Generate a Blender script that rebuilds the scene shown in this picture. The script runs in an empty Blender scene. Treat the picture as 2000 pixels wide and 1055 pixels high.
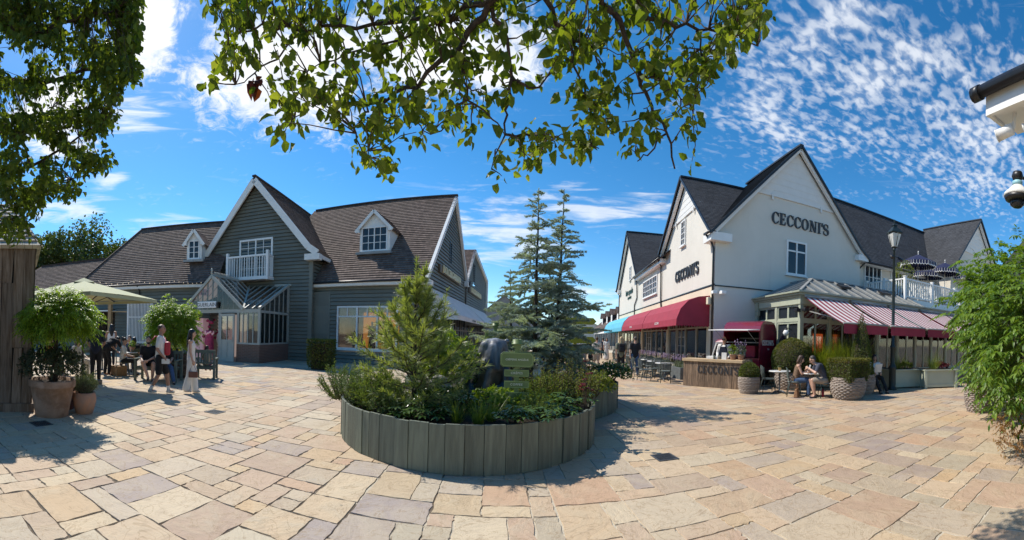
import bpy, bmesh, math, random
from mathutils import Vector, Matrix, noise as mnoise
R = math.radians
PI = math.pi
random.seed(7)
SC = bpy.context.scene
COL = SC.collection
# ---------------------------------------------------------------- camera (a phone panorama: cylindrical, 150 degrees wide)
F = 764.0
EYE = 1.6
TILT = 0.0275
cam_d = bpy.data.cameras.new('camera')
cam = bpy.data.objects.new('camera', cam_d)
COL.objects.link(cam)
SC.camera = cam
cam_d.type = 'PANO'
cam_d.panorama_type = 'CENTRAL_CYLINDRICAL'
cam_d.central_cylindrical_range_u_min = -1000 / F
cam_d.central_cylindrical_range_u_max = 1000 / F
cam_d.central_cylindrical_range_v_min = -(1055 - 658) / F
cam_d.central_cylindrical_range_v_max = 658 / F
cam_d.central_cylindrical_radius = 1.0
cam_d.clip_start = 0.05
cam_d.clip_end = 3000
cam.location = (0, 0, EYE)
cam.rotation_euler = (PI / 2, -TILT, 0)
# ---------------------------------------------------------------- light
SUN_AZ = math.atan2(-0.89, 0.45)      # compass direction of the sun, measured from +Y towards +X
SUN_EL = R(49)
SC.view_settings.view_transform = 'Standard'
SC.view_settings.look = 'None'
SC.view_settings.exposure = 0.25
SC.view_settings.gamma = 1.0
SC.view_settings.use_curve_mapping = False
SC.cycles.max_bounces = 6
SC.cycles.diffuse_bounces = 3
SC.cycles.glossy_bounces = 3
SC.cycles.transmission_bounces = 5
SC.cycles.transparent_max_bounces = 12
SC.cycles.caustics_reflective = False
SC.cycles.caustics_refractive = False
SC.cycles.sample_clamp_indirect = 6.0
sd = bpy.data.lights.new('sun', 'SUN')
sd.energy = 4.6
sd.angle = R(0.53)
sd.color = (1.0, 0.94, 0.845)
sun = bpy.data.objects.new('sun', sd)
COL.objects.link(sun)
_sdir = Vector((math.sin(SUN_AZ) * math.cos(SUN_EL), math.cos(SUN_AZ) * math.cos(SUN_EL), math.sin(SUN_EL)))
sun.rotation_euler = _sdir.to_track_quat('Z', 'Y').to_euler()
sun.location = _sdir * 60


class NT:
    """tiny helper round a node tree"""
    def __init__(s, tree):
        s.t = tree
        s.n = tree.nodes
        s.l = tree.links

    def node(s, kind, **kw):
        n = s.n.new(kind)
        for k, v in kw.items():
            setattr(n, k, v)
        return n

    def put(s, sock, v):
        if isinstance(v, bpy.types.NodeSocket):
            s.l.new(v, sock)
        elif v is not None:
            sock.default_value = v

    def m(s, op, a, b=None, c=None, clamp=False):
        n = s.node('ShaderNodeMath', operation=op)
        n.use_clamp = clamp
        for i, v in enumerate((a, b, c)):
            if v is not None:
                s.put(n.inputs[i], v)
        return n.outputs[0]

    def mix(s, f, a, b, blend='MIX'):
        n = s.node('ShaderNodeMix', data_type='RGBA', blend_type=blend)
        s.put(n.inputs[0], f)
        for i, v in ((6, a), (7, b)):
            if not isinstance(v, bpy.types.NodeSocket):
                v = tuple(v) + (1,) if len(v) == 3 else v
            s.put(n.inputs[i], v)
        return n.outputs[2]

    def noise(s, vec, scale, detail=3, rough=0.55, dist=0.0):
        n = s.node('ShaderNodeTexNoise')
        if vec is not None:
            s.l.new(vec, n.inputs['Vector'])
        n.inputs['Scale'].default_value = scale
        n.inputs['Detail'].default_value = detail
        n.inputs['Roughness'].default_value = rough
        n.inputs['Distortion'].default_value = dist
        return n.outputs[0]

    def rng(s, v, a, b, c=0.0, d=1.0, smooth=True):
        n = s.node('ShaderNodeMapRange', interpolation_type='SMOOTHSTEP' if smooth else 'LINEAR')
        n.clamp = True if not smooth else n.clamp
        for i, x in enumerate((v, a, b, c, d)):
            s.put(n.inputs[i], x)
        return n.outputs[0]

    def ramp(s, f, stops, const=False):
        n = s.node('ShaderNodeValToRGB')
        n.color_ramp.interpolation = 'CONSTANT' if const else 'LINEAR'
        e = n.color_ramp.elements
        while len(e) < len(stops):
            e.new(0.5)
        for q, (p, c) in zip(e, stops):
            q.position = p
            q.color = tuple(c) + (1,)
        s.put(n.inputs[0], f)
        return n.outputs[0]

    def comb(s, x, y, z):
        n = s.node('ShaderNodeCombineXYZ')
        for i, v in enumerate((x, y, z)):
            s.put(n.inputs[i], v)
        return n.outputs[0]


world = bpy.data.worlds.new("World")
SC.world = world
world.use_nodes = True
W = NT(world.node_tree)
W.n.clear()
_out = W.node('ShaderNodeOutputWorld')
_bg = W.node('ShaderNodeBackground')
_bg.inputs[1].default_value = 0.14
W.l.new(_bg.outputs[0], _out.inputs[0])
_sky = W.node('ShaderNodeTexSky', sky_type='NISHITA')
_sky.sun_disc = False
_sky.sun_elevation = SUN_EL
_sky.sun_rotation = SUN_AZ
_sky.altitude = 300
_sky.air_density = 0.9
_sky.dust_density = 0.15
_sky.ozone_density = 3.0
_hsv = W.node('ShaderNodeHueSaturation')
_hsv.inputs['Saturation'].default_value = 1.32
_hsv.inputs['Value'].default_value = 1.12
_hsv.inputs['Hue'].default_value = 0.494
W.l.new(_sky.outputs[0], _hsv.inputs['Color'])
_tc = W.node('ShaderNodeTexCoord')
_sep = W.node('ShaderNodeSeparateXYZ')
W.l.new(_tc.outputs['Generated'], _sep.inputs[0])
_X, _Y, _Z = _sep.outputs
_az = W.m('ARCTAN2', _X, _Y)
_hor = W.m('SQRT', W.m('ADD', W.m('MULTIPLY', _X, _X), W.m('MULTIPLY', _Y, _Y)))
_tan = W.m('DIVIDE', _Z, W.m('MAXIMUM', _hor, 0.02))
_zz = W.m('ADD', W.m('MAXIMUM', _Z, 0.0), 0.12)
_pl = W.comb(W.m('DIVIDE', _X, _zz), W.m('DIVIDE', _Y, _zz), 0.0)      # position on a flat cloud layer


def _patch(px, py, rx, ry, soft=0.9, ang=0.0):
    """soft elliptical patch of sky, given by where it lies on the panorama"""
    a0, t0 = (px - 1000) / F, (658 - py) / F
    da, dt = W.m('SUBTRACT', _az, a0), W.m('SUBTRACT', _tan, t0)
    c, s = math.cos(ang), math.sin(ang)
    u = W.m('ADD', W.m('MULTIPLY', da, c * F / rx), W.m('MULTIPLY', dt, s * F / rx))
    v = W.m('ADD', W.m('MULTIPLY', da, -s * F / ry), W.m('MULTIPLY', dt, c * F / ry))
    d = W.m('SQRT', W.m('ADD', W.m('MULTIPLY', u, u), W.m('MULTIPLY', v, v)))
    return W.rng(d, 1.0 + soft * 0.4, 1.0 - soft, 0.0, 1.0)


def _cl(patches, n, lo, hi, k=0.55):
    m = patches[0]
    for q in patches[1:]:
        m = W.m('MAXIMUM', m, q)
    m = W.m('MULTIPLY', m, k)
    return W.rng(W.m('ADD', W.m('MULTIPLY', n, 0.6), m), lo, hi)


_nbig = W.rng(W.noise(_pl, 2.6, 8, 0.62, 0.7), .32, .68)
_nfine = W.rng(W.noise(_pl, 11.0, 7, 0.68, 1.2), .3, .7)
_ncum = W.rng(W.noise(_pl, 5.0, 4, 0.55, 0.3), .34, .66)
_warp = W.node('ShaderNodeVectorMath', operation='MULTIPLY')
W.l.new(_pl, _warp.inputs[0])
_warp.inputs[1].default_value = (1.0, 1.5, 1.0)
_npuff = W.rng(W.noise(_warp.outputs[0], 22.0, 3, 0.5, 0.3), .33, .67)
_streak = W.noise(W.comb(W.m('MULTIPLY', _az, 3.0), W.m('MULTIPLY', _tan, 22.0), 0.0), 1.6, 6, 0.6, 0.6)
_streak = W.rng(_streak, .3, .7)
_c1 = _cl([_patch(520, 150, 220, 170, 1.0, .2), _patch(840, 100, 290, 120, 1.0), _patch(285, 60, 80, 150, 1.0), _patch(100, 250, 110, 110, 1.0), _patch(960, 130, 140, 60, 1.0)],
          W.m('ADD', W.m('MULTIPLY', _nbig, 0.55), W.m('MULTIPLY', _nfine, 0.45)), 0.48, 0.86, .66)
_alt = W.m('ADD', W.m('MULTIPLY', _ncum, 0.35), W.m('MULTIPLY', _npuff, 0.65))
_c2 = W.m('MULTIPLY', _cl([_patch(1740, 130, 430, 230, 1.0), _patch(1900, 270, 260, 150, 1.0, -.2), _patch(1500, 190, 160, 150, 1.0), _patch(1640, 20, 260, 140, 1.0)], _alt, 0.48, 1.16, .5), 0.72)
_c3 = W.m('MULTIPLY', _cl([_patch(950, 455, 210, 85, 1.0), _patch(1170, 400, 220, 50, 1.0), _patch(215, 375, 80, 30, 1.0, .6), _patch(1130, 568, 140, 24, 1.0),
                           _patch(130, 430, 150, 30, 1.0), _patch(300, 450, 130, 22, 1.0), _patch(240, 240, 120, 60, 1.0)], _streak, 0.5, 1.05), 0.7)
_cov = W.m('MAXIMUM', W.m('MAXIMUM', _c1, _c2), _c3)
_cov = W.m('MULTIPLY', _cov, W.rng(_Z, 0.0, 0.08))
_shade = W.ramp(W.noise(_pl, 5.0, 5, 0.55, 0.3), [(0.3, (5.0, 5.4, 6.0)), (0.62, (6.9, 7.0, 7.1))])
_skyc = W.mix(_cov, _hsv.outputs[0], _shade)
W.l.new(_skyc, _bg.inputs[0])
# ---------------------------------------------------------------- materials
MATS = {}


def mat(name, c, rough=0.7, var=0.12, scale=6.0, bump=0.0, bscale=30.0, metal=0.0, spec=0.5, c2=None, coat=0.0, island=0.0, stretch=None):
    """principled material whose colour wanders a little; island = spread of value from one separate piece to the next"""
    if name in MATS:
        return MATS[name]
    m = bpy.data.materials.new(name)
    m.use_nodes = True
    T = NT(m.node_tree)
    p = T.n['Principled BSDF']
    tc = T.node('ShaderNodeTexCoord').outputs['Object']
    if stretch:
        mp = T.node('ShaderNodeMapping')
        mp.inputs['Scale'].default_value = stretch
        T.l.new(tc, mp.inputs[0])
        tc = mp.outputs[0]
    lo = c2 if c2 else tuple(x * (1 - var) for x in c)
    hi = tuple(min(1, x * (1 + var)) for x in c)
    col = T.mix(T.rng(T.noise(tc, scale, 5, 0.6, 0.3), 0.3, 0.7), lo, hi)
    if island:
        g = T.node('ShaderNodeNewGeometry').outputs['Random Per Island']
        v = T.rng(g, 0, 1, 1 - island, 1 + island, False)
        col = T.mix(1.0, col, T.comb(v, v, v), 'MULTIPLY')
    T.l.new(col, p.inputs['Base Color'])
    p.inputs['Roughness'].default_value = rough
    p.inputs['Metallic'].default_value = metal
    p.inputs['Specular IOR Level'].default_value = spec
    if coat:
        p.inputs['Coat Weight'].default_value = coat
        p.inputs['Coat Roughness'].default_value = 0.08
    if bump:
        b = T.node('ShaderNodeBump')
        b.inputs['Strength'].default_value = bump
        b.inputs['Distance'].default_value = 0.02
        T.l.new(T.noise(tc, bscale, 4, 0.6), b.inputs['Height'])
        T.l.new(b.outputs[0], p.inputs['Normal'])
    MATS[name] = m
    return m


def leaf_mat(name, stops, trans=0.35, rough=0.45, spec=0.4):
    """leaf colour picked per leaf; lets some sunlight through"""
    if name in MATS:
        return MATS[name]
    m = bpy.data.materials.new(name)
    m.use_nodes = True
    T = NT(m.node_tree)
    p = T.n['Principled BSDF']
    o = T.n['Material Output']
    g = T.node('ShaderNodeNewGeometry').outputs['Random Per Island']
    col = T.ramp(g, [(i / max(1, len(stops) - 1), c) for i, c in enumerate(stops)])
    T.l.new(col, p.inputs['Base Color'])
    p.inputs['Roughness'].default_value = rough
    p.inputs['Specular IOR Level'].default_value = spec
    tr = T.node('ShaderNodeBsdfTranslucent')
    T.l.new(T.mix(1.0, col, (1.85, 1.8, 0.5), 'MULTIPLY'), tr.inputs[0])
    mx = T.node('ShaderNodeMixShader')
    mx.inputs[0].default_value = trans
    T.l.new(p.outputs[0], mx.inputs[1])
    T.l.new(tr.outputs[0], mx.inputs[2])
    T.l.new(mx.outputs[0], o.inputs[0])
    MATS[name] = m
    return m


def tile_mat(name, c, var, pitch, width, moss=None):
    """roof tiles: every tile its own tone, laid in staggered courses (UV in metres)"""
    m = bpy.data.materials.new(name)
    m.use_nodes = True
    T = NT(m.node_tree)
    p = T.n['Principled BSDF']
    uv = T.node('ShaderNodeUVMap').outputs[0]
    s = T.node('ShaderNodeSeparateXYZ')
    T.l.new(uv, s.inputs[0])
    row = T.m('FLOOR', T.m('DIVIDE', T.m('ADD', s.outputs[1], 0.001), pitch))
    uu = T.m('ADD', T.m('DIVIDE', s.outputs[0], width), T.m('MULTIPLY', T.m('MODULO', row, 2.0), 0.5))
    cell = T.m('FLOOR', uu)
    wn = T.node('ShaderNodeTexWhiteNoise', noise_dimensions='2D')
    T.l.new(T.comb(cell, row, 0.0), wn.inputs[0])
    v = T.rng(wn.outputs[0], 0, 1, 1 - var, 1 + var, False)
    big = T.noise(uv, 0.5, 4, 0.6)
    col = T.mix(1.0, c, T.comb(v, v, v), 'MULTIPLY')
    col = T.mix(T.rng(big, 0.42, 0.72, 0, 0.55), col, moss or tuple(x * 1.4 for x in c))
    fr = T.m('FRACT', uu)
    gap = T.m('LESS_THAN', T.m('MINIMUM', fr, T.m('SUBTRACT', 1.0, fr)), 0.035)
    col = T.mix(gap, col, tuple(x * 0.45 for x in c))
    T.l.new(col, p.inputs['Base Color'])
    p.inputs['Roughness'].default_value = 0.85
    p.inputs['Specular IOR Level'].default_value = 0.25
    b = T.node('ShaderNodeBump')
    b.inputs['Strength'].default_value = 0.4
    b.inputs['Distance'].default_value = 0.02
    T.l.new(T.m('ADD', T.m('MULTIPLY', wn.outputs[0], 0.6), T.noise(uv, 14, 3)), b.inputs['Height'])
    T.l.new(b.outputs[0], p.inputs['Normal'])
    MATS[name] = m
    return m


def glass_mat(name, tint=(0.02, 0.025, 0.03), clear=0.0, rough=0.03):
    """window glass: a mirror-like sheet over darkness, or (clear > 0) a sheet one sees through"""
    if name in MATS:
        return MATS[name]
    m = bpy.data.materials.new(name)
    m.use_nodes = True
    T = NT(m.node_tree)
    p = T.n['Principled BSDF']
    o = T.n['Material Output']
    tc = T.node('ShaderNodeTexCoord').outputs['Object']
    p.inputs['Base Color'].default_value = tuple(tint) + (1,)
    p.inputs['Roughness'].default_value = rough
    b = T.node('ShaderNodeBump')
    b.inputs['Strength'].default_value = 0.06
    b.inputs['Distance'].default_value = 0.05
    T.l.new(T.noise(tc, 1.3, 1), b.inputs['Height'])
    T.l.new(b.outputs[0], p.inputs['Normal'])
    if clear:
        fr = T.node('ShaderNodeFresnel')
        fr.inputs[0].default_value = 1.5
        gl = T.node('ShaderNodeBsdfGlossy')
        gl.inputs[1].default_value = rough
        T.l.new(b.outputs[0], gl.inputs['Normal'])
        tr = T.node('ShaderNodeBsdfTransparent')
        tr.inputs[0].default_value = (clear, clear, clear * 0.98, 1)
        mx = T.node('ShaderNodeMixShader')
        T.l.new(T.m('MULTIPLY', fr.outputs[0], 1.8, clamp=True), mx.inputs[0])
        T.l.new(tr.outputs[0], mx.inputs[1])
        T.l.new(gl.outputs[0], mx.inputs[2])
        T.l.new(mx.outputs[0], o.inputs[0])
    MATS[name] = m
    return m


def emit_mat(name, c, k):
    m = bpy.data.materials.new(name)
    m.use_nodes = True
    p = m.node_tree.nodes['Principled BSDF']
    p.inputs['Base Color'].default_value = tuple(c) + (1,)
    p.inputs['Emission Color'].default_value = tuple(c) + (1,)
    p.inputs['Emission Strength'].default_value = k
    MATS[name] = m
    return m


# ---------------------------------------------------------------- mesh building
class MB:
    """collects geometry and links it as one mesh object"""
    def __init__(s, ox=0.0, oy=0.0, oz=0.0, rz=0.0):
        s.v = []
        s.f = []
        s.uv = {}
        s.sm = set()
        s.M = Matrix.Translation((ox, oy, oz)) @ Matrix.Rotation(rz, 4, 'Z')

    def add(s, vs, fs, uvs=None, smooth=False):
        b = len(s.v)
        s.v += [tuple(s.M @ Vector(p)) for p in vs]
        for i, f in enumerate(fs):
            if uvs:
                s.uv[len(s.f)] = [uvs[k] for k in f]
            if smooth:
                s.sm.add(len(s.f))
            s.f.append([b + k for k in f])
        return s

    def box(s, x0, x1, y0, y1, z0, z1):
        v = [(x, y, z) for z in (z0, z1) for y in (y0, y1) for x in (x0, x1)]
        return s.add(v, [(0, 2, 3, 1), (4, 5, 7, 6), (0, 1, 5, 4), (2, 6, 7, 3), (0, 4, 6, 2), (1, 3, 7, 5)])

    def hexa(s, lo, hi):
        """solid between two quads"""
        return s.add(list(lo) + list(hi), [(3, 2, 1, 0), (4, 5, 6, 7), (0, 1, 5, 4), (1, 2, 6, 5), (2, 3, 7, 6), (3, 0, 4, 7)])

    def bar(s, a, b, w, h=None, up=(0, 0, 1)):
        """square bar from a to b"""
        a, b = Vector(a), Vector(b)
        h = h or w
        d = (b - a).normalized()
        u = Vector(up)
        if abs(d.dot(u)) > 0.95:
            u = Vector((1, 0, 0))
        r = d.cross(u).normalized() * (w / 2)
        u = r.cross(d).normalized() * (h / 2)
        q = [r + u, -r + u, -r - u, r - u]
        return s.hexa([a + k for k in q], [b + k for k in q])

    def tube(s, pts, rad, n=8, cap=True):
        pts = [Vector(p) for p in pts]
        rs = rad if isinstance(rad, (list, tuple)) else [rad] * len(pts)
        vs, prev = [], None
        for i, p in enumerate(pts):
            d = (pts[min(i + 1, len(pts) - 1)] - pts[max(i - 1, 0)])
            d = d.normalized() if d.length > 1e-9 else Vector((0, 0, 1))
            if prev is None:
                u = Vector((0, 0, 1)) if abs(d.z) < 0.9 else Vector((1, 0, 0))
                r = d.cross(u).normalized()
            else:
                r = (prev - d * prev.dot(d)).normalized()
            prev = r
            q = d.cross(r)
            for k in range(n):
                t = 2 * PI * k / n
                vs.append(p + (r * math.cos(t) + q * math.sin(t)) * rs[i])
        fs = [(i * n + k, i * n + (k + 1) % n, (i + 1) * n + (k + 1) % n, (i + 1) * n + k) for i in range(len(pts) - 1) for k in range(n)]
        s.add(vs, fs, smooth=True)
        if cap:
            b = len(s.v) - len(vs)
            s.f.append([b + k for k in range(n)][::-1])
            s.f.append([b + (len(pts) - 1) * n + k for k in range(n)])
        return s

    def lathe(s, prof, n=24, cx=0.0, cy=0.0, cz=0.0, smooth=True, sx=1.0, sy=1.0):
        """prof: (radius, z) from the bottom up"""
        vs = [(cx + r * sx * math.cos(2 * PI * k / n), cy + r * sy * math.sin(2 * PI * k / n), cz + z) for r, z in prof for k in range(n)]
        fs = [(i * n + k, i * n + (k + 1) % n, (i + 1) * n + (k + 1) % n, (i + 1) * n + k) for i in range(len(prof) - 1) for k in range(n)]
        s.add(vs, fs, smooth=smooth)
        b = len(s.v) - len(vs)
        s.f.append([b + k for k in range(n)][::-1])
        s.f.append([b + (len(prof) - 1) * n + k for k in range(n)])
        return s

    def prism(s, poly, d0, d1, axis='y'):
        """2-D outline pushed from d0 to d1 along an axis"""
        def P(a, b, d):
            return {'y': (a, d, b), 'x': (d, a, b), 'z': (a, b, d)}[axis]
        n = len(poly)
        vs = [P(a, b, d0) for a, b in poly] + [P(a, b, d1) for a, b in poly]
        fs = [list(range(n)), [n + k for k in range(n)][::-1]] + [(k, n + k, n + (k + 1) % n, (k + 1) % n) for k in range(n)]
        return s.add(vs, fs)

    def sheet(s, pts):
        return s.add(pts, [list(range(len(pts)))])

    def islands(s, tol=.012):
        """the pieces that do not touch one another, as builders of their own"""
        par = list(range(len(s.v)))

        def find(a):
            while par[a] != a:
                par[a] = par[par[a]]
                a = par[a]
            return a
        for f in s.f:
            for k in f[1:]:
                par[find(k)] = find(f[0])
        box = {}
        for i, q in enumerate(s.v):
            b = box.setdefault(find(i), [list(q), list(q)])
            for k in range(3):
                b[0][k] = min(b[0][k], q[k])
                b[1][k] = max(b[1][k], q[k])
        ks = list(box)
        for i, a in enumerate(ks):
            for b in ks[i + 1:]:
                if all(box[a][0][k] - tol <= box[b][1][k] and box[b][0][k] - tol <= box[a][1][k] for k in range(3)):
                    par[find(a)] = find(b)
        out = {}
        for fi, f in enumerate(s.f):
            g = out.setdefault(find(f[0]), MB())
            if fi in s.uv:
                g.uv[len(g.f)] = s.uv[fi]
            if fi in s.sm:
                g.sm.add(len(g.f))
            b = len(g.v)
            g.v += [s.v[k] for k in f]
            g.f.append(list(range(b, b + len(f))))
        return list(out.values())

    def builds(s, name, m=None, parent=None, **kw):
        """one part for every piece that stands apart"""
        return [g.weld().build(name, m, parent, **kw) for g in s.islands()]

    def weld(s):
        seen, idx, nv = {}, [], []
        for q in s.v:
            k = tuple(round(c, 5) for c in q)
            if k not in seen:
                seen[k] = len(nv)
                nv.append(q)
            idx.append(seen[k])
        s.v = nv
        s.f = [[idx[k] for k in f] for f in s.f]
        return s

    def build(s, name, m=None, parent=None, smooth=None, bevel=0.0):
        me = bpy.data.meshes.new(name)
        me.from_pydata(s.v, [], s.f)
        if s.uv:
            ul = me.uv_layers.new(name='UVMap')
            for i, p in enumerate(me.polygons):
                if i in s.uv:
                    for k, li in enumerate(p.loop_indices):
                        ul.data[li].uv = s.uv[i][k]
        bm = bmesh.new()
        bm.from_mesh(me)
        bmesh.ops.recalc_face_normals(bm, faces=bm.faces)
        bm.to_mesh(me)
        bm.free()
        if smooth is None:
            for i, p in enumerate(me.polygons):
                p.use_smooth = i in s.sm
        else:
            for p in me.polygons:
                p.use_smooth = smooth
        o = bpy.data.objects.new(name, me)
        COL.objects.link(o)
        if m:
            me.materials.append(m)
        if parent:
            o.parent = parent
        if bevel:
            b = o.modifiers.new('bevel', 'BEVEL')
            b.width = bevel
            b.segments = 2
            b.limit_method = 'ANGLE'
        return o


def tag(o, label, cat, group=None):
    o['label'] = label
    o['category'] = cat
    if group:
        o['group'] = group
    return o


def thing(name, label, cat, loc=(0, 0, 0), rz=0.0, group=None):
    o = bpy.data.objects.new(name, None)
    COL.objects.link(o)
    o.empty_display_size = 0.2
    o.location = loc
    o.rotation_euler = (0, 0, rz)
    return tag(o, label, cat, group)


def kind(o, k):
    o['kind'] = k
    return o


def children(o):
    return [c for c in COL.objects if c.parent == o]


def dup(root, loc, rz=None, label=None, group=None, scale=None):
    r = root.copy()
    COL.objects.link(r)
    r.location = loc
    if rz is not None:
        r.rotation_euler = (0, 0, rz)
    if scale:
        r.scale = (scale,) * 3 if not isinstance(scale, (tuple, list)) else scale
    if label:
        r['label'] = label
    if group:
        r['group'] = group
    for c in children(root):
        k = c.copy()
        COL.objects.link(k)
        k.parent = r
        for g in children(c):
            q = g.copy()
            COL.objects.link(q)
            q.parent = k
    return r


def ray(px, py):
    a, t = (px - 1000) / F, (658 - py) / F
    x, y, z = math.sin(a), math.cos(a), t
    c, s = math.cos(TILT), math.sin(TILT)
    return Vector((x * c - z * s, y, x * s + z * c))


def at(px, py, r):
    """world point seen at a spot of the photograph, r metres away over the ground"""
    d = ray(px, py)
    k = r / math.hypot(d.x, d.y)
    return Vector((d.x * k, d.y * k, EYE + d.z * k))


# ------- lapped courses (weatherboards, tiles) over a flat outline
def clip_band(poly, v0, v1):
    def cut(pl, val, keep_above):
        out = []
        for i in range(len(pl)):
            a, b = pl[i], pl[(i + 1) % len(pl)]
            ia = (a[1] >= val) if keep_above else (a[1] <= val)
            ib = (b[1] >= val) if keep_above else (b[1] <= val)
            if ia:
                out.append(a)
            if ia != ib:
                t = (val - a[1]) / (b[1] - a[1])
                out.append((a[0] + (b[0] - a[0]) * t, val))
        return out
    p = cut(poly, v0, True)
    return cut(p, v1, False) if len(p) > 2 else []


def lap(mb, P0, U, V, poly, pitch, lift, holes=(), jag=0.0, seed=1, gap=0.0):
    """courses of boards or tiles over the outline poly (in metres along U and V from P0); each course leans out at its foot, with an open joint under it"""
    P0, U, V = Vector(P0), Vector(U).normalized(), Vector(V).normalized()
    N = U.cross(V).normalized()
    rnd = random.Random(seed)
    lo, hi = min(p[1] for p in poly), max(p[1] for p in poly)
    k0, k1 = int(math.floor(lo / pitch)), int(math.ceil(hi / pitch))
    for k in range(k0, k1):
        v0, v1 = k * pitch + gap, (k + 1) * pitch
        pieces = [clip_band(poly, v0, v1)] + ([clip_band(poly, v0 - gap, v0)] if gap else [])
        vm = (v0 + v1) / 2
        for (hx0, hx1, hz0, hz1) in holes:
            if hz0 < vm < hz1:
                nxt = []
                for pc in pieces:
                    if len(pc) < 3:
                        continue
                    sw = [(b, a) for a, b in pc]
                    nxt += [[(b, a) for a, b in q] for q in (clip_band(sw, -1e6, hx0), clip_band(sw, hx1, 1e6)) if len(q) > 2]
                pieces = nxt
        for pc in pieces:
            if len(pc) < 3:
                continue
            if gap and max(q[1] for q in pc) <= v0 + 1e-7:      # the back of the open joint
                mb.add([P0 + U * q[0] + V * q[1] - N * .05 for q in pc], [list(range(len(pc)))], [(q[0], q[1]) for q in pc])
                continue
            j = rnd.uniform(-jag, jag)

            def off(q):
                return max(.001, lift * (1 - (q[1] - v0) / (v1 - v0)) + j)
            vs = [P0 + U * q[0] + V * q[1] + N * off(q) for q in pc]
            mb.add(vs, [list(range(len(vs)))], [(q[0], q[1]) for q in pc])
            for e, d in ((v0, -.05), (v1, -.05 if gap else 0)):
                base = [q for q in pc if abs(q[1] - e) < 1e-6]
                if len(base) >= 2 and d:
                    a, b = min(base), max(base)
                    c = [P0 + U * q[0] + V * q[1] + N * w for q, w in ((a, off(a)), (b, off(b)), (b, d), (a, d))]
                    mb.add(c, [(0, 1, 2, 3)], [(a[0], a[1]), (b[0], b[1]), (b[0], b[1]), (a[0], a[1])])
    return mb


def roof_quad(mb, a, b, c, d, pitch=0.14, lift=0.022, seed=1):
    """tiles over a flat face; a-b is the eave (left to right seen from outside), c, d above"""
    a, b = Vector(a), Vector(b)
    U = (b - a).normalized()
    pts = [Vector(p) for p in (c, d) if p is not None]
    n = U.cross(pts[0] - a)
    V = n.cross(U).normalized()
    poly = [((p - a).dot(U), (p - a).dot(V)) for p in [a, b] + pts]
    return lap(mb, a, U, V, poly, pitch, lift, jag=0.003, seed=seed)


# ------- windows
def window(parent, x0, x1, z0, z1, cols, rows, mf, mg, y=0.0, fw=0.07, bar=0.03, side=False, depth=0.07, sill=True, flip=False, name='window', split=None):
    """casement with a frame, glazing bars, a glass pane and a sill; stands proud of the plane y (or x when side)"""
    w = MB()
    fdir = 1 if flip else -1

    def bx(m, a0, a1, d0, d1, c0, c1):
        d0, d1 = sorted((y + fdir * d0, y + fdir * d1))
        if side:
            m.box(d0, d1, a0, a1, c0, c1)
        else:
            m.box(a0, a1, d0, d1, c0, c1)
    bx(w, x0, x0 + fw, -0.02, depth, z0, z1)
    bx(w, x1 - fw, x1, -0.02, depth, z0, z1)
    bx(w, x0 + fw, x1 - fw, -0.02, depth, z1 - fw, z1)
    bx(w, x0 + fw, x1 - fw, -0.02, depth, z0, z0 + fw)
    iw, ih = x1 - x0 - 2 * fw, z1 - z0 - 2 * fw
    for k in range(1, cols):
        c = x0 + fw + iw * k / cols
        b = bar if not (split and k % split == 0) else fw * 0.8
        bx(w, c - b / 2, c + b / 2, -0.01, depth * (0.8 if b == bar else 0.95), z0 + fw, z1 - fw)
    rr = rows if isinstance(rows, (list, tuple)) else [k / rows for k in range(1, rows)]
    for t in rr:
        c = z0 + fw + ih * t
        bx(w, x0 + fw, x1 - fw, -0.01, depth * 0.7, c - bar / 2, c + bar / 2)
    o = w.build(name, mf, parent)
    g = MB()
    bx(g, x0 + fw * 0.5, x1 - fw * 0.5, 0.004, 0.016, z0 + fw * 0.5, z1 - fw * 0.5)
    g.build('pane', mg, o)
    if sill:
        q = MB()
        bx(q, x0 - 0.05, x1 + 0.05, -0.01, depth + 0.06, z0 - 0.06, z0 - 0.002)
        q.build('sill', mf, o)
    return o


# ------- lettering
def text_obj(name, s, size, m, parent, loc, rot, depth=0.01, spacing=1.0, sx=1.0, align='CENTER'):
    cu = bpy.data.curves.new(name, 'FONT')
    cu.body = s
    cu.size = size
    cu.extrude = depth / 2
    cu.align_x = align
    cu.align_y = 'CENTER'
    cu.space_character = spacing
    cu.resolution_u = 3
    t = bpy.data.objects.new(name, cu)
    COL.objects.link(t)
    dg = bpy.context.evaluated_depsgraph_get()
    me = bpy.data.meshes.new_from_object(t.evaluated_get(dg))
    bpy.data.objects.remove(t)
    o = bpy.data.objects.new(name, me)
    COL.objects.link(o)
    me.materials.clear()
    me.materials.append(m)
    o.parent = parent
    o.location = loc
    o.rotation_euler = rot
    o.scale = (sx, 1, 1)
    return o


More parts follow.
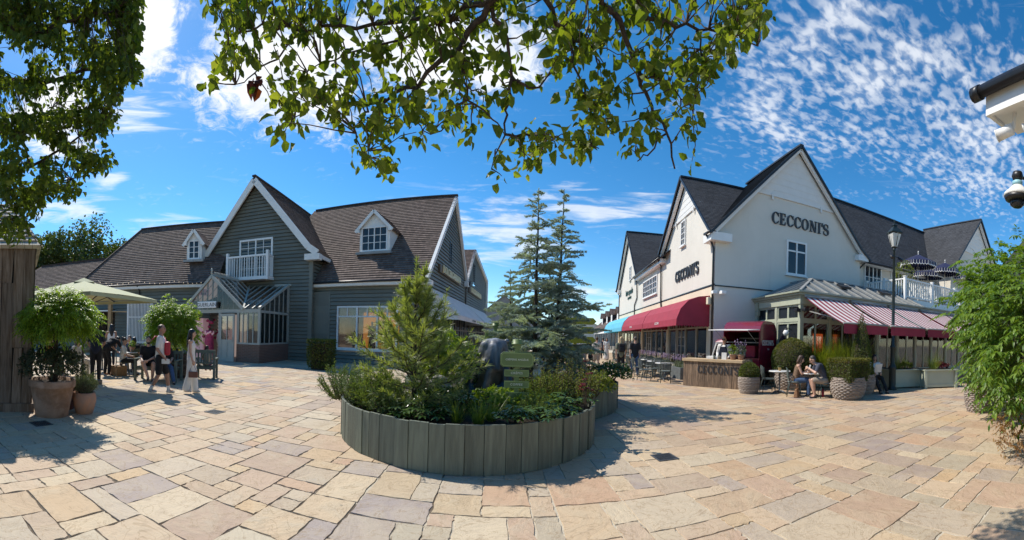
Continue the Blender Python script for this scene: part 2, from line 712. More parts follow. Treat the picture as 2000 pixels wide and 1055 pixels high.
def serif_text(mb, s, h, P0, U, V, depth=0.03, gap=0.09, squeeze=1.0):
    """heavy roman capitals built stroke by stroke; P0 is the lower left corner"""
    P0, U, V = Vector(P0), Vector(U).normalized(), Vector(V).normalized()
    N = U.cross(V).normalized()
    x = 0.0
    cnt = [0]

    def strip(L, Rr):
        d = depth + 0.0012 * (cnt[0] % 7)
        cnt[0] += 1
        n = len(L)
        def P(q, k):
            return P0 + U * ((x + q[0] * squeeze) * h) + V * (q[1] * h) + N * k
        vs = [P(q, d) for q in L] + [P(q, d) for q in Rr] + [P(q, 0.0) for q in L] + [P(q, 0.0) for q in Rr]
        fs = []
        for i in range(n - 1):
            fs += [(i, i + 1, n + i + 1, n + i), (i + 1, i, 2 * n + i, 2 * n + i + 1), (n + i, n + i + 1, 3 * n + i + 1, 3 * n + i)]
        fs += [(0, n, 3 * n, 2 * n), (n - 1, 2 * n - 1, 4 * n - 1, 3 * n - 1)]
        mb.add(vs, fs)

    def rect(a, b, c, d):
        strip([(a, c), (a, d)], [(b, c), (b, d)])

    def ring(cx, rx, a0, a1, thick=0.21, thin=0.055, n=26):
        L, Q = [], []
        for i in range(n + 1):
            t = R(a0 + (a1 - a0) * i / n)
            L.append((cx + rx * math.cos(t), 0.5 + 0.515 * math.sin(t)))
            Q.append((cx + (rx - thick) * math.cos(t), 0.5 + (0.515 - thin) * math.sin(t)))
        strip(L, Q)
    for ch in s:
        w = 0.5
        if ch == 'C':
            w = 0.72
            ring(0.4, 0.4, 48, 318)
            strip([(0.55, 0.93), (0.72, 1.0)], [(0.6, 0.78), (0.7, 0.64)])
            strip([(0.55, 0.06), (0.74, 0.2)], [(0.52, 0.0), (0.7, 0.3)])
        elif ch == 'O':
            w = 0.84
            ring(0.42, 0.42, 0, 360)
        elif ch == 'E':
            w = 0.66
            rect(0.07, 0.27, 0, 1)
            rect(0.0, 0.6, 0.945, 1.0)
            rect(0.0, 0.62, 0.0, 0.055)
            rect(0.2, 0.46, 0.48, 0.53)
            strip([(0.5, 0.98), (0.6, 0.98)], [(0.56, 0.74), (0.6, 0.72)])
            strip([(0.5, 0.02), (0.62, 0.02)], [(0.58, 0.28), (0.62, 0.3)])
            rect(0.42, 0.47, 0.38, 0.62)
        elif ch == 'I':
            w = 0.36
            rect(0.08, 0.28, 0, 1)
            rect(0.0, 0.36, 0.95, 1.0)
            rect(0.0, 0.36, 0.0, 0.05)
        elif ch == 'N':
            w = 0.88
            rect(0.12, 0.18, 0, 0.98)
            rect(0.7, 0.76, 0.02, 1.0)
            strip([(0.06, 1.0), (0.56, 0.0)], [(0.3, 1.0), (0.76, 0.0)])
            rect(0.0, 0.3, 0.0, 0.05)
            rect(0.58, 0.88, 0.95, 1.0)
            rect(0.0, 0.2, 0.95, 1.0)
        elif ch == 'S':
            w = 0.6
            L, Q = [], []
            for i in range(29):
                t = i / 28
                if t < 0.5:
                    a = R(30 + 240 * (t / 0.5))
                    c, r0 = (0.29, 0.75), (0.26, 0.24)
                else:
                    a = R(90 - 240 * ((t - 0.5) / 0.5))
                    c, r0 = (0.29, 0.25), (0.28, 0.26)
                th = 0.03 + 0.085 * math.sin(PI * min(1, max(0, (t - 0.08) / 0.84))) ** 1.2
                p = (c[0] + r0[0] * math.cos(a), c[1] + r0[1] * math.sin(a))
                nx, ny = math.cos(a), math.sin(a)
                if t >= 0.5:
                    nx, ny = -nx, -ny
                L.append((p[0] + nx * th, p[1] + ny * th * 0.8))
                Q.append((p[0] - nx * th, p[1] - ny * th * 0.8))
            strip(L, Q)
            rect(0.5, 0.56, 0.68, 0.98)
            rect(0.0, 0.06, 0.02, 0.32)
        elif ch == "'":
            w = 0.16
            strip([(0.0, 1.02), (0.02, 0.7)], [(0.16, 1.02), (0.07, 0.7)])
        elif ch == ' ':
            w = 0.4
        x += w * squeeze + gap
    return x * h


# ------- soft bodies: overlapping tapered limbs fused into one skin
def fuse(name, parts, voxel, m, parent, smooth=2, seed=0):
    """parts: ('c', p0, r0, p1, r1[, flat]) tapered limb or ('e', centre, (rx, ry, rz)[, rot_z]) ellipsoid; one continuous surface"""
    mb = MB()
    for p in parts:
        if p[0] == 'c':
            a, b = Vector(p[1]), Vector(p[3])
            r0, r1 = p[2], p[4]
            d = (b - a)
            L = max(d.length, 1e-4)
            q = d.to_track_quat('Z', 'Y')
            fl = p[5] if len(p) > 5 else (1, 1)
            prof = [(math.sin(PI / 2 * k / 4) * r0, -math.cos(PI / 2 * k / 4) * r0) for k in range(5)] + \
                   [(math.cos(PI / 2 * k / 4) * r1, L + math.sin(PI / 2 * k / 4) * r1) for k in range(5)]
            n = 14
            vs = [a + q @ Vector((max(r, 1e-4) * math.cos(2 * PI * k / n) * fl[0], max(r, 1e-4) * math.sin(2 * PI * k / n) * fl[1], z)) for r, z in prof for k in range(n)]
        else:
            c = Vector(p[1])
            rx, ry, rz = p[2]
            rot = Matrix.Rotation(p[3], 3, 'Z') if len(p) > 3 and isinstance(p[3], (int, float)) else (p[3] if len(p) > 3 else Matrix.Identity(3))
            n, kk = 16, 10
            prof = [(max(1e-4, math.sin(PI * k / kk)), -math.cos(PI * k / kk)) for k in range(kk + 1)]
            vs = [c + rot @ Vector((r * math.cos(2 * PI * k / n) * rx, r * math.sin(2 * PI * k / n) * ry, z * rz)) for r, z in prof for k in range(n)]
        rows = len(vs) // n
        fs = [(i * n + k, i * n + (k + 1) % n, (i + 1) * n + (k + 1) % n, (i + 1) * n + k) for i in range(rows - 1) for k in range(n)]
        fs += [[k for k in range(n)][::-1], [(rows - 1) * n + k for k in range(n)]]
        mb.add(vs, fs)
    o = mb.build(name, m, None)
    r = o.modifiers.new('r', 'REMESH')
    r.mode = 'VOXEL'
    r.voxel_size = voxel
    r.use_smooth_shade = True
    if smooth:
        s = o.modifiers.new('s', 'SMOOTH')
        s.factor = 0.5
        s.iterations = smooth
    dg = bpy.context.evaluated_depsgraph_get()
    me = bpy.data.meshes.new_from_object(o.evaluated_get(dg))
    o.modifiers.clear()
    o.data = me
    me.name = name
    if not me.materials:
        me.materials.append(m)
    for p in me.polygons:
        p.use_smooth = True
    if parent:
        o.parent = parent
    return o


# ------- leaves
def leaf(mb, p, d, n, L, Wd, curl=0.12, fold=0.15):
    """one leaf of eight corners, folded along its rib and drooping at the tip"""
    d = d.normalized()
    s = d.cross(n)
    if s.length < 1e-4:
        s = d.orthogonal()
    s.normalize()
    u = s.cross(d).normalized()
    a = p
    b = p + d * L * 0.35 - u * L * 0.0
    c = p + d * L * 0.72 - u * L * curl * 0.4
    t = p + d * L - u * L * curl
    f = u * Wd * fold
    vs = [a, b + s * Wd * 0.5 + f, b - s * Wd * 0.5 + f, c + s * Wd * 0.36 + f * .6, c - s * Wd * 0.36 + f * .6, t, b, c]
    mb.add(vs, [(0, 1, 6), (0, 6, 2), (1, 3, 7, 6), (6, 7, 4, 2), (3, 5, 7), (7, 5, 4)])


def blade(mb, p, d, L, w, droop):
    """grass blade"""
    d = d.normalized()
    s = d.cross(Vector((0, 0, 1)))
    s = s.normalized() if s.length > 1e-4 else Vector((1, 0, 0))
    vs = []
    for k in range(4):
        t = k / 3
        q = p + d * L * t + Vector((0, 0, -droop * L * t * t)) + Vector((d.x, d.y, 0)) * droop * L * t * t * 0.6
        ww = w * (1 - t) * 0.5 + 0.0008
        vs += [q + s * ww, q - s * ww]
    mb.add(vs, [(0, 1, 3, 2), (2, 3, 5, 4), (4, 5, 7, 6)])


def rvec(rnd):
    z = rnd.uniform(-1, 1)
    a = rnd.uniform(0, 2 * PI)
    r = math.sqrt(1 - z * z)
    return Vector((r * math.cos(a), r * math.sin(a), z))
# ================================================================ the ground
def stone_mat():
    m = bpy.data.materials.new('sandstone flags')
    m.use_nodes = True
    T = NT(m.node_tree)
    p = T.n['Principled BSDF']
    tc = T.node('ShaderNodeTexCoord').outputs['Object']
    g = T.node('ShaderNodeNewGeometry').outputs['Random Per Island']
    base = T.ramp(g, [(0.0, (.48, .36, .24)), (.12, (.55, .45, .31)), (.24, (.46, .34, .25)), (.36, (.50, .44, .33)), (.46, (.35, .295, .26)),
                      (.56, (.53, .39, .235)), (.66, (.40, .36, .28)), (.76, (.48, .33, .225)), (.86, (.56, .48, .35)), (.94, (.33, .285, .27)), (1.0, (.47, .33, .21))])
    off = T.node('ShaderNodeVectorMath', operation='ADD')
    T.l.new(tc, off.inputs[0])
    T.l.new(T.comb(T.m('MULTIPLY', g, 37.0), T.m('MULTIPLY', g, 91.0), 0.0), off.inputs[1])
    v = off.outputs[0]
    n1 = T.noise(v, 1.6, 6, 0.65, 1.6)
    n2 = T.noise(v, 7.0, 5, 0.7, 0.8)
    n3 = T.noise(v, 60.0, 3, 0.7)
    col = T.mix(T.rng(n1, .40, .72, 0, .48), base, T.ramp(n1, [(0.3, (.42, .31, .205)), (.55, (.55, .47, .33)), (.75, (.43, .40, .33))]))
    col = T.mix(T.rng(n2, .5, .74, 0, .45), col, (.34, .27, .19))
    vein = T.m('ABSOLUTE', T.m('SUBTRACT', T.noise(v, 2.1, 4, 0.6, 2.2), 0.5))
    col = T.mix(T.rng(vein, .018, 0.0, 0, .5), col, (.27, .19, .11))
    col = T.mix(T.rng(n3, .58, .8, 0, .25), col, (.2, .17, .13))
    big = T.noise(tc, 0.13, 3, 0.5)
    col = T.mix(T.rng(big, .4, .65, 0, .15), col, (.56, .43, .28))
    sx = T.node('ShaderNodeSeparateXYZ')
    T.l.new(tc, sx.inputs[0])
    warm = T.rng(T.m('ADD', sx.outputs[0], T.m('MULTIPLY', T.noise(tc, .4, 2), 2.0)), -1.0, 5, 0, .6)
    col = T.mix(warm, col, T.mix(1.0, col, (.92, .83, .74), 'MULTIPLY'))
    stain = T.noise(tc, .55, 5, .65, .5)
    col = T.mix(T.rng(stain, .55, .78, 0, .55), col, T.mix(1.0, col, (.62, .56, .50), 'MULTIPLY'))
    col = T.mix(1.0, col, (1.02, 1.0, .98), 'MULTIPLY')
    spot = T.node('ShaderNodeTexVoronoi')
    spot.inputs['Scale'].default_value = 2.3
    T.l.new(tc, spot.inputs['Vector'])
    col = T.mix(T.rng(spot.outputs['Distance'], .045, .03, 0, .55), col, (.16, .14, .125))
    T.l.new(col, p.inputs['Base Color'])
    p.inputs['Roughness'].default_value = 0.78
    p.inputs['Specular IOR Level'].default_value = 0.3
    b = T.node('ShaderNodeBump')
    b.inputs['Strength'].default_value = 0.55
    b.inputs['Distance'].default_value = 0.012
    h = T.m('ADD', T.m('MULTIPLY', n1, 1.6), T.m('ADD', T.m('MULTIPLY', n2, .8), T.m('MULTIPLY', n3, .25)))
    rip = T.m('MULTIPLY', T.m('FRACT', T.m('MULTIPLY', n1, 5.0)), 0.55)
    T.l.new(T.m('ADD', h, rip), b.inputs['Height'])
    T.l.new(b.outputs[0], p.inputs['Normal'])
    return m


def mortar_mat():
    m = bpy.data.materials.new('joint mortar')
    m.use_nodes = True
    T = NT(m.node_tree)
    p = T.n['Principled BSDF']
    tc = T.node('ShaderNodeTexCoord').outputs['Object']
    s = T.node('ShaderNodeSeparateXYZ')
    T.l.new(tc, s.inputs[0])
    side = T.rng(s.outputs[0], -4.0, 2.0, 0.12, -0.1)
    n = T.m('ADD', T.noise(tc, 1.1, 5, 0.7, 0.6), side)
    T.l.new(T.mix(T.rng(n, .47, .56), (.50, .44, .34), (.13, .10, .07)), p.inputs['Base Color'])
    p.inputs['Roughness'].default_value = 0.95
    b = T.node('ShaderNodeBump')
    b.inputs['Strength'].default_value = 0.7
    b.inputs['Distance'].default_value = 0.02
    T.l.new(T.noise(tc, 40, 4), b.inputs['Height'])
    T.l.new(b.outputs[0], p.inputs['Normal'])
    return m


gm = MB()
gm.sheet([(-900, -900, 0), (900, -900, 0), (900, 900, 0), (-900, 900, 0)])
kind(gm.build('ground', mortar_mat()), 'structure')


def paving():
    rnd = random.Random(21)
    mod = 0.228
    NX, NY = 280, 240
    used = [[False] * NY for _ in range(NX)]
    sizes = [(1, 1)] * 3 + [(2, 1)] * 5 + [(1, 2)] * 4 + [(2, 2)] * 7 + [(3, 2)] * 7 + [(2, 3)] * 5 + [(3, 3)] * 3 + [(3, 1)] * 1
    mb = MB(rz=R(2.5))
    ox, oy = -32.0, -5.0
    for j in range(NY):
        for i in range(NX):
            if used[i][j]:
                continue
            order = sizes[:]
            rnd.shuffle(order)
            for w, h in order + [(1, 1)]:
                if i + w <= NX and j + h <= NY and all(not used[a][b] for a in range(i, i + w) for b in range(j, j + h)):
                    break
            for a in range(i, i + w):
                for b in range(j, j + h):
                    used[a][b] = True
            x0, y0 = ox + i * mod, oy + j * mod
            x1, y1 = x0 + w * mod, y0 + h * mod
            cx, cy = (x0 + x1) / 2, (y0 + y1) / 2
            d = math.hypot(cx, cy)
            if d > 46 or cy < -4.5 or abs(cx) > 30:
                continue
            if d < 1.0:
                pass
            g = rnd.choice((.003, .004, .005, .006, .007, .011))
            e = 0.006 if d < 12 else 0.004
            ring = []
            sides = [((x0 + g, y0 + g), (x1 - g, y0 + g)), ((x1 - g, y0 + g), (x1 - g, y1 - g)), ((x1 - g, y1 - g), (x0 + g, y1 - g)), ((x0 + g, y1 - g), (x0 + g, y0 + g))]
            nseg = 6 if d < 9 else (3 if d < 16 else 1)
            for (ax, ay), (bx, by) in sides:
                for k in range(nseg):
                    t = k / nseg
                    ring.append((ax + (bx - ax) * t + rnd.gauss(0, e), ay + (by - ay) * t + rnd.gauss(0, e)))
            tx, ty = rnd.uniform(-.003, .003), rnd.uniform(-.003, .003)
            zt = 0.009 + rnd.uniform(0, .002)
            n = len(ring)
            top = []
            for x, y in ring:
                q = 1 - 0.005 / max(0.2, d * 0 + math.hypot(x - cx, y - cy))
                top.append((cx + (x - cx) * q, cy + (y - cy) * q, zt + (x - cx) * tx + (y - cy) * ty))
            low = [(x, y, 0.0005) for x, y in ring]
            mb.add(top + low, [list(range(n))] + [(k, n + k, n + (k + 1) % n, (k + 1) % n) for k in range(n)])
    kind(mb.build('pavement', stone_mat(), smooth=False), 'structure')


paving()
# iron drain covers let into the flags
M_iron = mat('cast iron', (.10, .11, .12), .5, .3, 14, metal=.6)
M_dark = mat('dark void', (.012, .012, .012), .9)
DG = 'drain covers in the paving'
for n, (px, py, lab) in enumerate([(1298, 895, 'square iron drain cover in the flagstones beside the green curved planter'),
                                   (420, 806, 'small iron drain cover in the sunny flagstones in front of the walking woman'),
                                   (80, 829, 'iron drain cover in the shade in front of the big terracotta pot')]):
    d = ray(px, py)
    k = -EYE / d.z
    t = thing('drain_cover', lab, 'drain cover', (d.x * k, d.y * k, 0.012), R(4), DG)
    a = MB()
    a.box(-.15, .15, -.15, -.125, 0, .008).box(-.15, .15, .125, .15, 0, .008).box(-.15, -.125, -.125, .125, 0, .008).box(.125, .15, -.125, .125, 0, .008)
    a.build('frame', M_iron, t)
    b = MB()
    for i in range(7):
        b.box(-.125, .125, -.115 + i * .036, -.1 + i * .036, .001, .006)
    b.build('grate', M_iron, t)
    MB().box(-.124, .124, -.124, .124, -.001, .0006).build('dark_plate', M_dark, t)  # thin black plate, painted for the shade below the grate
# ================================================================ the white restaurant building on the corner
def render_mat():
    m = bpy.data.materials.new('white render')
    m.use_nodes = True
    T = NT(m.node_tree)
    p = T.n['Principled BSDF']
    tc = T.node('ShaderNodeTexCoord').outputs['Object']
    sp = T.node('ShaderNodeSeparateXYZ')
    T.l.new(tc, sp.inputs[0])
    n1 = T.noise(tc, .7, 5, .6, .4)
    hx = T.m('ADD', sp.outputs[0], sp.outputs[1])
    run = T.noise(T.comb(T.m('MULTIPLY', hx, 3.2), T.m('MULTIPLY', sp.outputs[2], .22), 0.0), 1.5, 5, .62, .3)
    col = T.mix(T.rng(n1, .3, .7), (.63, .59, .515), (.67, .63, .555))
    col = T.mix(T.rng(run, .55, .85, 0, .26), col, (.42, .395, .345))
    T.l.new(col, p.inputs['Base Color'])
    p.inputs['Roughness'].default_value = .88
    b = T.node('ShaderNodeBump')
    b.inputs['Strength'].default_value = .22
    b.inputs['Distance'].default_value = .015
    T.l.new(T.m('ADD', T.noise(tc, 45, 4), T.m('MULTIPLY', T.noise(tc, 2.5, 3), 1.5)), b.inputs['Height'])
    T.l.new(b.outputs[0], p.inputs['Normal'])
    MATS['white render'] = m
    return m


M_render = render_mat()
M_cream = mat('cream band', (.70, .61, .45), .85, .05, 1.2, .1, 60)
M_white = mat('white paint', (.78, .77, .74), .5, .03, 4)
M_board = mat('white boarding', (.70, .68, .64), .55, .03, 3)
M_slate = tile_mat('slate', (.060, .062, .068), .22, .13, .26)
M_black = mat('black paint', (.018, .018, .02), .4, .2, 8)
M_ink = mat('charcoal letters', (.035, .037, .042), .5, .1, 5)
M_pane = glass_mat('window glass')
M_clear = glass_mat('shop glass', clear=.82)
M_room = mat('room inside', (.07, .055, .045), .8, .4, 1.0)
M_roomwarm = mat('warm room wall', (.16, .085, .045), .8, .5, 1.3)
M_lamp = emit_mat('lit globe', (1.0, .86, .66), 2.2)
M_lead = mat('lead', (.30, .30, .285), .55, .12, 3, metal=.2)
M_sage = mat('sage paint', (.40, .42, .315), .5, .05, 2.5)
M_sagedk = mat('sage cornice', (.30, .315, .235), .55, .08, 2.5)


def roof_poly(mb, pts, pitch=.13, lift=.02, seed=1):
    """tiles over a flat roof face of any convex outline"""
    pts = [Vector(p) for p in pts]
    n = Vector((0, 0, 0))
    for i in range(len(pts)):
        a, b = pts[i], pts[(i + 1) % len(pts)]
        n += a.cross(b)
    n.normalize()
    if n.z < 0:
        n = -n
    U = Vector((0, 0, 1)).cross(n).normalized()
    V = n.cross(U)
    a = min(pts, key=lambda q: q.z)
    lap(mb, a, U, V, [((p - a).dot(U), (p - a).dot(V)) for p in pts], pitch, lift, jag=.002, seed=seed, gap=.02 if pitch > .17 else .0)


def verge(mb, pts, w=.05, h=.1):
    for a, b in zip(pts, pts[1:]):
        mb.bar(a, b, w, h)


WB = thing('restaurant_building', 'white rendered corner building with dark slate gables and bold charcoal lettering', 'building', (7.87, 13.93, 0), -0.11)
# --- walls
w = MB()
gab = [(0, 0), (8.15, 0), (8.15, 6.45), (7.6, 6.85), (4.0, 10.5), (.45, 6.65), (0, 6.2)]
w.prism(gab, 0, .3, 'y')
w.prism([(.3, 4.0), (24, 4.0), (24, 6.5), (23.2, 6.9), (18.7, 10.85), (14.6, 6.7), (7.9, 6.6), (7.4, 6.85), (3.82, 9.68), (.5, 6.5), (.3, 6.2)], 0, .3, 'x')
w.box(8.151, 15.6, .5, .8, 0, 6.35)
w.box(15.5, 15.8, -.69, 3.6, 0, 6.6)
w.prism([(15.5, 0), (22.6, 0), (22.6, 6.7), (19.1, 10.85), (15.5, 6.7)], -1.0, -.7, 'y')
w.build('wall', M_render, WB)
c = MB()
c.box(.004, .3, .3, 24, 2.95, 3.93)
for y0, y1 in ((.3, .75), (6.55, 6.85), (13.2, 13.6), (23.6, 24)):
    c.box(.002, .3, y0, y1, 0, 2.95)
c.builds('cream_band', M_cream, WB)
s = MB()
s.box(-.03, .0, -.03, 24, 3.95, 4.0)
s.box(0, 8.1, -.03, 0, 3.9, 3.95)
s.build('string_course', M_black, WB)
# boarded gable heads
b = MB()
lap(b, (0, -.03, 0), (1, 0, 0), (0, 0, 1), [(2.0, 8.22), (6.0, 8.22), (4.0, 10.42)], .3, .012)
b.box(1.8, 6.2, -.06, -.005, 8.12, 8.22)
for x in (2.6, 5.35):
    b.box(x, x + .1, -.1, -.061, 7.95, 8.2)
b.build('gable_boarding', M_board, WB)
b = MB()
lap(b, (-.03, 0, 0), (0, -1, 0), (0, 0, 1), [(-5.75, 7.98), (-1.95, 7.98), (-3.82, 9.6)], .3, .012)
b.box(-.06, -.005, 1.8, 5.9, 7.86, 7.98)
for y in (2.5, 5.2):
    b.box(-.1, -.061, y, y + .1, 7.7, 7.94)
b.build('gable_boarding', M_board, WB)
b = MB()
lap(b, (0, -1.03, 0), (1, 0, 0), (0, 0, 1), [(17.05, 8.4), (21.15, 8.4), (19.1, 10.75)], .3, .012)
b.box(17.0, 21.2, -1.06, -1.0, 8.3, 8.4)
b.build('gable_boarding', M_board, WB)
# --- roofs
r = MB()
kA = (10.65 - 6.0) / 4.35
roof_poly(r, [(-.35, -.32, 6.0), (4, -.32, 10.65), (4, 3.82, 10.65), (3.2, 3.82, 9.8)])
roof_poly(r, [(-.35, -.32, 6.0), (3.2, 3.82, 9.8), (-.35, 3.82, 9.8)], seed=2)
roof_poly(r, [(-.35, 3.82, 9.8), (3.2, 3.82, 9.8), (3.2, 7.7, 6.72), (-.35, 7.7, 6.72)], seed=3)
roof_poly(r, [(4, -.32, 10.65), (4, 5.0, 10.65), (7.9, 5.0, 6.62), (7.9, -.32, 6.62)], seed=4)
roof_poly(r, [(7.9, -.32, 6.62), (7.9, 1.2, 6.62), (8.6, 1.2, 6.1), (8.6, -.32, 6.1)], seed=5)
roof_poly(r, [(5.5, .15, 6.2), (17.5, .15, 6.2), (19.1, 3.7, 10.65), (4.0, 3.7, 10.65)], seed=6)
roof_poly(r, [(19.1, -1.35, 11.0), (19.1, 3.9, 11.0), (15.1, 3.9, 6.45), (15.1, -1.35, 6.45)], seed=7)
roof_poly(r, [(19.1, -1.35, 11.0), (19.1, 3.9, 11.0), (23.1, 3.9, 6.45), (23.1, -1.35, 6.45)], seed=8)
roof_poly(r, [(-.35, 6.5, 6.45), (-.35, 16.5, 6.45), (4.0, 16.5, 10.5), (4.0, 4.5, 10.5)], seed=9)
roof_poly(r, [(-.35, 18.7, 11.0), (5, 18.7, 11.0), (5, 14.2, 6.5), (-.35, 14.2, 6.5)], seed=10)
roof_poly(r, [(-.35, 18.7, 11.0), (5, 18.7, 11.0), (5, 23.6, 6.5), (-.35, 23.6, 6.5)], seed=11)
roof_poly(r, [(4, -.2, 10.6), (4, 18, 10.6), (10, 18, 4.2), (10, 3.8, 4.2)], seed=12)
r.build('roof', M_slate, WB)
# ridge caps and dark verges
v = MB()
for a, bb in (((4, -.34, 10.68), (4, 5, 10.68)), ((-.37, 3.82, 9.83), (3.25, 3.82, 9.83)), ((4, 3.7, 10.69), (19.0, 3.7, 10.69)), ((19.1, -1.37, 11.03), (19.1, 3.9, 11.03)), ((-.37, 18.7, 11.03), (5, 18.7, 11.03))):
    v.bar(a, bb, .2, .08)
verge(v, [(-.36, -.35, 5.98), (4, -.35, 10.63)])
verge(v, [(8.62, -.35, 6.08), (7.9, -.35, 6.60), (4, -.35, 10.63)])
verge(v, [(-.38, -.3, 6.0), (-.38, 3.82, 9.79), (-.38, 7.7, 6.70)])
verge(v, [(-.38, 14.2, 6.48), (-.38, 18.7, 10.98), (-.38, 23.6, 6.48)])
verge(v, [(15.1, -1.38, 6.43), (19.1, -1.38, 10.98), (23.1, -1.38, 6.43)])
v.builds('verge', M_black, WB)
# white barge boards under the verges, boxed eaves
g = MB()
for pts, ax in (([(-.1, -.2, 6.08), (4, -.2, 10.5)], 0), ([(8.2, -.2, 6.25), (7.8, -.2, 6.6), (4, -.2, 10.5)], 0), ([(-.2, 0, 6.1), (-.2, 3.82, 9.62), (-.2, 7.6, 6.62)], 1),
                ([(-.2, 14.3, 6.45), (-.2, 18.7, 10.85), (-.2, 23.5, 6.45)], 1), ([(15.2, -1.2, 6.35), (19.1, -1.2, 10.8), (23, -1.2, 6.35)], 0)):
    for a, bb in zip(pts, pts[1:]):
        g.bar(a, bb, .16, .13)
g.box(-.32, .62, -.3, -.002, 5.72, 6.05)
g.box(-.32, -.002, -.001, .55, 5.72, 6.05)
g.box(7.75, 8.5, -.3, -.002, 6.02, 6.3)
g.box(8.16, 15.2, .18, .49, 6.0, 6.19)
g.box(-.32, -.002, 7.3, 14.8, 6.18, 6.42)
g.box(-.32, -.002, 22.8, 23.7, 6.15, 6.45)
g.builds('bargeboard', M_white, WB)
# gutters and downpipes
def gutter(pts, rad=.055, name='gutter'):
    MB().tube(pts, rad, 8).build(name, M_black, WB)


gutter([(-.42, -.45, 6.0), (-.42, .2, 6.02)])
gutter([(8.55, -.3, 6.05), (8.62, .05, 6.1), (15.3, .05, 6.15)], .07)
gutter([(-.42, 7.3, 6.42), (-.42, 14.9, 6.42)], .07)
gutter([(-.4, 23.2, 6.4), (-.4, 23.8, 6.4)], .07)
gutter([(-.38, .1, 5.98), (-.15, .06, 5.7), (-.06, .04, 5.45), (-.06, .04, .1)], .045, 'downpipe')
gutter([(-.4, 7.6, 6.4), (-.1, 8.0, 6.1), (-.06, 8.0, 3.9), (-.06, 7.8, 3.4)], .045, 'downpipe')
gutter([(-.4, 14.7, 6.4), (-.1, 15.0, 6.1), (-.06, 15.0, 4.9), (-.06, 15.9, 4.4), (-.06, 15.9, 3.3)], .045, 'downpipe')
gutter([(-.4, 23.6, 6.4), (-.06, 23.6, 6.0), (-.06, 23.6, 3.2)], .045, 'downpipe')
gutter([(8.6, .05, 6.05), (8.45, .42, 5.7), (8.45, .42, 4.3)], .045, 'downpipe')
# windows
window(WB, 3.47, 4.6, 4.75, 6.32, 2, [.72], M_white, M_pane, fw=.08, bar=.07)
window(WB, 8.95, 10.35, 4.1, 6.12, 4, 3, M_white, M_pane, y=.5, split=2, sill=False)
window(WB, 11.2, 12.6, 4.1, 6.12, 4, 3, M_white, M_pane, y=.5, split=2, sill=False)
window(WB, 9.1, 13.0, 4.6, 5.8, 8, 3, M_white, M_pane, side=True, split=2)
window(WB, 3.75, 4.45, 6.45, 7.75, 2, 4, M_white, M_pane, side=True)
window(WB, 17.85, 18.5, 6.7, 7.9, 2, 4, M_white, M_pane, side=True)
# lettering
t = MB()
_w = serif_text(MB(), "CECCONI'S", .5, (0, 0, 0), (1, 0, 0), (0, 0, 1), gap=.1)
serif_text(t, "CECCONI'S", .52, (2.66, -.012, 6.93), (1, 0, 0), (0, 0, 1), .05, gap=.1, squeeze=.96)
t.build('lettering', M_ink, WB)
t = MB()
serif_text(t, "CECCONI'S", .55, (-.012, 5.25, 4.72), (0, -1, 0), (0, 0, 1), .05, gap=.1, squeeze=.96)
t.build('lettering', M_ink, WB)
text_obj('lettering', 'kate spade', .75, mat('dark green letters', (.02, .06, .045), .5), WB, (-.03, 18.5, 5.75), (PI / 2, 0, -PI / 2), .04)
text_obj('lettering', 'NEW YORK', .3, MATS['dark green letters'], WB, (-.03, 18.3, 5.2), (PI / 2, 0, -PI / 2), .04)
# camera and small boxes on the corner
q = MB()
q.box(-.2, -.02, -.35, -.12, 3.55, 3.67).tube([(.25, -.02, 3.72), (.25, -.16, 3.7)], .03).box(.16, .36, -.42, -.14, 3.56, 3.68)
q.builds('security_camera', M_white, WB, bevel=.01)
MB().box(-.22, -.002, .12, .34, 3.15, 3.45).build('wall_lamp', M_cream, WB, bevel=.02)
# --- shopfront under the red awnings
f = MB()
for y in (.75, 2.1, 3.6, 5.1, 6.4, 6.9, 8.0, 9.3, 10.6, 11.9, 13.1, 13.6, 15.0, 16.5, 18, 19.5, 21, 22.5, 23.5):
    f.box(.05, .19, y, y + .12, 0, 2.95)
for y0, y1 in ((.87, 6.4), (7.02, 13.1), (13.72, 23.5)):
    f.box(.06, .17, y0, y1, 2.2, 2.28)
    f.box(.06, .2, y0, y1, .0, .45)
    f.box(.06, .17, y0, y1, 2.88, 2.95)
for k in range(60):
    y = 1.0 + k * .37
    if not (6.4 < y < 7 or 13.1 < y < 13.7):
        f.box(.08, .13, y, y + .035, 2.28, 2.88)
for y0 in (3.72, 10.72, 15.12, 18.12, 21.1):
    for y in (y0 + .02, y0 + .6, y0 + 1.2):
        f.box(.07, .16, y, y + .09, .45, 2.2)
    for z in (.9, 1.35, 1.8):
        f.box(.09, .13, y0, y0 + 1.3, z, z + .03)
f.build('shopfront_frame', mat('greige joinery', (.36, .34, .29), .5, .06, 3), WB)
MB().box(.10, .112, .87, 23.5, .45, 2.9).build('shopfront_glass', M_clear, WB)
i = MB()
i.box(4.2, 4.3, .35, 23.8, 0, 3.6)
i.box(.35, 4.2, .35, 23.8, 3.4, 3.5)
i.box(.35, 4.2, .35, .45, 0, 3.4)
i.box(.35, 4.2, 23.5, 23.6, 0, 3.4)
i.box(2.4, 2.9, 2, 12, 0, 1.1)
for k in range(9):
    i.box(4.0, 4.19, 1.2 + k * 1.3, 2.1 + k * 1.3, 1.2, 2.6)
i.build('room_interior', M_roomwarm, WB)
for y in (1.4, 2.9, 4.4, 5.9, 8.5, 11):
    p = MB()
    p.tube([(.8, y, 3.39), (.8, y, 2.12)], .008, 5)
    pend = p.build('pendant_lamp', M_black, WB)
    MB().lathe([(.01, -.12), (.08, -.09), (.12, 0), (.08, .09), (.01, .12)], 16, .8, y, 2.0).build('globe', M_lamp, pend)


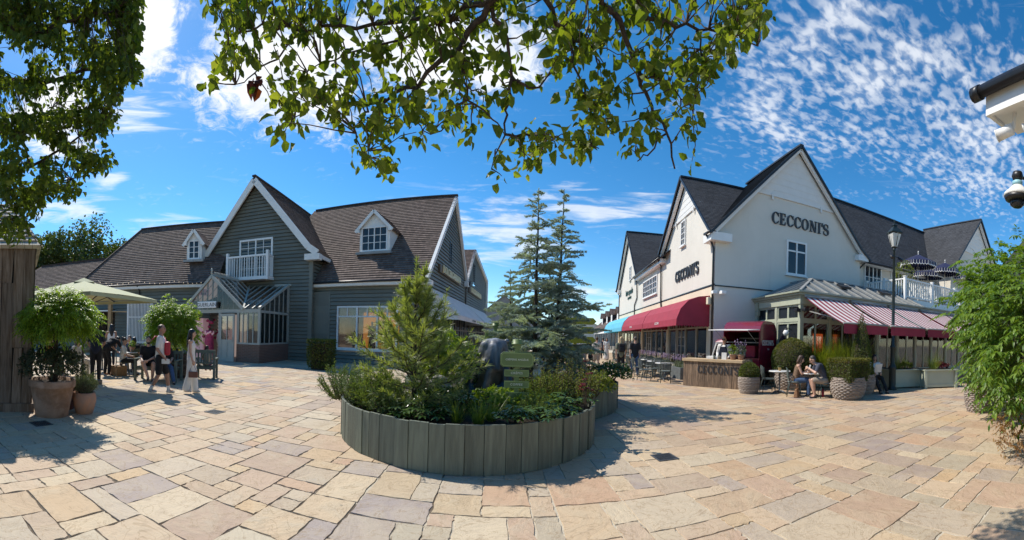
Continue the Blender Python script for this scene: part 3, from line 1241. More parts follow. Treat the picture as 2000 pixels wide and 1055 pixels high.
# --- awnings over the shopfront
def awning_profile(y0, y1, m, name, logo=None):
    prof = [(0, 3.55), (-.5, 3.48), (-.95, 3.3), (-1.28, 2.95), (-1.45, 2.52), (-1.46, 2.32)]
    a = MB()
    n = 40
    for k in range(len(prof) - 1):
        (x0, z0), (x1, z1) = prof[k], prof[k + 1]
        a.sheet([(x0, y0, z0), (x1, y0, z1), (x1, y1, z1), (x0, y1, z0)])
    # scalloped edge
    sc = int((y1 - y0) / .16)
    for k in range(sc):
        ya, yb = y0 + (y1 - y0) * k / sc, y0 + (y1 - y0) * (k + 1) / sc
        ym = (ya + yb) / 2
        a.sheet([(-1.46, ya, 2.32), (-1.465, ya, 2.27), (-1.465, ym, 2.215), (-1.465, yb, 2.27), (-1.46, yb, 2.32)])
    for y in (y0, y1):
        a.sheet([(x, y, z) for x, z in prof] + [(0, y, 2.32)])
        for k in range(9):
            xa, xb = -1.46 + k * .162, -1.46 + (k + 1) * .162
            a.sheet([(xa, y, 2.32), (xa, y + .003, 2.27), ((xa + xb) / 2, y + .003, 2.215), (xb, y + .003, 2.27), (xb, y, 2.32)])
    o = a.build(name, m, WB)
    if logo:
        text_obj('lettering', logo, .15, M_white, o, (-1.475, (y0 + y1) / 2, 2.42), (PI / 2, 0, -PI / 2), .006)
    return o


M_red = mat('burgundy canvas', (.30, .022, .045), .75, .1, 2.0, .1, 90)
M_blue = mat('turquoise canvas', (.10, .42, .58), .75, .1, 2.0)
awning_profile(.45, 6.6, M_red, 'red_awning', "CECCONI'S")
awning_profile(6.68, 13.4, M_red, 'red_awning', "CECCONI'S")
awning_profile(13.6, 23.9, M_blue, 'blue_awning')

# ================================================================ glazed dining room against its gable
GC = thing('conservatory', 'sage green glazed dining room with red and white striped awnings', 'conservatory', (7.87, 13.93, 0), -0.11)
X0, YF, XE = 1.95, -3.3, 22.0
f = MB()
# left side: posts and rails
for y in (-3.3, -1.72, -.13):
    f.box(X0, X0 + .13, y, y + .13, 0, 3.05)
f.box(X0 + .01, X0 + .12, -3.16, -.14, 2.42, 2.5)
f.box(X0 + .01, X0 + .12, -3.16, -.14, .0, .55)
# front posts
xs = [X0 + .131] + [X0 + 1.35 * k for k in range(1, 15)]
for x in xs[1:]:
    f.box(x, x + .12, YF, YF + .12, 0, 3.05)
for a, b in zip(xs, xs[1:]):
    x0 = a + (.12 if a != xs[0] else 0)
    f.box(x0, b, YF + .01, YF + .11, 2.42, 2.5)
    f.box(x0, b, YF + .01, YF + .11, 0, .5)
f.build('frame', M_sage, GC)
for (y0, y1) in ((-3.17, -1.72), (-1.59, -.13)):
    window(GC, y0, y1, 2.5, 3.05, 2, 1, M_sage, M_pane, y=X0 + .1, side=True, fw=.07, bar=.1, sill=False)
    window(GC, y0, y1, .55, 2.42, 2, 1, M_sage, M_pane, y=X0 + .1, side=True, fw=.07, bar=.1, sill=False)
for a, b in zip(xs, xs[1:]):
    x0 = a + (.12 if a != xs[0] else 0)
    window(GC, x0, b, 2.5, 3.05, 2, 1, M_sage, M_clear, y=YF + .08, fw=.05, bar=.07, sill=False, depth=.05)
    window(GC, x0, b, .5, 2.42, 2, 1, M_sage, M_clear, y=YF + .08, fw=.05, bar=.07, sill=False, depth=.05)
# cornice
k = MB()
k.box(X0 - .03, XE, YF - .03, YF + .15, 3.051, 3.3)
k.box(X0 - .031, X0 + .15, YF + .151, 0, 3.051, 3.3)
k.build('frieze', M_sage, GC)
k = MB()
for e, z0, z1 in ((.08, 3.3, 3.37), (.15, 3.37, 3.45), (.22, 3.45, 3.52)):
    k.box(X0 - e, XE, YF - e, YF + .2, z0, z1)
    k.box(X0 - e, X0 + .2, YF + .2, -.002, z0, z1 - .001)
k.box(X0 - .1, X0 - .005, -.35, -.25, 2.6, 3.3)
k.box(X0 - .12, X0 - .004, -.42, -.18, 2.75, 3.0)
k.build('cornice', M_sagedk, GC, bevel=.01)
gutter_pipe = MB().tube([(X0 - .06, -.3, 2.7), (X0 - .06, -.3, .1)], .05)
gutter_pipe.build('downpipe', M_sagedk, GC)
# glazed hip roof with lead bars
rf = MB()
ap, ar = Vector((3.75, -1.6, 4.35)), Vector((9.5, -1.6, 4.35))
e0, e1, e2 = Vector((X0 - .1, YF - .1, 3.5)), Vector((9.6, YF - .1, 3.5)), Vector((X0 - .1, 0, 3.5))
rf.sheet([e0, e1, ar, ap])
rf.sheet([e2, e0, ap, ap + Vector((0, 1.6, 0))])
rf.build('roof_glass', glass_mat('roof glass', (.13, .14, .14), 0, .12), GC)
lb = MB()
def lbar(a, b, w=.05):
    lb.bar(Vector(a) + Vector((0, 0, .03)), Vector(b) + Vector((0, 0, .03)), w, .05)
lbar(e0, ap, .1)
lbar(ap, ar, .1)
lbar(ap, ap + Vector((0, 1.6, 0)), .1)
for n in range(1, 13):
    x = X0 + .6 * n
    if x < ap.x:
        t = (x - e0.x) / (ap.x - e0.x)
        lbar((x, YF - .1, 3.5), e0.lerp(ap, t))
    else:
        lbar((x, YF - .1, 3.5), (x, -1.6, 4.35))
for n in range(1, 6):
    y = YF + .55 * n
    if y < -1.6:
        lbar((X0 - .1, y, 3.5), e0.lerp(ap, (y - e0.y) / (ap.y - e0.y)))
    else:
        lbar((X0 - .1, y, 3.5), (ap.x, y, 4.35))
lb.build('glazing_bar', M_lead, GC)
vb = MB()
for x in (4.6, 7.2):
    vb.hexa([(x, -2.5, 3.98), (x + .6, -2.5, 3.98), (x + .6, -2.2, 4.12), (x, -2.2, 4.12)], [(x, -2.52, 4.06), (x + .6, -2.52, 4.06), (x + .6, -2.22, 4.2), (x, -2.22, 4.2)])
vb.builds('roof_vent', M_black, GC)
# inside
i = MB()
i.box(X0 + .3, XE, -.12, -.05, 0, 3.4)
i.box(X0 + .3, XE, -2.9, -.12, 3.36, 3.42)
for n in range(9):
    i.box(3 + n * 1.7, 3.9 + n * 1.7, -1.2, -.4, .0, .75)
i.build('room_interior', M_room, GC)
i = MB()
for n in range(7):
    x = 5.0 + n * 1.25
    i.box(x, x + .55, -.2, -.121, 1.2, 2.1)
    i.box(x + .05, x + .3, -2.2, -2.0, 1.0, 1.3)
i.builds('orange_lamp', emit_mat('amber glow', (.9, .16, .04), .55), GC)  # glowing boxes for the orange lamps inside
# globe lamps on brackets
for (x, y, z) in ((X0 - .28, -2.82, 2.0),):
    p = MB().tube([(X0 - .01, y, z + .1), (x + .08, y, z + .18), (x, y, z + .16), (x, y, z + .1)], .015, 6).lathe([(.02, .1), (.07, .12), (.05, .16)], 12, x, y, z)
    lp = p.build('wall_lamp', M_black, GC)
    MB().lathe([(.01, -.12), (.075, -.095), (.12, 0), (.075, .095), (.01, .12)], 18, x, y, z).build('globe', mat('opal glass', (.85, .84, .8), .2), lp)
pc = MB()
pc.box(X0 - .2, X0 - .02, -3.35, -3.2, 2.75, 2.88).box(X0 + .02, X0 + .2, YF - .25, YF - .05, 2.78, 2.9).tube([(X0 - .02, -3.25, 2.85), (X0 - .15, -3.3, 2.95)], .03)
pc.builds('security_camera', M_black, GC, bevel=.02)


# striped awnings
def stripe_mat():
    m = bpy.data.materials.new('striped canvas')
    m.use_nodes = True
    T = NT(m.node_tree)
    p = T.n['Principled BSDF']
    tc = T.node('ShaderNodeTexCoord').outputs['Object']
    s = T.node('ShaderNodeSeparateXYZ')
    T.l.new(tc, s.inputs[0])
    fr = T.m('FRACT', T.m('MULTIPLY', s.outputs[0], 3.8))
    k = T.m('GREATER_THAN', fr, .5)
    n = T.noise(tc, 3, 3)
    T.l.new(T.mix(k, T.mix(n, (.74, .70, .65), (.84, .80, .75)), T.mix(n, (.28, .025, .05), (.36, .04, .065))), p.inputs['Base Color'])
    p.inputs['Roughness'].default_value = .8
    tr = T.node('ShaderNodeBsdfTranslucent')
    T.l.new(T.mix(k, (.7, .66, .6), (.3, .02, .04)), tr.inputs[0])
    mx = T.node('ShaderNodeMixShader')
    mx.inputs[0].default_value = .18
    T.l.new(p.outputs[0], mx.inputs[1])
    T.l.new(tr.outputs[0], mx.inputs[2])
    T.l.new(mx.outputs[0], T.n['Material Output'].inputs[0])
    return m


M_stripe = stripe_mat()
for a0, a1 in ((2.02, 4.12), (4.3, 6.4), (6.58, 8.68), (8.86, 10.96), (11.14, 13.3), (13.5, 16.6), (16.8, 19.9)):
    a = MB()
    zt, zb, yt, yb = 3.3, 2.27, YF - .12, -5.55
    nx, ny = 12, 5
    pts = []
    for j in range(ny + 1):
        for k in range(nx + 1):
            t = j / ny
            sag = -.05 * math.sin(PI * t) - .012 * math.sin(PI * 3 * k / nx) * t
            pts.append((a0 + (a1 - a0) * k / nx, yt + (yb - yt) * t, zt + (zb - zt) * t + sag))
    a.add(pts, [(j * (nx + 1) + k, j * (nx + 1) + k + 1, (j + 1) * (nx + 1) + k + 1, (j + 1) * (nx + 1) + k) for j in range(ny) for k in range(nx)], smooth=True)
    o = a.build('striped_awning', M_stripe, GC)
    v = MB()
    n = 28
    for k in range(n):
        xa, xb = a0 + (a1 - a0) * k / n, a0 + (a1 - a0) * (k + 1) / n
        v.sheet([(xa, yb - .01, zb + .02), (xb, yb - .01, zb + .02), (xb, yb - .015, zb - .29), ((xa + xb) / 2, yb - .02, zb - .32), (xa, yb - .015, zb - .29)])
    v.build('valance', M_red, o)
    h = MB().tube([(a0, yb, zb + .03), (a1, yb, zb + .03)], .035, 8)
    for x in (a0 + .25, a1 - .25):
        h.bar((x, yt, zt - .5), (x + .15, (yt + yb) / 2, zt - .75), .04).bar((x + .15, (yt + yb) / 2, zt - .75), (x, yb, zb), .04)
    h.tube([(a0, yt - .02, zt + .03), (a1, yt - .02, zt + .03)], .06, 8)
    h.build('awning_arm', M_lead, o)
hb = MB()
for x in (3.3, 6.9, 10.5):
    hb.box(x, x + 1.2, YF - .35, YF - .2, 2.5, 2.62)
hb.builds('patio_heater', M_lead, GC, bevel=.02)

# --- roof terrace
TR = thing('roof_terrace', 'white balustraded roof terrace above the striped awnings', 'terrace', (7.87, 13.93, 0), -0.11)
MB().box(9.0, 21.8, -2.4, .48, 3.53, 3.99).build('deck', M_white, TR)
def balustrade(p, q, n, posts):
    p, q = Vector(p), Vector(q)
    d = (q - p)
    a = MB()
    a.bar(p + Vector((0, 0, .12)), q + Vector((0, 0, .12)), .07, .06)
    a.bar(p + Vector((0, 0, 1.02)), q + Vector((0, 0, 1.02)), .09, .06)
    a.build('rail', M_white, TR)
    b = MB()
    for k in range(n):
        c = p + d * ((k + .5) / n)
        b.box(c.x - .022, c.x + .022, c.y - .022, c.y + .022, c.z + .15, c.z + .99)
    b.build('balusters', M_white, TR)
    for t in posts:
        c = p + d * t
        MB().box(c.x - .07, c.x + .07, c.y - .07, c.y + .07, c.z, c.z + 1.12).box(c.x - .09, c.x + .09, c.y - .09, c.y + .09, c.z + 1.12, c.z + 1.16).build('post', M_white, TR)


balustrade((9.07, .4, 3.99), (9.07, -2.33, 3.99), 17, (0, .5, 1))
balustrade((9.07, -2.33, 3.99), (21.7, -2.33, 3.99), 78, (.19, .38, .57, .76, 1))
# ================================================================ the grey-green weatherboarded shops
def board_mat(name, c):
    m = bpy.data.materials.new(name)
    m.use_nodes = True
    T = NT(m.node_tree)
    p = T.n['Principled BSDF']
    uv = T.node('ShaderNodeUVMap').outputs[0]
    s = T.node('ShaderNodeSeparateXYZ')
    T.l.new(uv, s.inputs[0])
    row = T.m('FLOOR', T.m('DIVIDE', T.m('ADD', s.outputs[1], .001), .20))
    wn = T.node('ShaderNodeTexWhiteNoise', noise_dimensions='1D')
    T.l.new(row, wn.inputs['W'])
    v = T.m('ADD', T.rng(wn.outputs[0], 0, 1, .9, 1.1, False), T.rng(T.noise(uv, .8, 4), .3, .7, -.1, .1))
    T.l.new(T.mix(1.0, c, T.comb(v, v, v), 'MULTIPLY'), p.inputs['Base Color'])
    p.inputs['Roughness'].default_value = .6
    b = T.node('ShaderNodeBump')
    b.inputs['Strength'].default_value = .15
    b.inputs['Distance'].default_value = .01
    T.l.new(T.noise(T.comb(T.m('MULTIPLY', s.outputs[0], 2.0), T.m('MULTIPLY', s.outputs[1], 40.0), 0.0), 1.0, 4), b.inputs['Height'])
    T.l.new(b.outputs[0], p.inputs['Normal'])
    return m


M_wb = board_mat('weatherboard', (.150, .152, .122))
M_wbs = mat('trim green grey', (.17, .172, .14), .55, .06, 3)
M_conf = mat('glasshouse frame', (.36, .365, .32), .5, .06, 3)
M_tile = tile_mat('brown clay tile', (.15, .108, .09), .34, .20, .18, (.165, .125, .10))
M_lite = mat('painted trim', (.76, .75, .71), .55, .05, 3)
M_brick = None


def brick_mat():
    m = bpy.data.materials.new('red brick')
    m.use_nodes = True
    T = NT(m.node_tree)
    p = T.n['Principled BSDF']
    tc = T.node('ShaderNodeTexCoord').outputs['Object']
    s = T.node('ShaderNodeSeparateXYZ')
    T.l.new(tc, s.inputs[0])
    bt = T.node('ShaderNodeTexBrick')
    T.l.new(T.comb(T.m('ADD', s.outputs[0], s.outputs[1]), s.outputs[2], 0.0), bt.inputs[0])
    bt.inputs['Color1'].default_value = (.22, .085, .055, 1)
    bt.inputs['Color2'].default_value = (.13, .06, .045, 1)
    bt.inputs['Mortar'].default_value = (.26, .22, .18, 1)
    bt.inputs['Scale'].default_value = 1
    bt.inputs['Brick Width'].default_value = .225
    bt.inputs['Row Height'].default_value = .075
    bt.inputs['Mortar Size'].default_value = .008
    T.l.new(T.mix(T.noise(tc, 5, 4), bt.outputs[0], (.16, .10, .07), 'MIX'), p.inputs['Base Color'])
    p.inputs['Roughness'].default_value = .9
    return m


M_brick = brick_mat()
GT = 'brown tiled grey weatherboarded shops'

# ---------------- block on the street corner
DB = thing('corner_shop', 'grey weatherboarded corner shop with gold lettering and white side awning', 'building', (-4.2, 18.43, 0), -0.06)
w = MB()
hole = (-4.86, -1.3, .66, 3.02)
lap(w, (0, 0, 0), (1, 0, 0), (0, 0, 1), [(-6.9, 0), (0, 0), (0, 4.4), (-6.9, 4.4)], .20, .05, gap=.03, holes=[hole])
lap(w, (0, 0, 0), (0, 1, 0), (0, 0, 1), [(0, 2.9), (10.26, 2.9), (10.26, 5.75), (5.85, 10.15), (0, 4.4)], .20, .05, gap=.03, holes=[(4.85, 5.5, 6.0, 7.3)])
lap(w, (-.02, 10.3, 0), (0, 1, 0), (0, 0, 1), [(0, 2.9), (12, 2.9), (12, 7.3), (3.6, 8.55), (.4, 5.8), (0, 5.6)], .20, .05, gap=.03, holes=[(3.6, 4.5, 5.9, 7.6)])
w.build('wall', M_wb, DB, smooth=False)
tr = MB()
tr.box(-.14, .04, -.04, .14, 0, 4.3)
tr.box(-.02, .05, 10.2, 10.34, 3, 5.6)
tr.box(-.04, .05, 22.25, 22.42, 0, 7.2)
tr.box(-5.3, -5.22, -.05, -.03, 0, 4.2)
tr.builds('corner_board', M_wbs, DB)
r = MB()
roof_poly(r, [(-10.2, -.32, 4.22), (.22, -.32, 4.22), (.22, 5.85, 10.32), (-10.2, 5.85, 10.32)], .20, .034)
roof_poly(r, [(.22, 5.85, 10.32), (-10.2, 5.85, 10.32), (-10.2, 10.5, 5.6), (.22, 10.5, 5.6)], .20, .034, 2)
roof_poly(r, [(.2, 10.4, 5.55), (.2, 13.9, 8.75), (-8, 13.9, 8.75), (-8, 10.4, 5.55)], .20, .034, 3)
roof_poly(r, [(.2, 13.9, 8.75), (.2, 22.6, 7.35), (-8, 22.6, 7.35), (-8, 13.9, 8.75)], .20, .034, 4)
r.build('roof', M_tile, DB)
v = MB()
v.bar((-10, 5.85, 10.36), (.24, 5.85, 10.36), .22, .1)
v.build('ridge', M_tile, DB)
g = MB()
for a, b in (((.13, -.3, 4.22), (.13, 5.85, 10.2)), ((.13, 5.85, 10.2), (.13, 10.45, 5.55)), ((.1, 10.45, 5.5), (.1, 13.9, 8.62)), ((.1, 13.9, 8.62), (.1, 22.5, 7.25))):
    g.bar(a, b, .16, .2)
g.box(.02, .3, -.36, .3, 3.98, 4.22)
g.box(.02, .3, 9.9, 10.5, 5.2, 5.55)
g.box(.02, .2, 22.2, 22.6, 4.4, 7.2)
g.box(-6.7, .02, -.34, -.31, 4.02, 4.2)
g.box(-6.7, .02, -.31, -.005, 3.99, 4.03)
g.builds('bargeboard', M_lite, DB)
MB().tube([(-6.8, -.4, 4.2), (.25, -.4, 4.2)], .06).build('gutter', M_black, DB)
MB().tube([(-.05, -.35, 4.15), (-.2, -.1, 3.9), (-.2, -.08, .1)], .04).build('downpipe', M_black, DB)
MB().tube([(.3, 10.4, 5.5), (.08, 10.38, 5.1), (.08, 10.38, 3.4)], .05).lathe([(.1, -.2), (.16, .1)], 8, .3, 10.4, 5.5).build('downpipe', M_black, DB)
# louvred openings on the street side
for y0, y1, z0, z1, yy in ((4.88, 5.47, 6.03, 7.27, 0), (13.95, 14.75, 5.95, 7.55, -.02)):
    a = MB()
    for k in range(9):
        z = z0 + (z1 - z0) * k / 9
        a.hexa([(-.05, y0 + .05, z), (-.05, y1 - .05, z), (.03, y1 - .05, z - .05), (.03, y0 + .05, z - .05)], [(-.05, y0 + .05, z + .03), (-.05, y1 - .05, z + .03), (.03, y1 - .05, z - .02), (.03, y0 + .05, z - .02)])
    a.box(-.03, .05, y0, y0 + .06, z0 - .03, z1 + .03).box(-.03, .05, y1 - .06, y1, z0 - .03, z1 + .03)
    a.box(-.3, -.2, y0, y1, z0, z1)
    a.build('louvre', M_black, DB)
# shop window with its display
f = MB()
x0, x1, z0, z1 = -4.8, -1.38, .72, 2.98
for x in (x0, -3.66, -2.52, x1 - .09):
    f.box(x, x + .09, -.06, .08, z0, z1)
for a, b in ((x0 + .09, -3.66), (-3.57, -2.52), (-2.43, x1 - .09)):
    f.box(a, b, -.06, .08, z1 - .09, z1)
    f.box(a, b, -.06, .08, z0, z0 + .09)
    f.box(a, b, -.05, .07, 2.4, 2.47)
    m_ = (a + b) / 2
    f.box(m_ - .025, m_ + .025, -.04, .06, 2.47, z1 - .09)
f.box(x0 - .06, x1 + .06, -.12, -.061, z0 - .06, z0 - .002)
sw = f.build('shop_window', M_lite, DB)
MB().box(x0 + .04, x1 - .04, .0, .012, z0 + .04, z1 - .04).build('pane', glass_mat('display glass', clear=.9), sw)
dsp = MB()
dsp.box(-4.9, -1.2, 2.0, 2.05, .5, 3.2).box(-4.9, -1.2, .1, 2.0, .6, .70)
dsp.box(-4.95, -4.9, .1, 2.0, .6, 3.2).box(-1.25, -1.2, .1, 2.0, .6, 3.2)
dsp.build('display_room', mat('display plaster', (.42, .36, .31), .8, .2, 2), sw)
MB().box(-4.9, -1.2, .1, 2.0, 3.1, 3.2).build('display_ceiling', M_black, sw)
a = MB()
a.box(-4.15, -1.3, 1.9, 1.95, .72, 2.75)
a.build('orange_backdrop', emit_mat('glowing orange panel', (.62, .24, .035), .42), sw)  # light of the shop's lamps put into the backdrop as a glow
a = MB().lathe([(.9, 0), (.9, .03)], 30)
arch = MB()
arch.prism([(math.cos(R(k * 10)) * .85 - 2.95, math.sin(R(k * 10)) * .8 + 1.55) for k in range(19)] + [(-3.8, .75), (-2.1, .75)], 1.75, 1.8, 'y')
arch.build('yellow_arch', emit_mat('glowing ochre panel', (.55, .30, .05), .3), sw)  # the arch glows too, in place of lamplight falling on it
MB().box(-4.25, -4.12, .8, 1.0, .72, 3.0).build('display_post', M_black, sw)
# gold lettering on a plank
M_gold = mat('gold leaf', (.80, .66, .36), .4, .1, 4, metal=.15)
for y0, y1, yy in ((2.2, 8.0, 0), (11.7, 18.2, -.02)):
    b = MB().box(.035 + yy, .16 + yy, y0, y1, 4.98, 5.4)
    pl = b.build('sign_board', mat('bronze board', (.12, .08, .045), .5, .2, 3), DB)
    text_obj('lettering', 'DOLCE&GABBANA', .60, M_gold, pl, (.21 + yy, (y0 + y1) / 2, 5.2), (PI / 2, 0, PI / 2), .06, sx=1.0 * (y1 - y0) / 5.95)
# white awning along the street side
M_canvas = mat('white canvas', (.70, .67, .62), .8, .06, 1.5)
for y0, y1, txt in ((.55, 10.6, 1), (10.75, 21.5, 0)):
    a = MB()
    pr = [(.04, 3.95), (1.0, 3.05), (1.5, 2.62), (1.52, 2.37)]
    for (xa, za), (xb, zb) in zip(pr, pr[1:]):
        a.sheet([(xa, y0, za), (xb, y0 + .25, zb), (xb, y1 - .25, zb), (xa, y1, za)])
    for y, q in ((y0, .25), (y1, -.25)):
        a.sheet([(.04, y, 3.95), (1.0, y + q, 3.05), (1.5, y + q, 2.62), (1.52, y + q, 2.37), (.04, y, 2.37)])
    o = a.build('white_awning', M_canvas, DB)
    text_obj('lettering', 'DOLCE&GABBANA', .16, M_black, o, (1.535, (y0 + y1) / 2, 2.48), (PI / 2, 0, PI / 2), .004)
f = MB()
for k in range(13):
    y = .2 + k * 1.75
    f.box(-.08, .03, y, y + .16, 0, 2.9)
    f.box(-.06, .01, y + .82, y + .88, 0, 2.9)
f.box(-.07, .02, .2, 22, 2.75, 2.92)
f.box(-.07, .02, .2, 22, 1.9, 1.97)
f.box(-.07, .025, .2, 22, 0, .4)
f.build('shopfront_frame', mat('dark taupe joinery', (.20, .175, .15), .5, .1, 3), DB)
MB().box(-.04, -.028, .2, 22, .4, 2.8).build('shopfront_glass', M_pane, DB)


def dormer(parent, cx, y, w, z0, z1, za, depth, cols=4):
    d = MB()
    d.box(cx - w / 2, cx + w / 2, y, y + .1, z0, z1)
    d.prism([(cx - w / 2, z1), (cx + w / 2, z1), (cx, za - .1)], y, y + .1, 'y')
    d.box(cx - w / 2, cx - w / 2 + .08, y + .1, y + depth, z0, z1)
    d.box(cx + w / 2 - .08, cx + w / 2, y + .1, y + depth, z0, z1)
    o = d.build('dormer', M_lite, parent)
    r = MB()
    e = .2
    k = (za - z1) / (w / 2)
    roof_poly(r, [(cx - w / 2 - e, y - .2, z1 - e * k), (cx, y - .2, za), (cx, y + depth + .8, za), (cx - w / 2 - e, y + depth + .8, z1 - e * k)], .16, .02)
    roof_poly(r, [(cx + w / 2 + e, y - .2, z1 - e * k), (cx, y - .2, za), (cx, y + depth + .8, za), (cx + w / 2 + e, y + depth + .8, z1 - e * k)], .16, .02)
    r.build('dormer_roof', M_tile, o)
    b = MB()
    for s in (-1, 1):
        b.bar((cx + s * (w / 2 + e), y - .19, z1 - e * k - .08), (cx, y - .19, za - .08), .05, .16)
        b.box(cx + s * (w / 2 + .02) - .06, cx + s * (w / 2 + .02) + .06, y - .21, y - .02, z1 - .32, z1 - .12)
    b.build('bargeboard', M_lite, o)
    MB().box(cx - w / 2 - .15, cx + w / 2 + .15, y - .2, y - .002, z0 - .12, z0 + .02).build('flashing', M_lead, o)
    ww = window(o, cx - w / 2 + .12, cx + w / 2 - .12, z0 + .06, z1 - .02, cols, 3, M_white, M_pane, y=y, split=cols // 2, fw=.07)
    return o


dormer(DB, -3.35, 1.35, 1.78, 6.0, 7.4, 8.28, 1.7)

# ---------------- gabled block with the balcony
GB = thing('gabled_shop', 'grey weatherboarded gable block with white balcony above a glass porch', 'building', (-10.34, 18.28, 0), 0.12)
w = MB()
lap(w, (0, 0, 0), (1, 0, 0), (0, 0, 1), [(-7.05, 0), (0, 0), (0, 5.95), (-3.52, 9.95), (-7.05, 6.05)], .20, .05, gap=.03)
lap(w, (0, 0, 0), (0, 1, 0), (0, 0, 1), [(0, 0), (5, 0), (5, 5.9), (0, 5.9)], .20, .05, gap=.03)
lap(w, (-7.05, 5, 0), (0, -1, 0), (0, 0, 1), [(0, 3), (5, 3), (5, 5.95), (0, 5.95)], .20, .05, gap=.03)
w.box(.0, .9, .32, .5, 0, 3.75)
w.build('wall', M_wb, GB, smooth=False)
t = MB()
t.box(-.16, .05, -.05, .12, 0, 5.75)
t.box(-7.1, -6.9, -.05, .1, 0, 5.8)
t.builds('corner_board', M_wbs, GB)
r = MB()
for s in (0, 1):
    def X(x):
        return x if s else -7.04 - x
    roof_poly(r, [(X(-3.52), -.4, 10.3), (X(-3.52), 9, 10.3), (X(-.1), 9, 6.25), (X(-.1), -.4, 6.25)], .20, .034, 3 + s)
    roof_poly(r, [(X(-.1), -.4, 6.25), (X(-.1), 6, 6.25), (X(.5), 6, 5.72), (X(.5), -.4, 5.72)], .20, .034, 5 + s)
r.build('roof', M_tile, GB)
v = MB().bar((-3.52, -.42, 10.33), (-3.52, 9, 10.33), .22, .1)
v.build('ridge', M_tile, GB)
g = MB()
for s in (0, 1):
    def X(x):
        return x if s else -7.04 - x
    g.bar((X(.42), -.36, 5.72), (X(-.12), -.36, 6.08), .1, .34)
    g.bar((X(-.12), -.36, 6.08), (X(-3.52), -.36, 10.1), .1, .34)
    g.box(*sorted((X(-.3), X(.55))), -.42, -.002, 5.38, 5.7)
g.box(.42, .5, -.4, 2.2, 5.5, 5.7)
g.builds('bargeboard', M_lite, GB)
# French window and balcony
window(GB, -4.62, -2.4, 4.55, 6.85, 4, [.25, .62, .81], M_white, M_pane, split=2, fw=.1, sill=False)
b = MB()
b.box(-5.05, -2.3, -.75, -.04, 4.42, 4.6)
b.build('balcony_floor', M_white, GB)
b = MB()
for x in [-5.0 + .165 * k for k in range(17)]:
    b.box(x - .02, x + .02, -.72, -.68, 4.6, 5.7)
for y in (-.55, -.4, -.25, -.1):
    for x in (-5.0, -2.35):
        b.box(x - .02, x + .02, y - .02, y + .02, 4.6, 5.7)
b.box(-5.06, -2.3, -.75, -.65, 5.7, 5.8)
for x in (-5.0, -2.36):
    b.box(x - .04, x + .04, -.64, -.04, 5.7, 5.79)
    b.box(x - .07, x + .07, -.77, -.63, 4.4, 6.0)
b.build('balcony_railing', M_white, GB)

# ---------------- glass porch
PB = thing('glass_porch', 'grey framed glass porch with pitched glass roof on brick plinth', 'porch', (-10.34, 18.28, 0), 0.12)
XL, XR, Y0 = -6.3, -1.3, -3.2
ze, zt, za = 2.62, 4.1, 4.36
gx0, gx1, gc = -6.15, -2.25, -4.2
f = MB()
f.box(XL, XR, Y0, Y0 + .1, 2.45, 2.62)
f.box(XR - .1, XR, Y0 + .1, 0, 2.45, 2.57)
f.box(XL, XL + .1, Y0 + .1, 0, 2.45, 2.57)
for x in (XL, -2.62, XR - .12):
    f.box(x, x + .12, Y0, Y0 + .12, 0 if x < -5 else .9, 2.45)
f.box(-3.75, -3.63, Y0, Y0 + .12, 0, 2.45)
for x in (-2.3, -2.02, -1.72):
    f.box(x, x + .05, Y0 + .02, Y0 + .08, .98, 2.45)
for y in (-2.7, -2.2, -1.7, -1.2, -.7, -.2):
    zz = ze + (zt - ze) * (y - Y0) / -Y0
    f.box(XR - .07, XR - .02, y, y + .05, .98, 2.45)
    f.box(XR - .07, XR - .02, y, y + .05, 2.57, zz - .03)
f.box(XR - .12, XR, Y0 + .12, 0, .9, .98)
f.box(-2.5, XR - .12, Y0, Y0 + .1, .9, .98)
f.bar((XR - .05, Y0, ze + .04), (XR - .05, 0, zt + .04), .12, .12)
f.bar((XL + .05, Y0, ze + .04), (XL + .05, 0, zt + .04), .12, .12)
f.box(XR - .12, XR, -.12, 0, .9, zt)
f.box(-2.2, XR + .1, -.1, 0, zt - .04, zt + .08)
# gable
f.bar((gx0, Y0 - .03, ze), (gc, Y0 - .03, za), .1, .14)
f.bar((gx1, Y0 - .03, ze), (gc, Y0 - .03, za), .1, .14)
for x in [gx0 + .33 * k for k in range(1, 12)]:
    zz = za - abs(x - gc) * (za - ze) / (gc - gx0)
    if zz > ze + .1:
        f.box(x - .022, x + .022, Y0 + .0, Y0 + .06, ze, zz - .04)
f.bar((gc, Y0 - .05, za + .05), (gc, -.02, za + .05), .1, .12)
for k in range(1, 6):
    y = Y0 + .55 * k
    for gx in (gx0, gx1):
        # bars stop at the valley where the gable roof meets the lean-to
        x_in = gx
        t = min(1, max(0, (y - Y0) / -Y0 * (zt - ze) / (za - ze)))
        f.bar((gx + (gc - gx) * t, y, ze + (za - ze) * t + .03), (gc, y, za + .03), .05, .05)
vk = Y0 + (-Y0) * min(1, (za - ze) / (zt - ze))
f.bar((gx1, Y0, ze + .04), (gc + (gx1 - gc) * (1 - (zt - ze) / (za - ze)), 0, zt + .05), .09, .08)
for x in (-1.75, -2.2, -2.65, -3.1, -3.5):
    ys = Y0 if x > gx1 else Y0 + (gx1 - x) / (gx1 - gc) * (za - ze) / (zt - ze) * -Y0
    if ys < -.2:
        f.bar((x, ys, ze + (zt - ze) * (ys - Y0) / -Y0 + .03), (x, 0, zt + .03), .05, .05)
f.build('frame', M_conf, PB)
cr = MB()
cr.lathe([(.03, 0), (.06, .05), (.03, .12), (.07, .2), (.02, .3)], 8, gc, Y0 - .05, za + .1)
n = 26
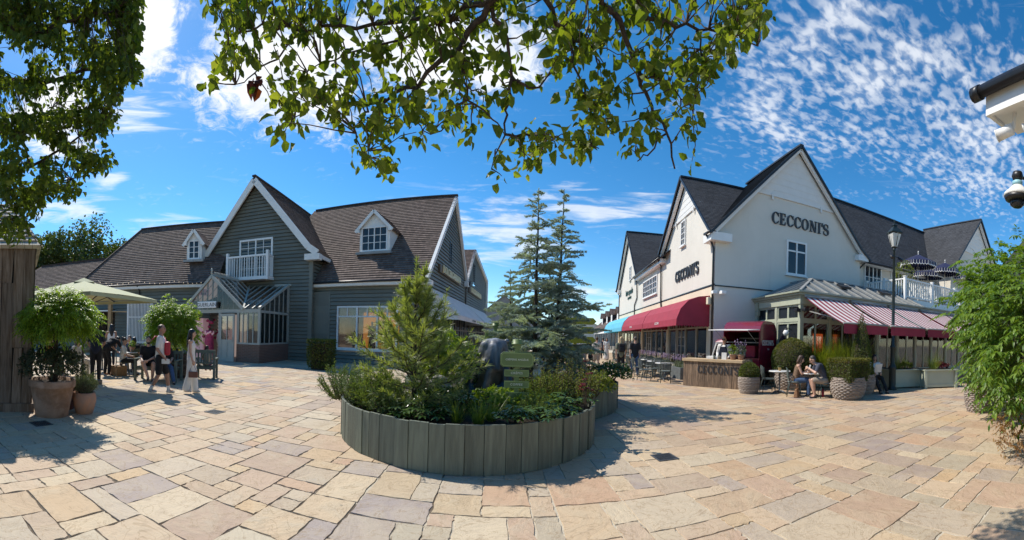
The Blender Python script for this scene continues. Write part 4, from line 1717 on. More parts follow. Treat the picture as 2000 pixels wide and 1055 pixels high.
for k in range(n):
    y = Y0 + .15 + k * .118
    cr.tube([(gc, y, za + .1), (gc, y + .03, za + .2), (gc, y + .06, za + .23), (gc, y + .09, za + .2), (gc, y + .118, za + .1)], .012, 5, cap=False)
cr.build('ridge_cresting', M_conf, PB)
gl = MB()
gl.sheet([(gx1, Y0, ze), (gc, Y0, za), (gc, -.02, za), (gx1 - (gx1 - gc) * .85, -.02, zt)])
gl.sheet([(gx0, Y0, ze), (gc, Y0, za), (gc, -.02, za), (gx0 + (gc - gx0) * .85, -.02, zt)])
gl.sheet([(gx1, Y0, ze), (XR - .04, Y0, ze), (XR - .04, -.02, zt), (gx1 - (gx1 - gc) * .85, -.02, zt)])
gl.sheet([(gx0, Y0, ze), (gc, Y0, ze), (gx1, Y0, ze), (gc, Y0, za)])
gl.build('roof_glass', glass_mat('porch roof glass', clear=.72, rough=.06), PB)
gl = MB()
gl.box(-2.5, XR - .12, Y0 + .045, Y0 + .055, .98, 2.45)
gl.box(XR - .05, XR - .04, Y0 + .12, -.12, .98, 2.45)
gl.sheet([(XR - .05, Y0 + .12, 2.57), (XR - .05, -.12, 2.57), (XR - .05, -.12, zt - .05), (XR - .05, Y0 + .12, ze + .02)])
gl.build('wall_glass', M_clear, PB)
MB().box(-2.62, XR - .004, Y0 + .004, Y0 + .115, 0, .899).box(XR - .115, XR - .005, Y0 + .115, 0, 0, .899).build('plinth', M_brick, PB)
# open door
d = MB()
ang = R(-4)
def dp(u, z, k):
    return (-3.6 + u * math.cos(ang), Y0 - .02 + u * math.sin(ang) - k, z)
for (u0, u1, z0, z1) in ((0, .1, .02, 2.4), (.82, .92, .02, 2.4), (.1, .82, .02, .16), (.1, .82, 1.0, 1.1), (.1, .82, 2.28, 2.4), (.43, .49, .16, 1.0), (.44, .48, 1.1, 2.28)):
    d.hexa([dp(u0, z0, .0), dp(u1, z0, .0), dp(u1, z0, .06), dp(u0, z0, .06)], [dp(u0, z1, .0), dp(u1, z1, .0), dp(u1, z1, .06), dp(u0, z1, .06)])
d.hexa([dp(.1, .16, .02), dp(.82, .16, .02), dp(.82, .16, .04), dp(.1, .16, .04)], [dp(.1, 1.0, .02), dp(.82, 1.0, .02), dp(.82, 1.0, .04), dp(.1, 1.0, .04)])
dd = d.build('door', M_conf, PB)
MB().hexa([dp(.1, 1.1, .025), dp(.82, 1.1, .025), dp(.82, 1.1, .035), dp(.1, 1.1, .035)], [dp(.1, 2.28, .025), dp(.82, 2.28, .025), dp(.82, 2.28, .035), dp(.1, 2.28, .035)]).build('pane', M_clear, dd)
MB().tube([dp(.85, 1.0, .06), dp(.85, 1.0, .1), dp(.85, 1.2, .1), dp(.85, 1.2, .06)], .012, 6).build('handle', M_lead, dd)
# name plate
sg = MB().box(-5.0, -3.78, Y0 - .2, Y0 - .15, 2.7, 3.04)
so = sg.build('name_plate', M_white, PB, bevel=.03)
text_obj('lettering', 'GUERLAIN', .27, M_ink, so, (-4.39, Y0 - .206, 2.86), (PI / 2, 0, 0), .006)
# interior of the porch
M_pink = emit_mat('glowing pink display', (.62, .36, .38), .18)  # added glow brightens the pink; it stands for the shop lighting
M_rose = mat('raspberry display', (.45, .03, .09), .5, .25, 9)
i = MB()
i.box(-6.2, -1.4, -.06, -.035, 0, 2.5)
i.build('back_wall', emit_mat('glowing shop wall', (.55, .46, .40), .30), PB)  # wall made to glow so that the porch interior looks lit
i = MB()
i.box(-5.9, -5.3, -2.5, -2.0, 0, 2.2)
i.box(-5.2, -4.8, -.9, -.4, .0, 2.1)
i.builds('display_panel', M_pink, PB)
i = MB()
rnd = random.Random(5)
for k in range(26):
    x, y, z = rnd.uniform(-5.9, -4.6), rnd.choice((-2.55, -.95)), rnd.uniform(.9, 2.2)
    s = rnd.uniform(.05, .11)
    i.lathe([(s * .6, 0), (s, s * .5), (s * .9, s * 1.2), (s * .3, s * 1.6)], 10, x, y, z)
i.builds('gift_box', M_rose, PB)
i = MB()
for k in range(22):
    x = -3.9 + k * .045
    i.box(x, x + .034, -.22 - .03 * (k % 2), -.16 - .03 * (k % 2), .02, 2.45)
i.build('curtain', mat('taupe curtain', (.30, .26, .24), .9, .1, 3), PB)
i = MB()
for k in range(3):
    i.box(-2.9, -1.6, -.5, -.1, .6 + .55 * k, .64 + .55 * k)
for k in range(24):
    x, z = rnd.uniform(-2.85, -1.65), .64 + .55 * rnd.randrange(3)
    s = rnd.uniform(.04, .09)
    i.lathe([(s, 0), (s, s * 2.2), (s * .4, s * 2.6)], 8, x, -.3, z)
i.build('shelf_goods', mat('mixed goods', (.32, .16, .15), .5, .5, 8), PB)

# ---------------- long low wing
WG = thing('shop_wing', 'long low grey weatherboarded wing with brown tiled roof and one dormer', 'building', (-15.7, 16.12, 0), 0.45)
w = MB()
lap(w, (0, 0, 0), (1, 0, 0), (0, 0, 1), [(-17.5, 0), (0, 0), (0, 4.3), (-17.5, 4.3)], .20, .05, gap=.03, holes=[(-9.0, -6.4, 0, 2.75)])
lap(w, (0, 0, 0), (0, 1, 0), (0, 0, 1), [(0, 0), (4, 0), (4, 5.3), (0, 4.3)], .20, .05, gap=.03)
w.build('wall', M_wb, WG, smooth=False)
r = MB()
roof_poly(r, [(-9.55, -.35, 4.25), (.45, -.35, 4.25), (.45, 4.3, 8.9), (-6.9, 4.3, 8.9)], .20, .034, 1)
roof_poly(r, [(-6.9, 4.3, 8.9), (-9.55, -.35, 4.25), (-9.55, 8.9, 4.25)], .20, .034, 2)
roof_poly(r, [(-18.3, -.36, 4.3), (-8, -.36, 4.3), (-8, 2.5, 6.6), (-15.2, 2.5, 6.6)], .20, .034, 3)
roof_poly(r, [(-15.2, 2.5, 6.6), (-18.3, -.36, 4.3), (-18.3, 5.4, 4.3)], .20, .034, 4)
r.build('roof', M_tile, WG)
v = MB().bar((-6.9, 4.3, 8.94), (.4, 4.3, 8.94), .2, .1).bar((-6.9, 4.3, 8.94), (-9.55, -.35, 4.3), .16, .06).bar((-15.2, 2.5, 6.63), (-8.3, 2.5, 6.63), .2, .09)
v.builds('ridge', M_tile, WG)
g = MB()
g.box(-18, .3, -.37, -.34, 4.02, 4.24)
g.box(-18, .3, -.34, -.005, 4.0, 4.03)
g.build('fascia', M_lite, WG)
MB().tube([(-18, -.43, 4.24), (.3, -.43, 4.22)], .055).build('gutter', M_black, WG)
MB().tube([(-4.6, -.4, 4.2), (-4.6, -.08, 3.9), (-4.6, -.08, .1)], .05).build('downpipe', M_black, WG)
dormer(WG, -1.35, .75, .95, 5.75, 6.95, 7.6, 1.2, 2)
# the open kiosk in the wing
k = MB()
k.box(-9.0, -6.4, 1.8, 1.9, 0, 2.8).box(-9.05, -9.0, 0, 1.8, 0, 2.8).box(-6.4, -6.35, 0, 1.8, 0, 2.8).box(-9.0, -6.4, 0, 1.8, 2.76, 2.8)
k.build('kiosk_interior', M_room, WG)
k = MB()
for n in range(4):
    k.box(-8.8, -6.6, 1.5, 1.79, 1.0 + n * .4, 1.04 + n * .4)
for n in range(30):
    x, z = rnd.uniform(-8.7, -6.7), 1.04 + .4 * rnd.randrange(4)
    k.lathe([(.05, 0), (.05, .18), (.02, .26)], 8, x, 1.65, z)
k.build('kiosk_shelf', mat('bottles', (.12, .08, .05), .4, .5, 10), WG)
MB().box(-8.9, -6.5, .0, .5, 0, 1.05).build('kiosk_counter', mat('timber counter', (.25, .15, .08), .6, .3, 4), WG)
MB().box(-9.1, -6.3, -.9, .02, 2.62, 2.7).build('kiosk_canopy', M_lite, WG)
MB().bar((-6.2, -.9, 0), (-6.2, -.9, 3.3), .22).bar((-6.2, -.9, 2.6), (-4.6, -1.4, 2.55), .06).build('kiosk_post', mat('new timber', (.42, .25, .11), .6, .25, 5, stretch=(6, 6, .6)), WG)
MB().box(-6.35, -5.4, .02, .09, 0, 2.35).build('kiosk_door', mat('grey door', (.14, .14, .13), .5, .1), WG)
# slatted trellis screen beside it
TS = thing('trellis_screen', 'pale upright slatted trellis screen against the grey wall', 'trellis', (-15.7, 16.12, 0), 0.45)
a = MB()
for n in range(16):
    x = -4.55 + n * .095
    a.box(x, x + .035, -1.5, -1.47, .7, 3.05)
a.box(-4.6, -3.0, -1.47, -1.43, .75, .82).box(-4.6, -3.0, -1.47, -1.43, 2.2, 2.27).box(-4.6, -3.0, -1.52, -1.42, 3.05, 3.12)
a.build('slats', M_lite, TS)
a = MB().box(-4.62, -4.55, -1.52, -1.45, 0, 3.12).box(-3.03, -2.96, -1.52, -1.45, 0, 3.12)
a.build('frame', M_lite, TS)
# ================================================================ shops farther along the street
M_wall2 = mat('pale render far', (.50, .47, .41), .85, .08, 2)
M_grey2 = mat('pale grey boards', (.30, .30, .29), .8, .1, 2)


def far_shop(label, x0, x1, y0, y1, ez, rz_, mw, mr, dorm=(), side=1, awn=None):
    """shop with its eave to the street; side = 1 on the right of the street, -1 on the left (frame of the corner building)"""
    t = thing('street_shop', label, 'building', (7.87, 13.93, 0), -0.11)
    w = MB()
    w.box(min(x0, x1), max(x0, x1), y0, y1, 0, ez)
    xm = (x0 + x1) / 2
    w.prism([(min(x0, x1), ez), (max(x0, x1), ez), (xm, rz_ - .05)], y0, y1, 'y')
    w.build('wall', mw, t)
    r = MB()
    for xa in (x0 - side * .4, x1 + side * .4):
        k = (rz_ - ez) / abs(xm - x0)
        roof_poly(r, [(xa, y0 - .3, ez - .4 * k), (xm, y0 - .3, rz_), (xm, y1 + .3, rz_), (xa, y1 + .3, ez - .4 * k)], .2, .03)
    r.build('roof', mr, t)
    for y in dorm:
        d = MB()
        xd = x0 + side * .6
        k = (rz_ - ez) / abs(xm - x0)
        z0 = ez + .35 * k
        d.box(min(xd, xd + side * 2.2), max(xd, xd + side * 2.2), y - .65, y + .65, z0, z0 + 1.35)
        d.prism([(y - .65, z0 + 1.35), (y + .65, z0 + 1.35), (y, z0 + 2.0)], min(xd, xd + side * 2.4), max(xd, xd + side * 2.4), 'x')
        o = d.build('dormer', M_black, t)
        f = MB().box(xd - side * .06 - .02, xd - side * .06 + .02, y - .66, y + .66, z0, z0 + 1.3)
        f.prism([(y - .66, z0 + 1.3), (y + .66, z0 + 1.3), (y, z0 + 1.95)], xd - side * .06 - .02, xd - side * .06 + .02, 'x')
        f.build('dormer_front', M_lite, o)
        q = MB()
        for s in (-1, 1):
            q.bar((xd - side * .2, y + s * .85, z0 + 1.2), (xd - side * .2, y, z0 + 2.08), .3, .06)
            roof_poly(q, [(xd - side * .25, y + s * .85, z0 + 1.2), (xd - side * .25, y, z0 + 2.08), (xd + side * 2.6, y, z0 + 2.08), (xd + side * 2.6, y + s * .85, z0 + 1.2)], .2, .02)
        q.build('dormer_roof', mr, o)
    for k in range(int((y1 - y0) / 3)):
        y = y0 + .5 + k * 3
        f = MB().box(x0 - side * .05 - .03, x0 - side * .05 + .03, y, y + 2.2, .3, 2.5)
        f.build('shop_window', M_pane, t)
    if awn:
        a = MB()
        a.hexa([(x0, y0 + .5, 2.9), (x0, y1 - .5, 2.9), (x0 - side * 1.6, y1 - .5, 2.3), (x0 - side * 1.6, y0 + .5, 2.3)], [(x0, y0 + .5, 2.95), (x0, y1 - .5, 2.95), (x0 - side * 1.6, y1 - .5, 2.35), (x0 - side * 1.6, y0 + .5, 2.35)])
        a.build('awning', awn, t)
    return t


far_shop('low brown-roofed shop with two dark dormers beyond the turquoise awning', .9, 8, 25, 37, 3.3, 6.6, M_wall2, M_tile, (28, 33.5), 1, M_canvas)
far_shop('grey-gabled shop farther up the street with dark dormers on its roof', 1.2, 9, 38, 60, 3.6, 7.4, M_grey2, M_tile, (41, 46, 52), 1)
far_shop('distant shop closing the far end of the street', -10, 6, 82, 92, 4.2, 8.0, M_wall2, M_tile, (), 1)
far_shop('brown-roofed shop beyond the corner shop on the left of the street', -8.6, -18, 38, 60, 3.5, 7.2, M_grey2, M_tile, (43, 50), -1)
# ================================================================ foliage kinds
L_pear = leaf_mat('pear leaf', [(.05, .08, .012), (.10, .15, .02), (.16, .20, .03), (.075, .11, .02), (.14, .19, .03), (.21, .24, .05)], .52, .5, .22)
L_shaded = leaf_mat('shaded pear leaf', [(.045, .075, .014), (.075, .115, .02), (.11, .155, .026), (.065, .10, .02), (.18, .22, .04)], .48, .5, .22)  # pear leaf darkened in colour for the shade on the left tree
L_box = leaf_mat('box leaf', [(.055, .08, .018), (.085, .115, .024), (.135, .155, .03), (.065, .09, .02)], .28, .5)
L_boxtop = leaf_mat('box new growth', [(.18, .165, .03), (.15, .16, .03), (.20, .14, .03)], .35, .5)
L_wist = leaf_mat('wisteria leaf', [(.12, .21, .025), (.18, .28, .03), (.26, .36, .045), (.10, .18, .025)], .45, .4)
L_wisd = leaf_mat('wisteria mid green', [(.06, .12, .022), (.09, .165, .025), (.14, .23, .035), (.20, .29, .05)], .38, .4)
L_cedar = leaf_mat('blue cedar needle', [(.22, .28, .265), (.31, .38, .36), (.42, .48, .46), (.19, .235, .22)], .28, .6)
L_pine = leaf_mat('pine needle', [(.15, .20, .06), (.21, .26, .085), (.29, .33, .12), (.12, .17, .07)], .38, .45)
L_yew = leaf_mat('yew needle', [(.06, .105, .028), (.09, .15, .036), (.145, .20, .05), (.20, .25, .06)], .34, .5)
L_rhod = leaf_mat('shrub leaf', [(.10, .17, .022), (.15, .23, .028), (.23, .31, .04), (.07, .12, .02)], .38, .4, .4)
L_fern = leaf_mat('fern', [(.17, .24, .035), (.24, .30, .04), (.13, .20, .03)], .4, .5)
L_hell = leaf_mat('glossy dark leaf', [(.03, .065, .018), (.045, .09, .024), (.075, .13, .028), (.11, .17, .035)], .22, .25, .6)
L_grass = leaf_mat('grass blade', [(.10, .15, .025), (.15, .20, .03), (.20, .24, .05), (.08, .13, .025)], .4, .45)
L_per = leaf_mat('perennial leaf', [(.13, .17, .025), (.19, .22, .04), (.10, .14, .03), (.24, .22, .04)], .4, .5)
L_red = leaf_mat('red leaf', [(.16, .02, .03), (.10, .015, .025)], .3, .4)
L_lav = leaf_mat('rosemary needle', [(.07, .10, .055), (.10, .13, .08), (.14, .17, .11)], .25, .5)
L_dkpl = leaf_mat('dark trailing leaf', [(.03, .045, .02), (.045, .06, .028), (.06, .075, .035)], .25, .5)
L_oak = leaf_mat('woodland leaf', [(.04, .065, .016), (.06, .09, .02), (.085, .12, .028), (.05, .075, .022)], .3, .5)
L_brown = leaf_mat('scorched leaf', [(.26, .13, .06), (.32, .20, .08), (.20, .09, .05)], .4, .5)
L_flow = leaf_mat('mauve flower', [(.30, .22, .40), (.40, .30, .48)], .3, .6)
M_bark = mat('dark bark', (.055, .04, .03), .95, .4, 25, .5, 60)
M_twig = mat('brown twig', (.075, .05, .032), .9, .35, 30)
M_soil = mat('soil', (.045, .032, .022), .95, .4, 12, .6, 40)


def wander(rnd, a, b, n, amp):
    a, b = Vector(a), Vector(b)
    L = (b - a).length
    pts = [a]
    for k in range(1, n):
        pts.append(a.lerp(b, k / n) + rvec(rnd) * amp * L)
    return pts + [b]


def leaf_cluster(mb, rnd, c, n, spread, L, Wd, droop=.5):
    for _ in range(n):
        o = rvec(rnd)
        p = c + o * spread * rnd.random()
        d = (o * .8 + Vector((0, 0, -droop)) + rvec(rnd) * .5)
        s = rnd.uniform(.5, 1.25)
        leaf(mb, p, d, rvec(rnd) + Vector((0, 0, .5)), L * s, Wd * s * rnd.uniform(.8, 1.1), rnd.uniform(.0, .5), rnd.uniform(.05, .38))


def sprig(mb, tw, rnd, p, d, L, n, lL, lW, sag=.35):
    """pinnate leaf: leaflets in pairs on a drooping stalk"""
    d = d.normalized()
    q = [p + d * (L * t) + Vector((0, 0, -sag * L * t * t)) for t in (0, .25, .5, .75, 1)]
    if tw is not None:
        tw.tube(q, .002, 3, cap=False)
    for k in range(n):
        t = .15 + .85 * k / n
        i = min(3, int(t * 4))
        c = q[i].lerp(q[i + 1], t * 4 - i)
        f = (q[i + 1] - q[i]).normalized()
        s = f.cross(Vector((0, 0, 1)))
        s = s.normalized() if s.length > .05 else Vector((1, 0, 0))
        for sg in (-1, 1):
            leaf(mb, c, s * sg + f * .55 + Vector((0, 0, -.35)) + rvec(rnd) * .25, Vector((0, 0, 1)) + rvec(rnd) * .3, lL * rnd.uniform(.75, 1.1), lW, .2, .1)
    leaf(mb, q[4], (q[4] - q[3]) + rvec(rnd) * .01, Vector((0, 0, 1)), lL, lW, .2, .1)


def shell_leaves(mb, rnd, fn, n, L, Wd, inward=.08):
    for _ in range(n):
        p, nn = fn(rnd)
        p = p - nn * rnd.random() ** 2 * inward
        d = nn * .7 + rvec(rnd) * .8
        leaf(mb, p, d, rvec(rnd), L * rnd.uniform(.7, 1.2), Wd, .1, .15)


def tree(name, label, cat, base, h, crown_c, crown_r, n_cl, lf, L, Wd, mleaf, trunk_r=.2, seed=1, group=None, clumps=9):
    """broad-leaved tree: tapered trunk, limbs, clumps of leaves with gaps between"""
    rnd = random.Random(seed)
    t = thing(name, label, cat, base, 0, group)
    cc, cr = Vector(crown_c), Vector(crown_r)
    tk = MB()
    top = Vector((cc.x, cc.y, cc.z + cr.z * .3))
    tr = wander(rnd, (0, 0, 0), top, 5, .02)
    tk.tube(tr, [trunk_r * (1 - .8 * k / 5) for k in range(6)], 10)
    heads = []
    for k in range(clumps):
        v = rvec(rnd)
        v = Vector((v.x, v.y, abs(v.z) * .9 - .25))
        e = cc + Vector((v.x * cr.x, v.y * cr.y, v.z * cr.z)) * rnd.uniform(.55, .8)
        a = tr[2 + k % 3]
        tk.tube(wander(rnd, a, e, 4, .06), [trunk_r * .4, trunk_r * .3, trunk_r * .2, trunk_r * .12, trunk_r * .05], 6)
        heads.append((e, rnd.uniform(.32, .5)))
    tk.build('trunk', M_bark, t)
    lv = MB()
    for k in range(n_cl):
        e, rr = heads[k % clumps]
        v = rvec(rnd) * rnd.random() ** .45
        c = e + Vector((v.x * cr.x, v.y * cr.y, v.z * cr.z)) * rr
        leaf_cluster(lv, rnd, c, lf, L * 1.6, L, Wd, .2)
    lv.build('crown', mleaf, t)
    return t


# ================================================================ woodland behind the low wing
WG_ = 'trees behind the low grey wing'
tree('tree', 'tall broad green tree behind the left end of the low wing', 'tree', (-41, 20, 0), 13, (0, 0, 9.6), (5.8, 5.8, 5.0), 1100, 9, .34, .24, L_oak, .4, 1, WG_, 12)
tree('tree', 'rounded green tree behind the low wing near the pale shed', 'tree', (-45, 14.5, 0), 12, (0, 0, 9), (5.5, 5.5, 4.9), 900, 9, .34, .24, L_oak, .4, 2, WG_, 12)
tree('tree', 'shorter green tree farthest right of those behind the wing', 'tree', (-40, 27, 0), 11, (0, 0, 9.0), (6, 6, 4.7), 1000, 9, .34, .24, L_oak, .4, 3, WG_, 12)
tree('tree', 'dark small tree peeping over the ridge of the low wing', 'tree', (-43, 35, 0), 12, (0, 0, 9.6), (5.2, 5.2, 4.6), 800, 9, .36, .26, L_oak, .4, 4, WG_, 10)


# ================================================================ the tree overhead and the one at the left
def near_tree(label, base, bough_px, bound, x_rng, y_top, r_rng, n_cl, lf, L, Wd, trunk_top, trunk_r, seed, extra=(), gap=.46, dens_noise=.011, rs=1.0, m=None):
    """a tree whose boughs reach into view; boughs are given by where they run in the photograph and how far away"""
    rnd = random.Random(seed)
    b = Vector(base)
    bough_px = [([(x, y, r * rs) for x, y, r in pts], r0, r1) for pts, r0, r1 in bough_px]
    t = thing('tree', label, 'tree', base)
    tk = MB()
    hub = Vector(trunk_top) - b
    tk.tube(wander(rnd, (0, 0, 0), hub, 4, .03), [trunk_r, trunk_r * .85, trunk_r * .75, trunk_r * .7, trunk_r * .6], 12)
    nodes = []
    for pts, r0, r1 in bough_px:
        w = [at(x, y, r) - b for x, y, r in pts]
        if r0 > .019:
            w = wander(rnd, hub, w[0], 3, .06)[:-1] + w
        n = len(w)
        # refine with a little wander
        fine, rad = [w[0]], [r0]
        for i in range(n - 1):
            for s in (1, 2, 3):
                q = w[i].lerp(w[i + 1], s / 3)
                if not (i == n - 2 and s == 3):
                    q = q + rvec(rnd) * .018
                fine.append(q)
                rad.append(r0 + (r1 - r0) * (i + s / 3) / (n - 1))
        tk.tube(fine, rad, 8)
        nodes += fine[3:] if r0 > .019 else fine
    tk.build('trunk', M_bark, t)
    tw, lv = MB(), MB()
    made = 0
    tries = 0
    while made < n_cl and tries < n_cl * 30:
        tries += 1
        x = rnd.uniform(*x_rng)
        lo = None
        for (xa, ya), (xb, yb) in zip(bound, bound[1:]):
            if xa <= x <= xb:
                lo = ya + (yb - ya) * (x - xa) / (xb - xa)
        if lo is None:
            continue
        y = rnd.uniform(y_top, lo)
        if mnoise.noise(Vector((x * dens_noise, y * dens_noise, seed * 3.1))) * .5 + .5 < gap and y > 40:
            continue
        r = rnd.uniform(*r_rng)
        c = at(x, y, r) - b
        near = min(nodes, key=lambda q: (q - c).length_squared)
        if (near - c).length > .95:
            continue
        tw.tube(wander(rnd, near, c, 3, .07), [.0055, .004, .003, .0018], 4, cap=False)
        leaf_cluster(lv, rnd, c, lf + rnd.randrange(3), L * 1.15, L, Wd, .75)
        for s in (.45, .75):
            if rnd.random() < .7:
                leaf_cluster(lv, rnd, near.lerp(c, s), 2, L * .4, L * .85, Wd * .85, .8)
        made += 1
    for c, sp, k in extra:
        for _ in range(k):
            v = rvec(rnd)
            p = Vector(c) - b + Vector((v.x * sp[0], v.y * sp[1], v.z * sp[2])) * rnd.random() ** .4
            leaf_cluster(lv, rnd, p, lf, L * 1.3, L, Wd, .6)
    tw.build('twigs', M_twig, t)
    lv.build('crown', m or L_pear, t)
    return t


BG = [  # main boughs of the overhead tree: pixel x, y and distance
    ([(1010, -30, 2.3), (960, 8, 2.4), (915, 70, 2.5), (868, 115, 2.55), (815, 165, 2.6), (755, 195, 2.7), (690, 205, 2.8)], .03, .006),
    ([(985, -15, 2.3), (880, 34, 2.6), (800, 36, 2.7), (700, 52, 2.8), (590, 60, 2.9), (510, 52, 3.0), (455, 75, 3.0)], .02, .005),
    ([(1150, -30, 2.2), (1195, 20, 2.4), (1225, 80, 2.5), (1243, 140, 2.55), (1268, 205, 2.6), (1300, 262, 2.65), (1318, 330, 2.65)], .026, .005),
    ([(1240, -30, 2.3), (1262, 40, 2.5), (1300, 40, 2.6), (1360, 60, 2.7), (1430, 60, 2.8), (1480, 90, 2.9)], .02, .004),
    ([(960, 8, 2.4), (985, 80, 2.5), (1005, 150, 2.55), (1035, 178, 2.6), (1080, 140, 2.65)], .013, .004),
    ([(1060, -20, 2.4), (1085, 40, 2.5), (1110, 75, 2.6), (1160, 95, 2.7)], .016, .005),
    ([(905, 85, 2.5), (900, 130, 2.6), (915, 190, 2.6), (960, 235, 2.65), (985, 262, 2.7)], .010, .003),
    ([(1000, 150, 2.55), (992, 215, 2.6), (985, 262, 2.65), (960, 330, 2.7)], .010, .003),
    ([(985, 262, 2.65), (1040, 270, 2.7), (1110, 270, 2.75), (1170, 290, 2.8)], .008, .003),
    ([(755, 195, 2.7), (716, 205, 2.7), (716, 230, 2.7), (695, 248, 2.7), (705, 285, 2.7), (722, 308, 2.7)], .009, .003),
    ([(716, 230, 2.7), (760, 240, 2.75), (812, 240, 2.8), (840, 262, 2.85)], .007, .003),
    ([(690, 205, 2.8), (640, 190, 2.85), (600, 210, 2.9), (570, 235, 2.9)], .006, .003),
    ([(590, 60, 2.9), (540, 110, 2.95), (500, 140, 3.0), (460, 165, 3.0)], .007, .003),
    ([(880, 34, 2.6), (780, 75, 2.7), (680, 110, 2.8), (600, 140, 2.85)], .008, .003),
    ([(1300, 262, 2.65), (1260, 300, 2.7), (1245, 315, 2.7)], .006, .003),
    ([(1243, 140, 2.55), (1300, 160, 2.65), (1345, 200, 2.7)], .007, .003),
    ([(1360, 60, 2.7), (1370, 120, 2.75), (1355, 200, 2.8)], .007, .003),
    ([(1110, 75, 2.6), (1130, 150, 2.65), (1150, 220, 2.7), (1200, 265, 2.75)], .008, .003),
]
bd = [(395, 150), (430, 175), (445, 95), (500, 110), (535, 235), (560, 265), (600, 205), (660, 200), (695, 300), (740, 345), (775, 320), (815, 285), (860, 265), (905, 285), (930, 355), (965, 350),
      (1000, 345), (1060, 315), (1130, 300), (1175, 275), (1225, 310), (1290, 325), (1318, 350), (1370, 325), (1372, 215), (1400, 140), (1440, 95), (1490, 70), (1500, 20)]
near_tree('leafy tree overhead whose boughs hang across the top middle of the view', (.6, -2.2, 0), BG, bd, (395, 1500), -60, (1.95, 2.65), 500, 4, .070, .052, (.5, -1.5, 3.3), .14, 11,
          extra=[((.2, -1.4, 4.2), (2.0, 1.2, .6), 130)], gap=.42, rs=.86)
BL = [
    ([(-120, 330, 5.4), (-30, 345, 5.2), (60, 325, 5.1), (130, 285, 5.0), (200, 240, 5.0)], .05, .008),
    ([(-120, 200, 5.3), (0, 150, 5.1), (80, 165, 5.0), (160, 140, 4.9), (235, 118, 4.9), (262, 128, 4.9)], .05, .008),
    ([(-100, 40, 5.2), (0, 55, 5.0), (90, 60, 4.6), (170, 30, 4.4), (225, 20, 4.4)], .05, .008),
    ([(0, 375, 5.3), (20, 400, 5.2), (45, 440, 5.2), (70, 470, 5.2)], .016, .004),
    ([(-60, 390, 5.3), (20, 372, 5.2), (80, 360, 5.2), (140, 350, 5.1), (190, 335, 5.1)], .022, .005),
    ([(60, 325, 5.1), (45, 270, 5.0), (80, 230, 5.0), (110, 200, 5.0)], .015, .005),
]
bl = [(-60, 470), (0, 470), (30, 470), (60, 440), (85, 395), (130, 395), (175, 360), (205, 340), (222, 290), (224, 200), (235, 165), (265, 150), (272, 95), (273, 60)]
near_tree('dense leafy tree hanging in from the left edge above the wooden shed', (-6.4, .55, 0), BL, bl, (-60, 272), -60, (4.2, 5.8), 1250, 6, .085, .06, (-6.2, .7, 3.6), .16, 12,
          extra=[((-6.0, .2, 6.2), (1.6, 1.6, 1.2), 120)], gap=.49, dens_noise=.022, m=L_shaded)
dl = MB()
leaf_cluster(dl, random.Random(3), at(500, 160, 2.55), 9, .035, .08, .07, .6)
tag(dl.build('dead_leaf', leaf_mat('dark red dead leaf', [(.10, .022, .012), (.05, .012, .008)], .3, .5)), 'single dead red-brown leaf dangling from the overhead branch', 'leaf')


# ================================================================ the curved planter
C1, R1, C2, R2 = Vector((-.70, 6.44, 0)), 2.06, Vector((.02, 9.5, 0)), 2.55
PL = thing('planter', 'large curved raised bed of grey-green upright boards full of shrubs', 'planter', (C1.x, C1.y, 0))
M_plank = mat('grey green plank', (.14, .158, .12), .62, .22, 3.0, .4, 24, island=.2, stretch=(6, 6, .5))


def ring(c, r, other, ro, h, wd, rnd):
    mb = MB(-C1.x, -C1.y)
    edges = [0.0]
    while edges[-1] < 2 * PI - wd * 1.3 / r:
        edges.append(edges[-1] + wd * rnd.choice((.75, 1.0, 1.0, 1.15, 1.3)) / r)
    edges.append(2 * PI)
    for e0, e1 in zip(edges, edges[1:]):
        a0, a1 = e0 + .0025 / r, e1 - .0025 / r
        am = (a0 + a1) / 2
        p = c + Vector((math.cos(am), math.sin(am), 0)) * r
        if (p - other).length < ro - .02:
            continue
        q = rnd.uniform(-.012, .012)
        hh = h + rnd.uniform(-.008, .008)
        lo, hi = [], []
        lean = rnd.uniform(.0, .006)
        for z, dst in ((.012, lo), (hh, hi)):
            rr = r + q + lean * z
            for rad, aa in ((rr, a0), (rr, a1), (rr - .035, a1), (rr - .035, a0)):
                dst.append((c.x + math.cos(aa) * rad, c.y + math.sin(aa) * rad, z))
        mb.hexa(lo, hi)
    return mb


_r = random.Random(4)
ring(C1, R1, C2, R2 - .3, .585, .195, _r).build('board', M_plank, PL, bevel=.004)
ring(C2, R2, C1, R1, .60, .20, _r).build('board', M_plank, PL, bevel=.004)
s = MB(-C1.x, -C1.y)
s.lathe([(R1 - .05, 0), (R1 - .05, .46), (R1 * .6, .55), (.1, .6)], 40, C1.x, C1.y)
s.lathe([(R2 - .05, 0), (R2 - .05, .47), (R2 * .6, .56), (.1, .61)], 40, C2.x, C2.y)
s.build('soil', M_soil, PL)


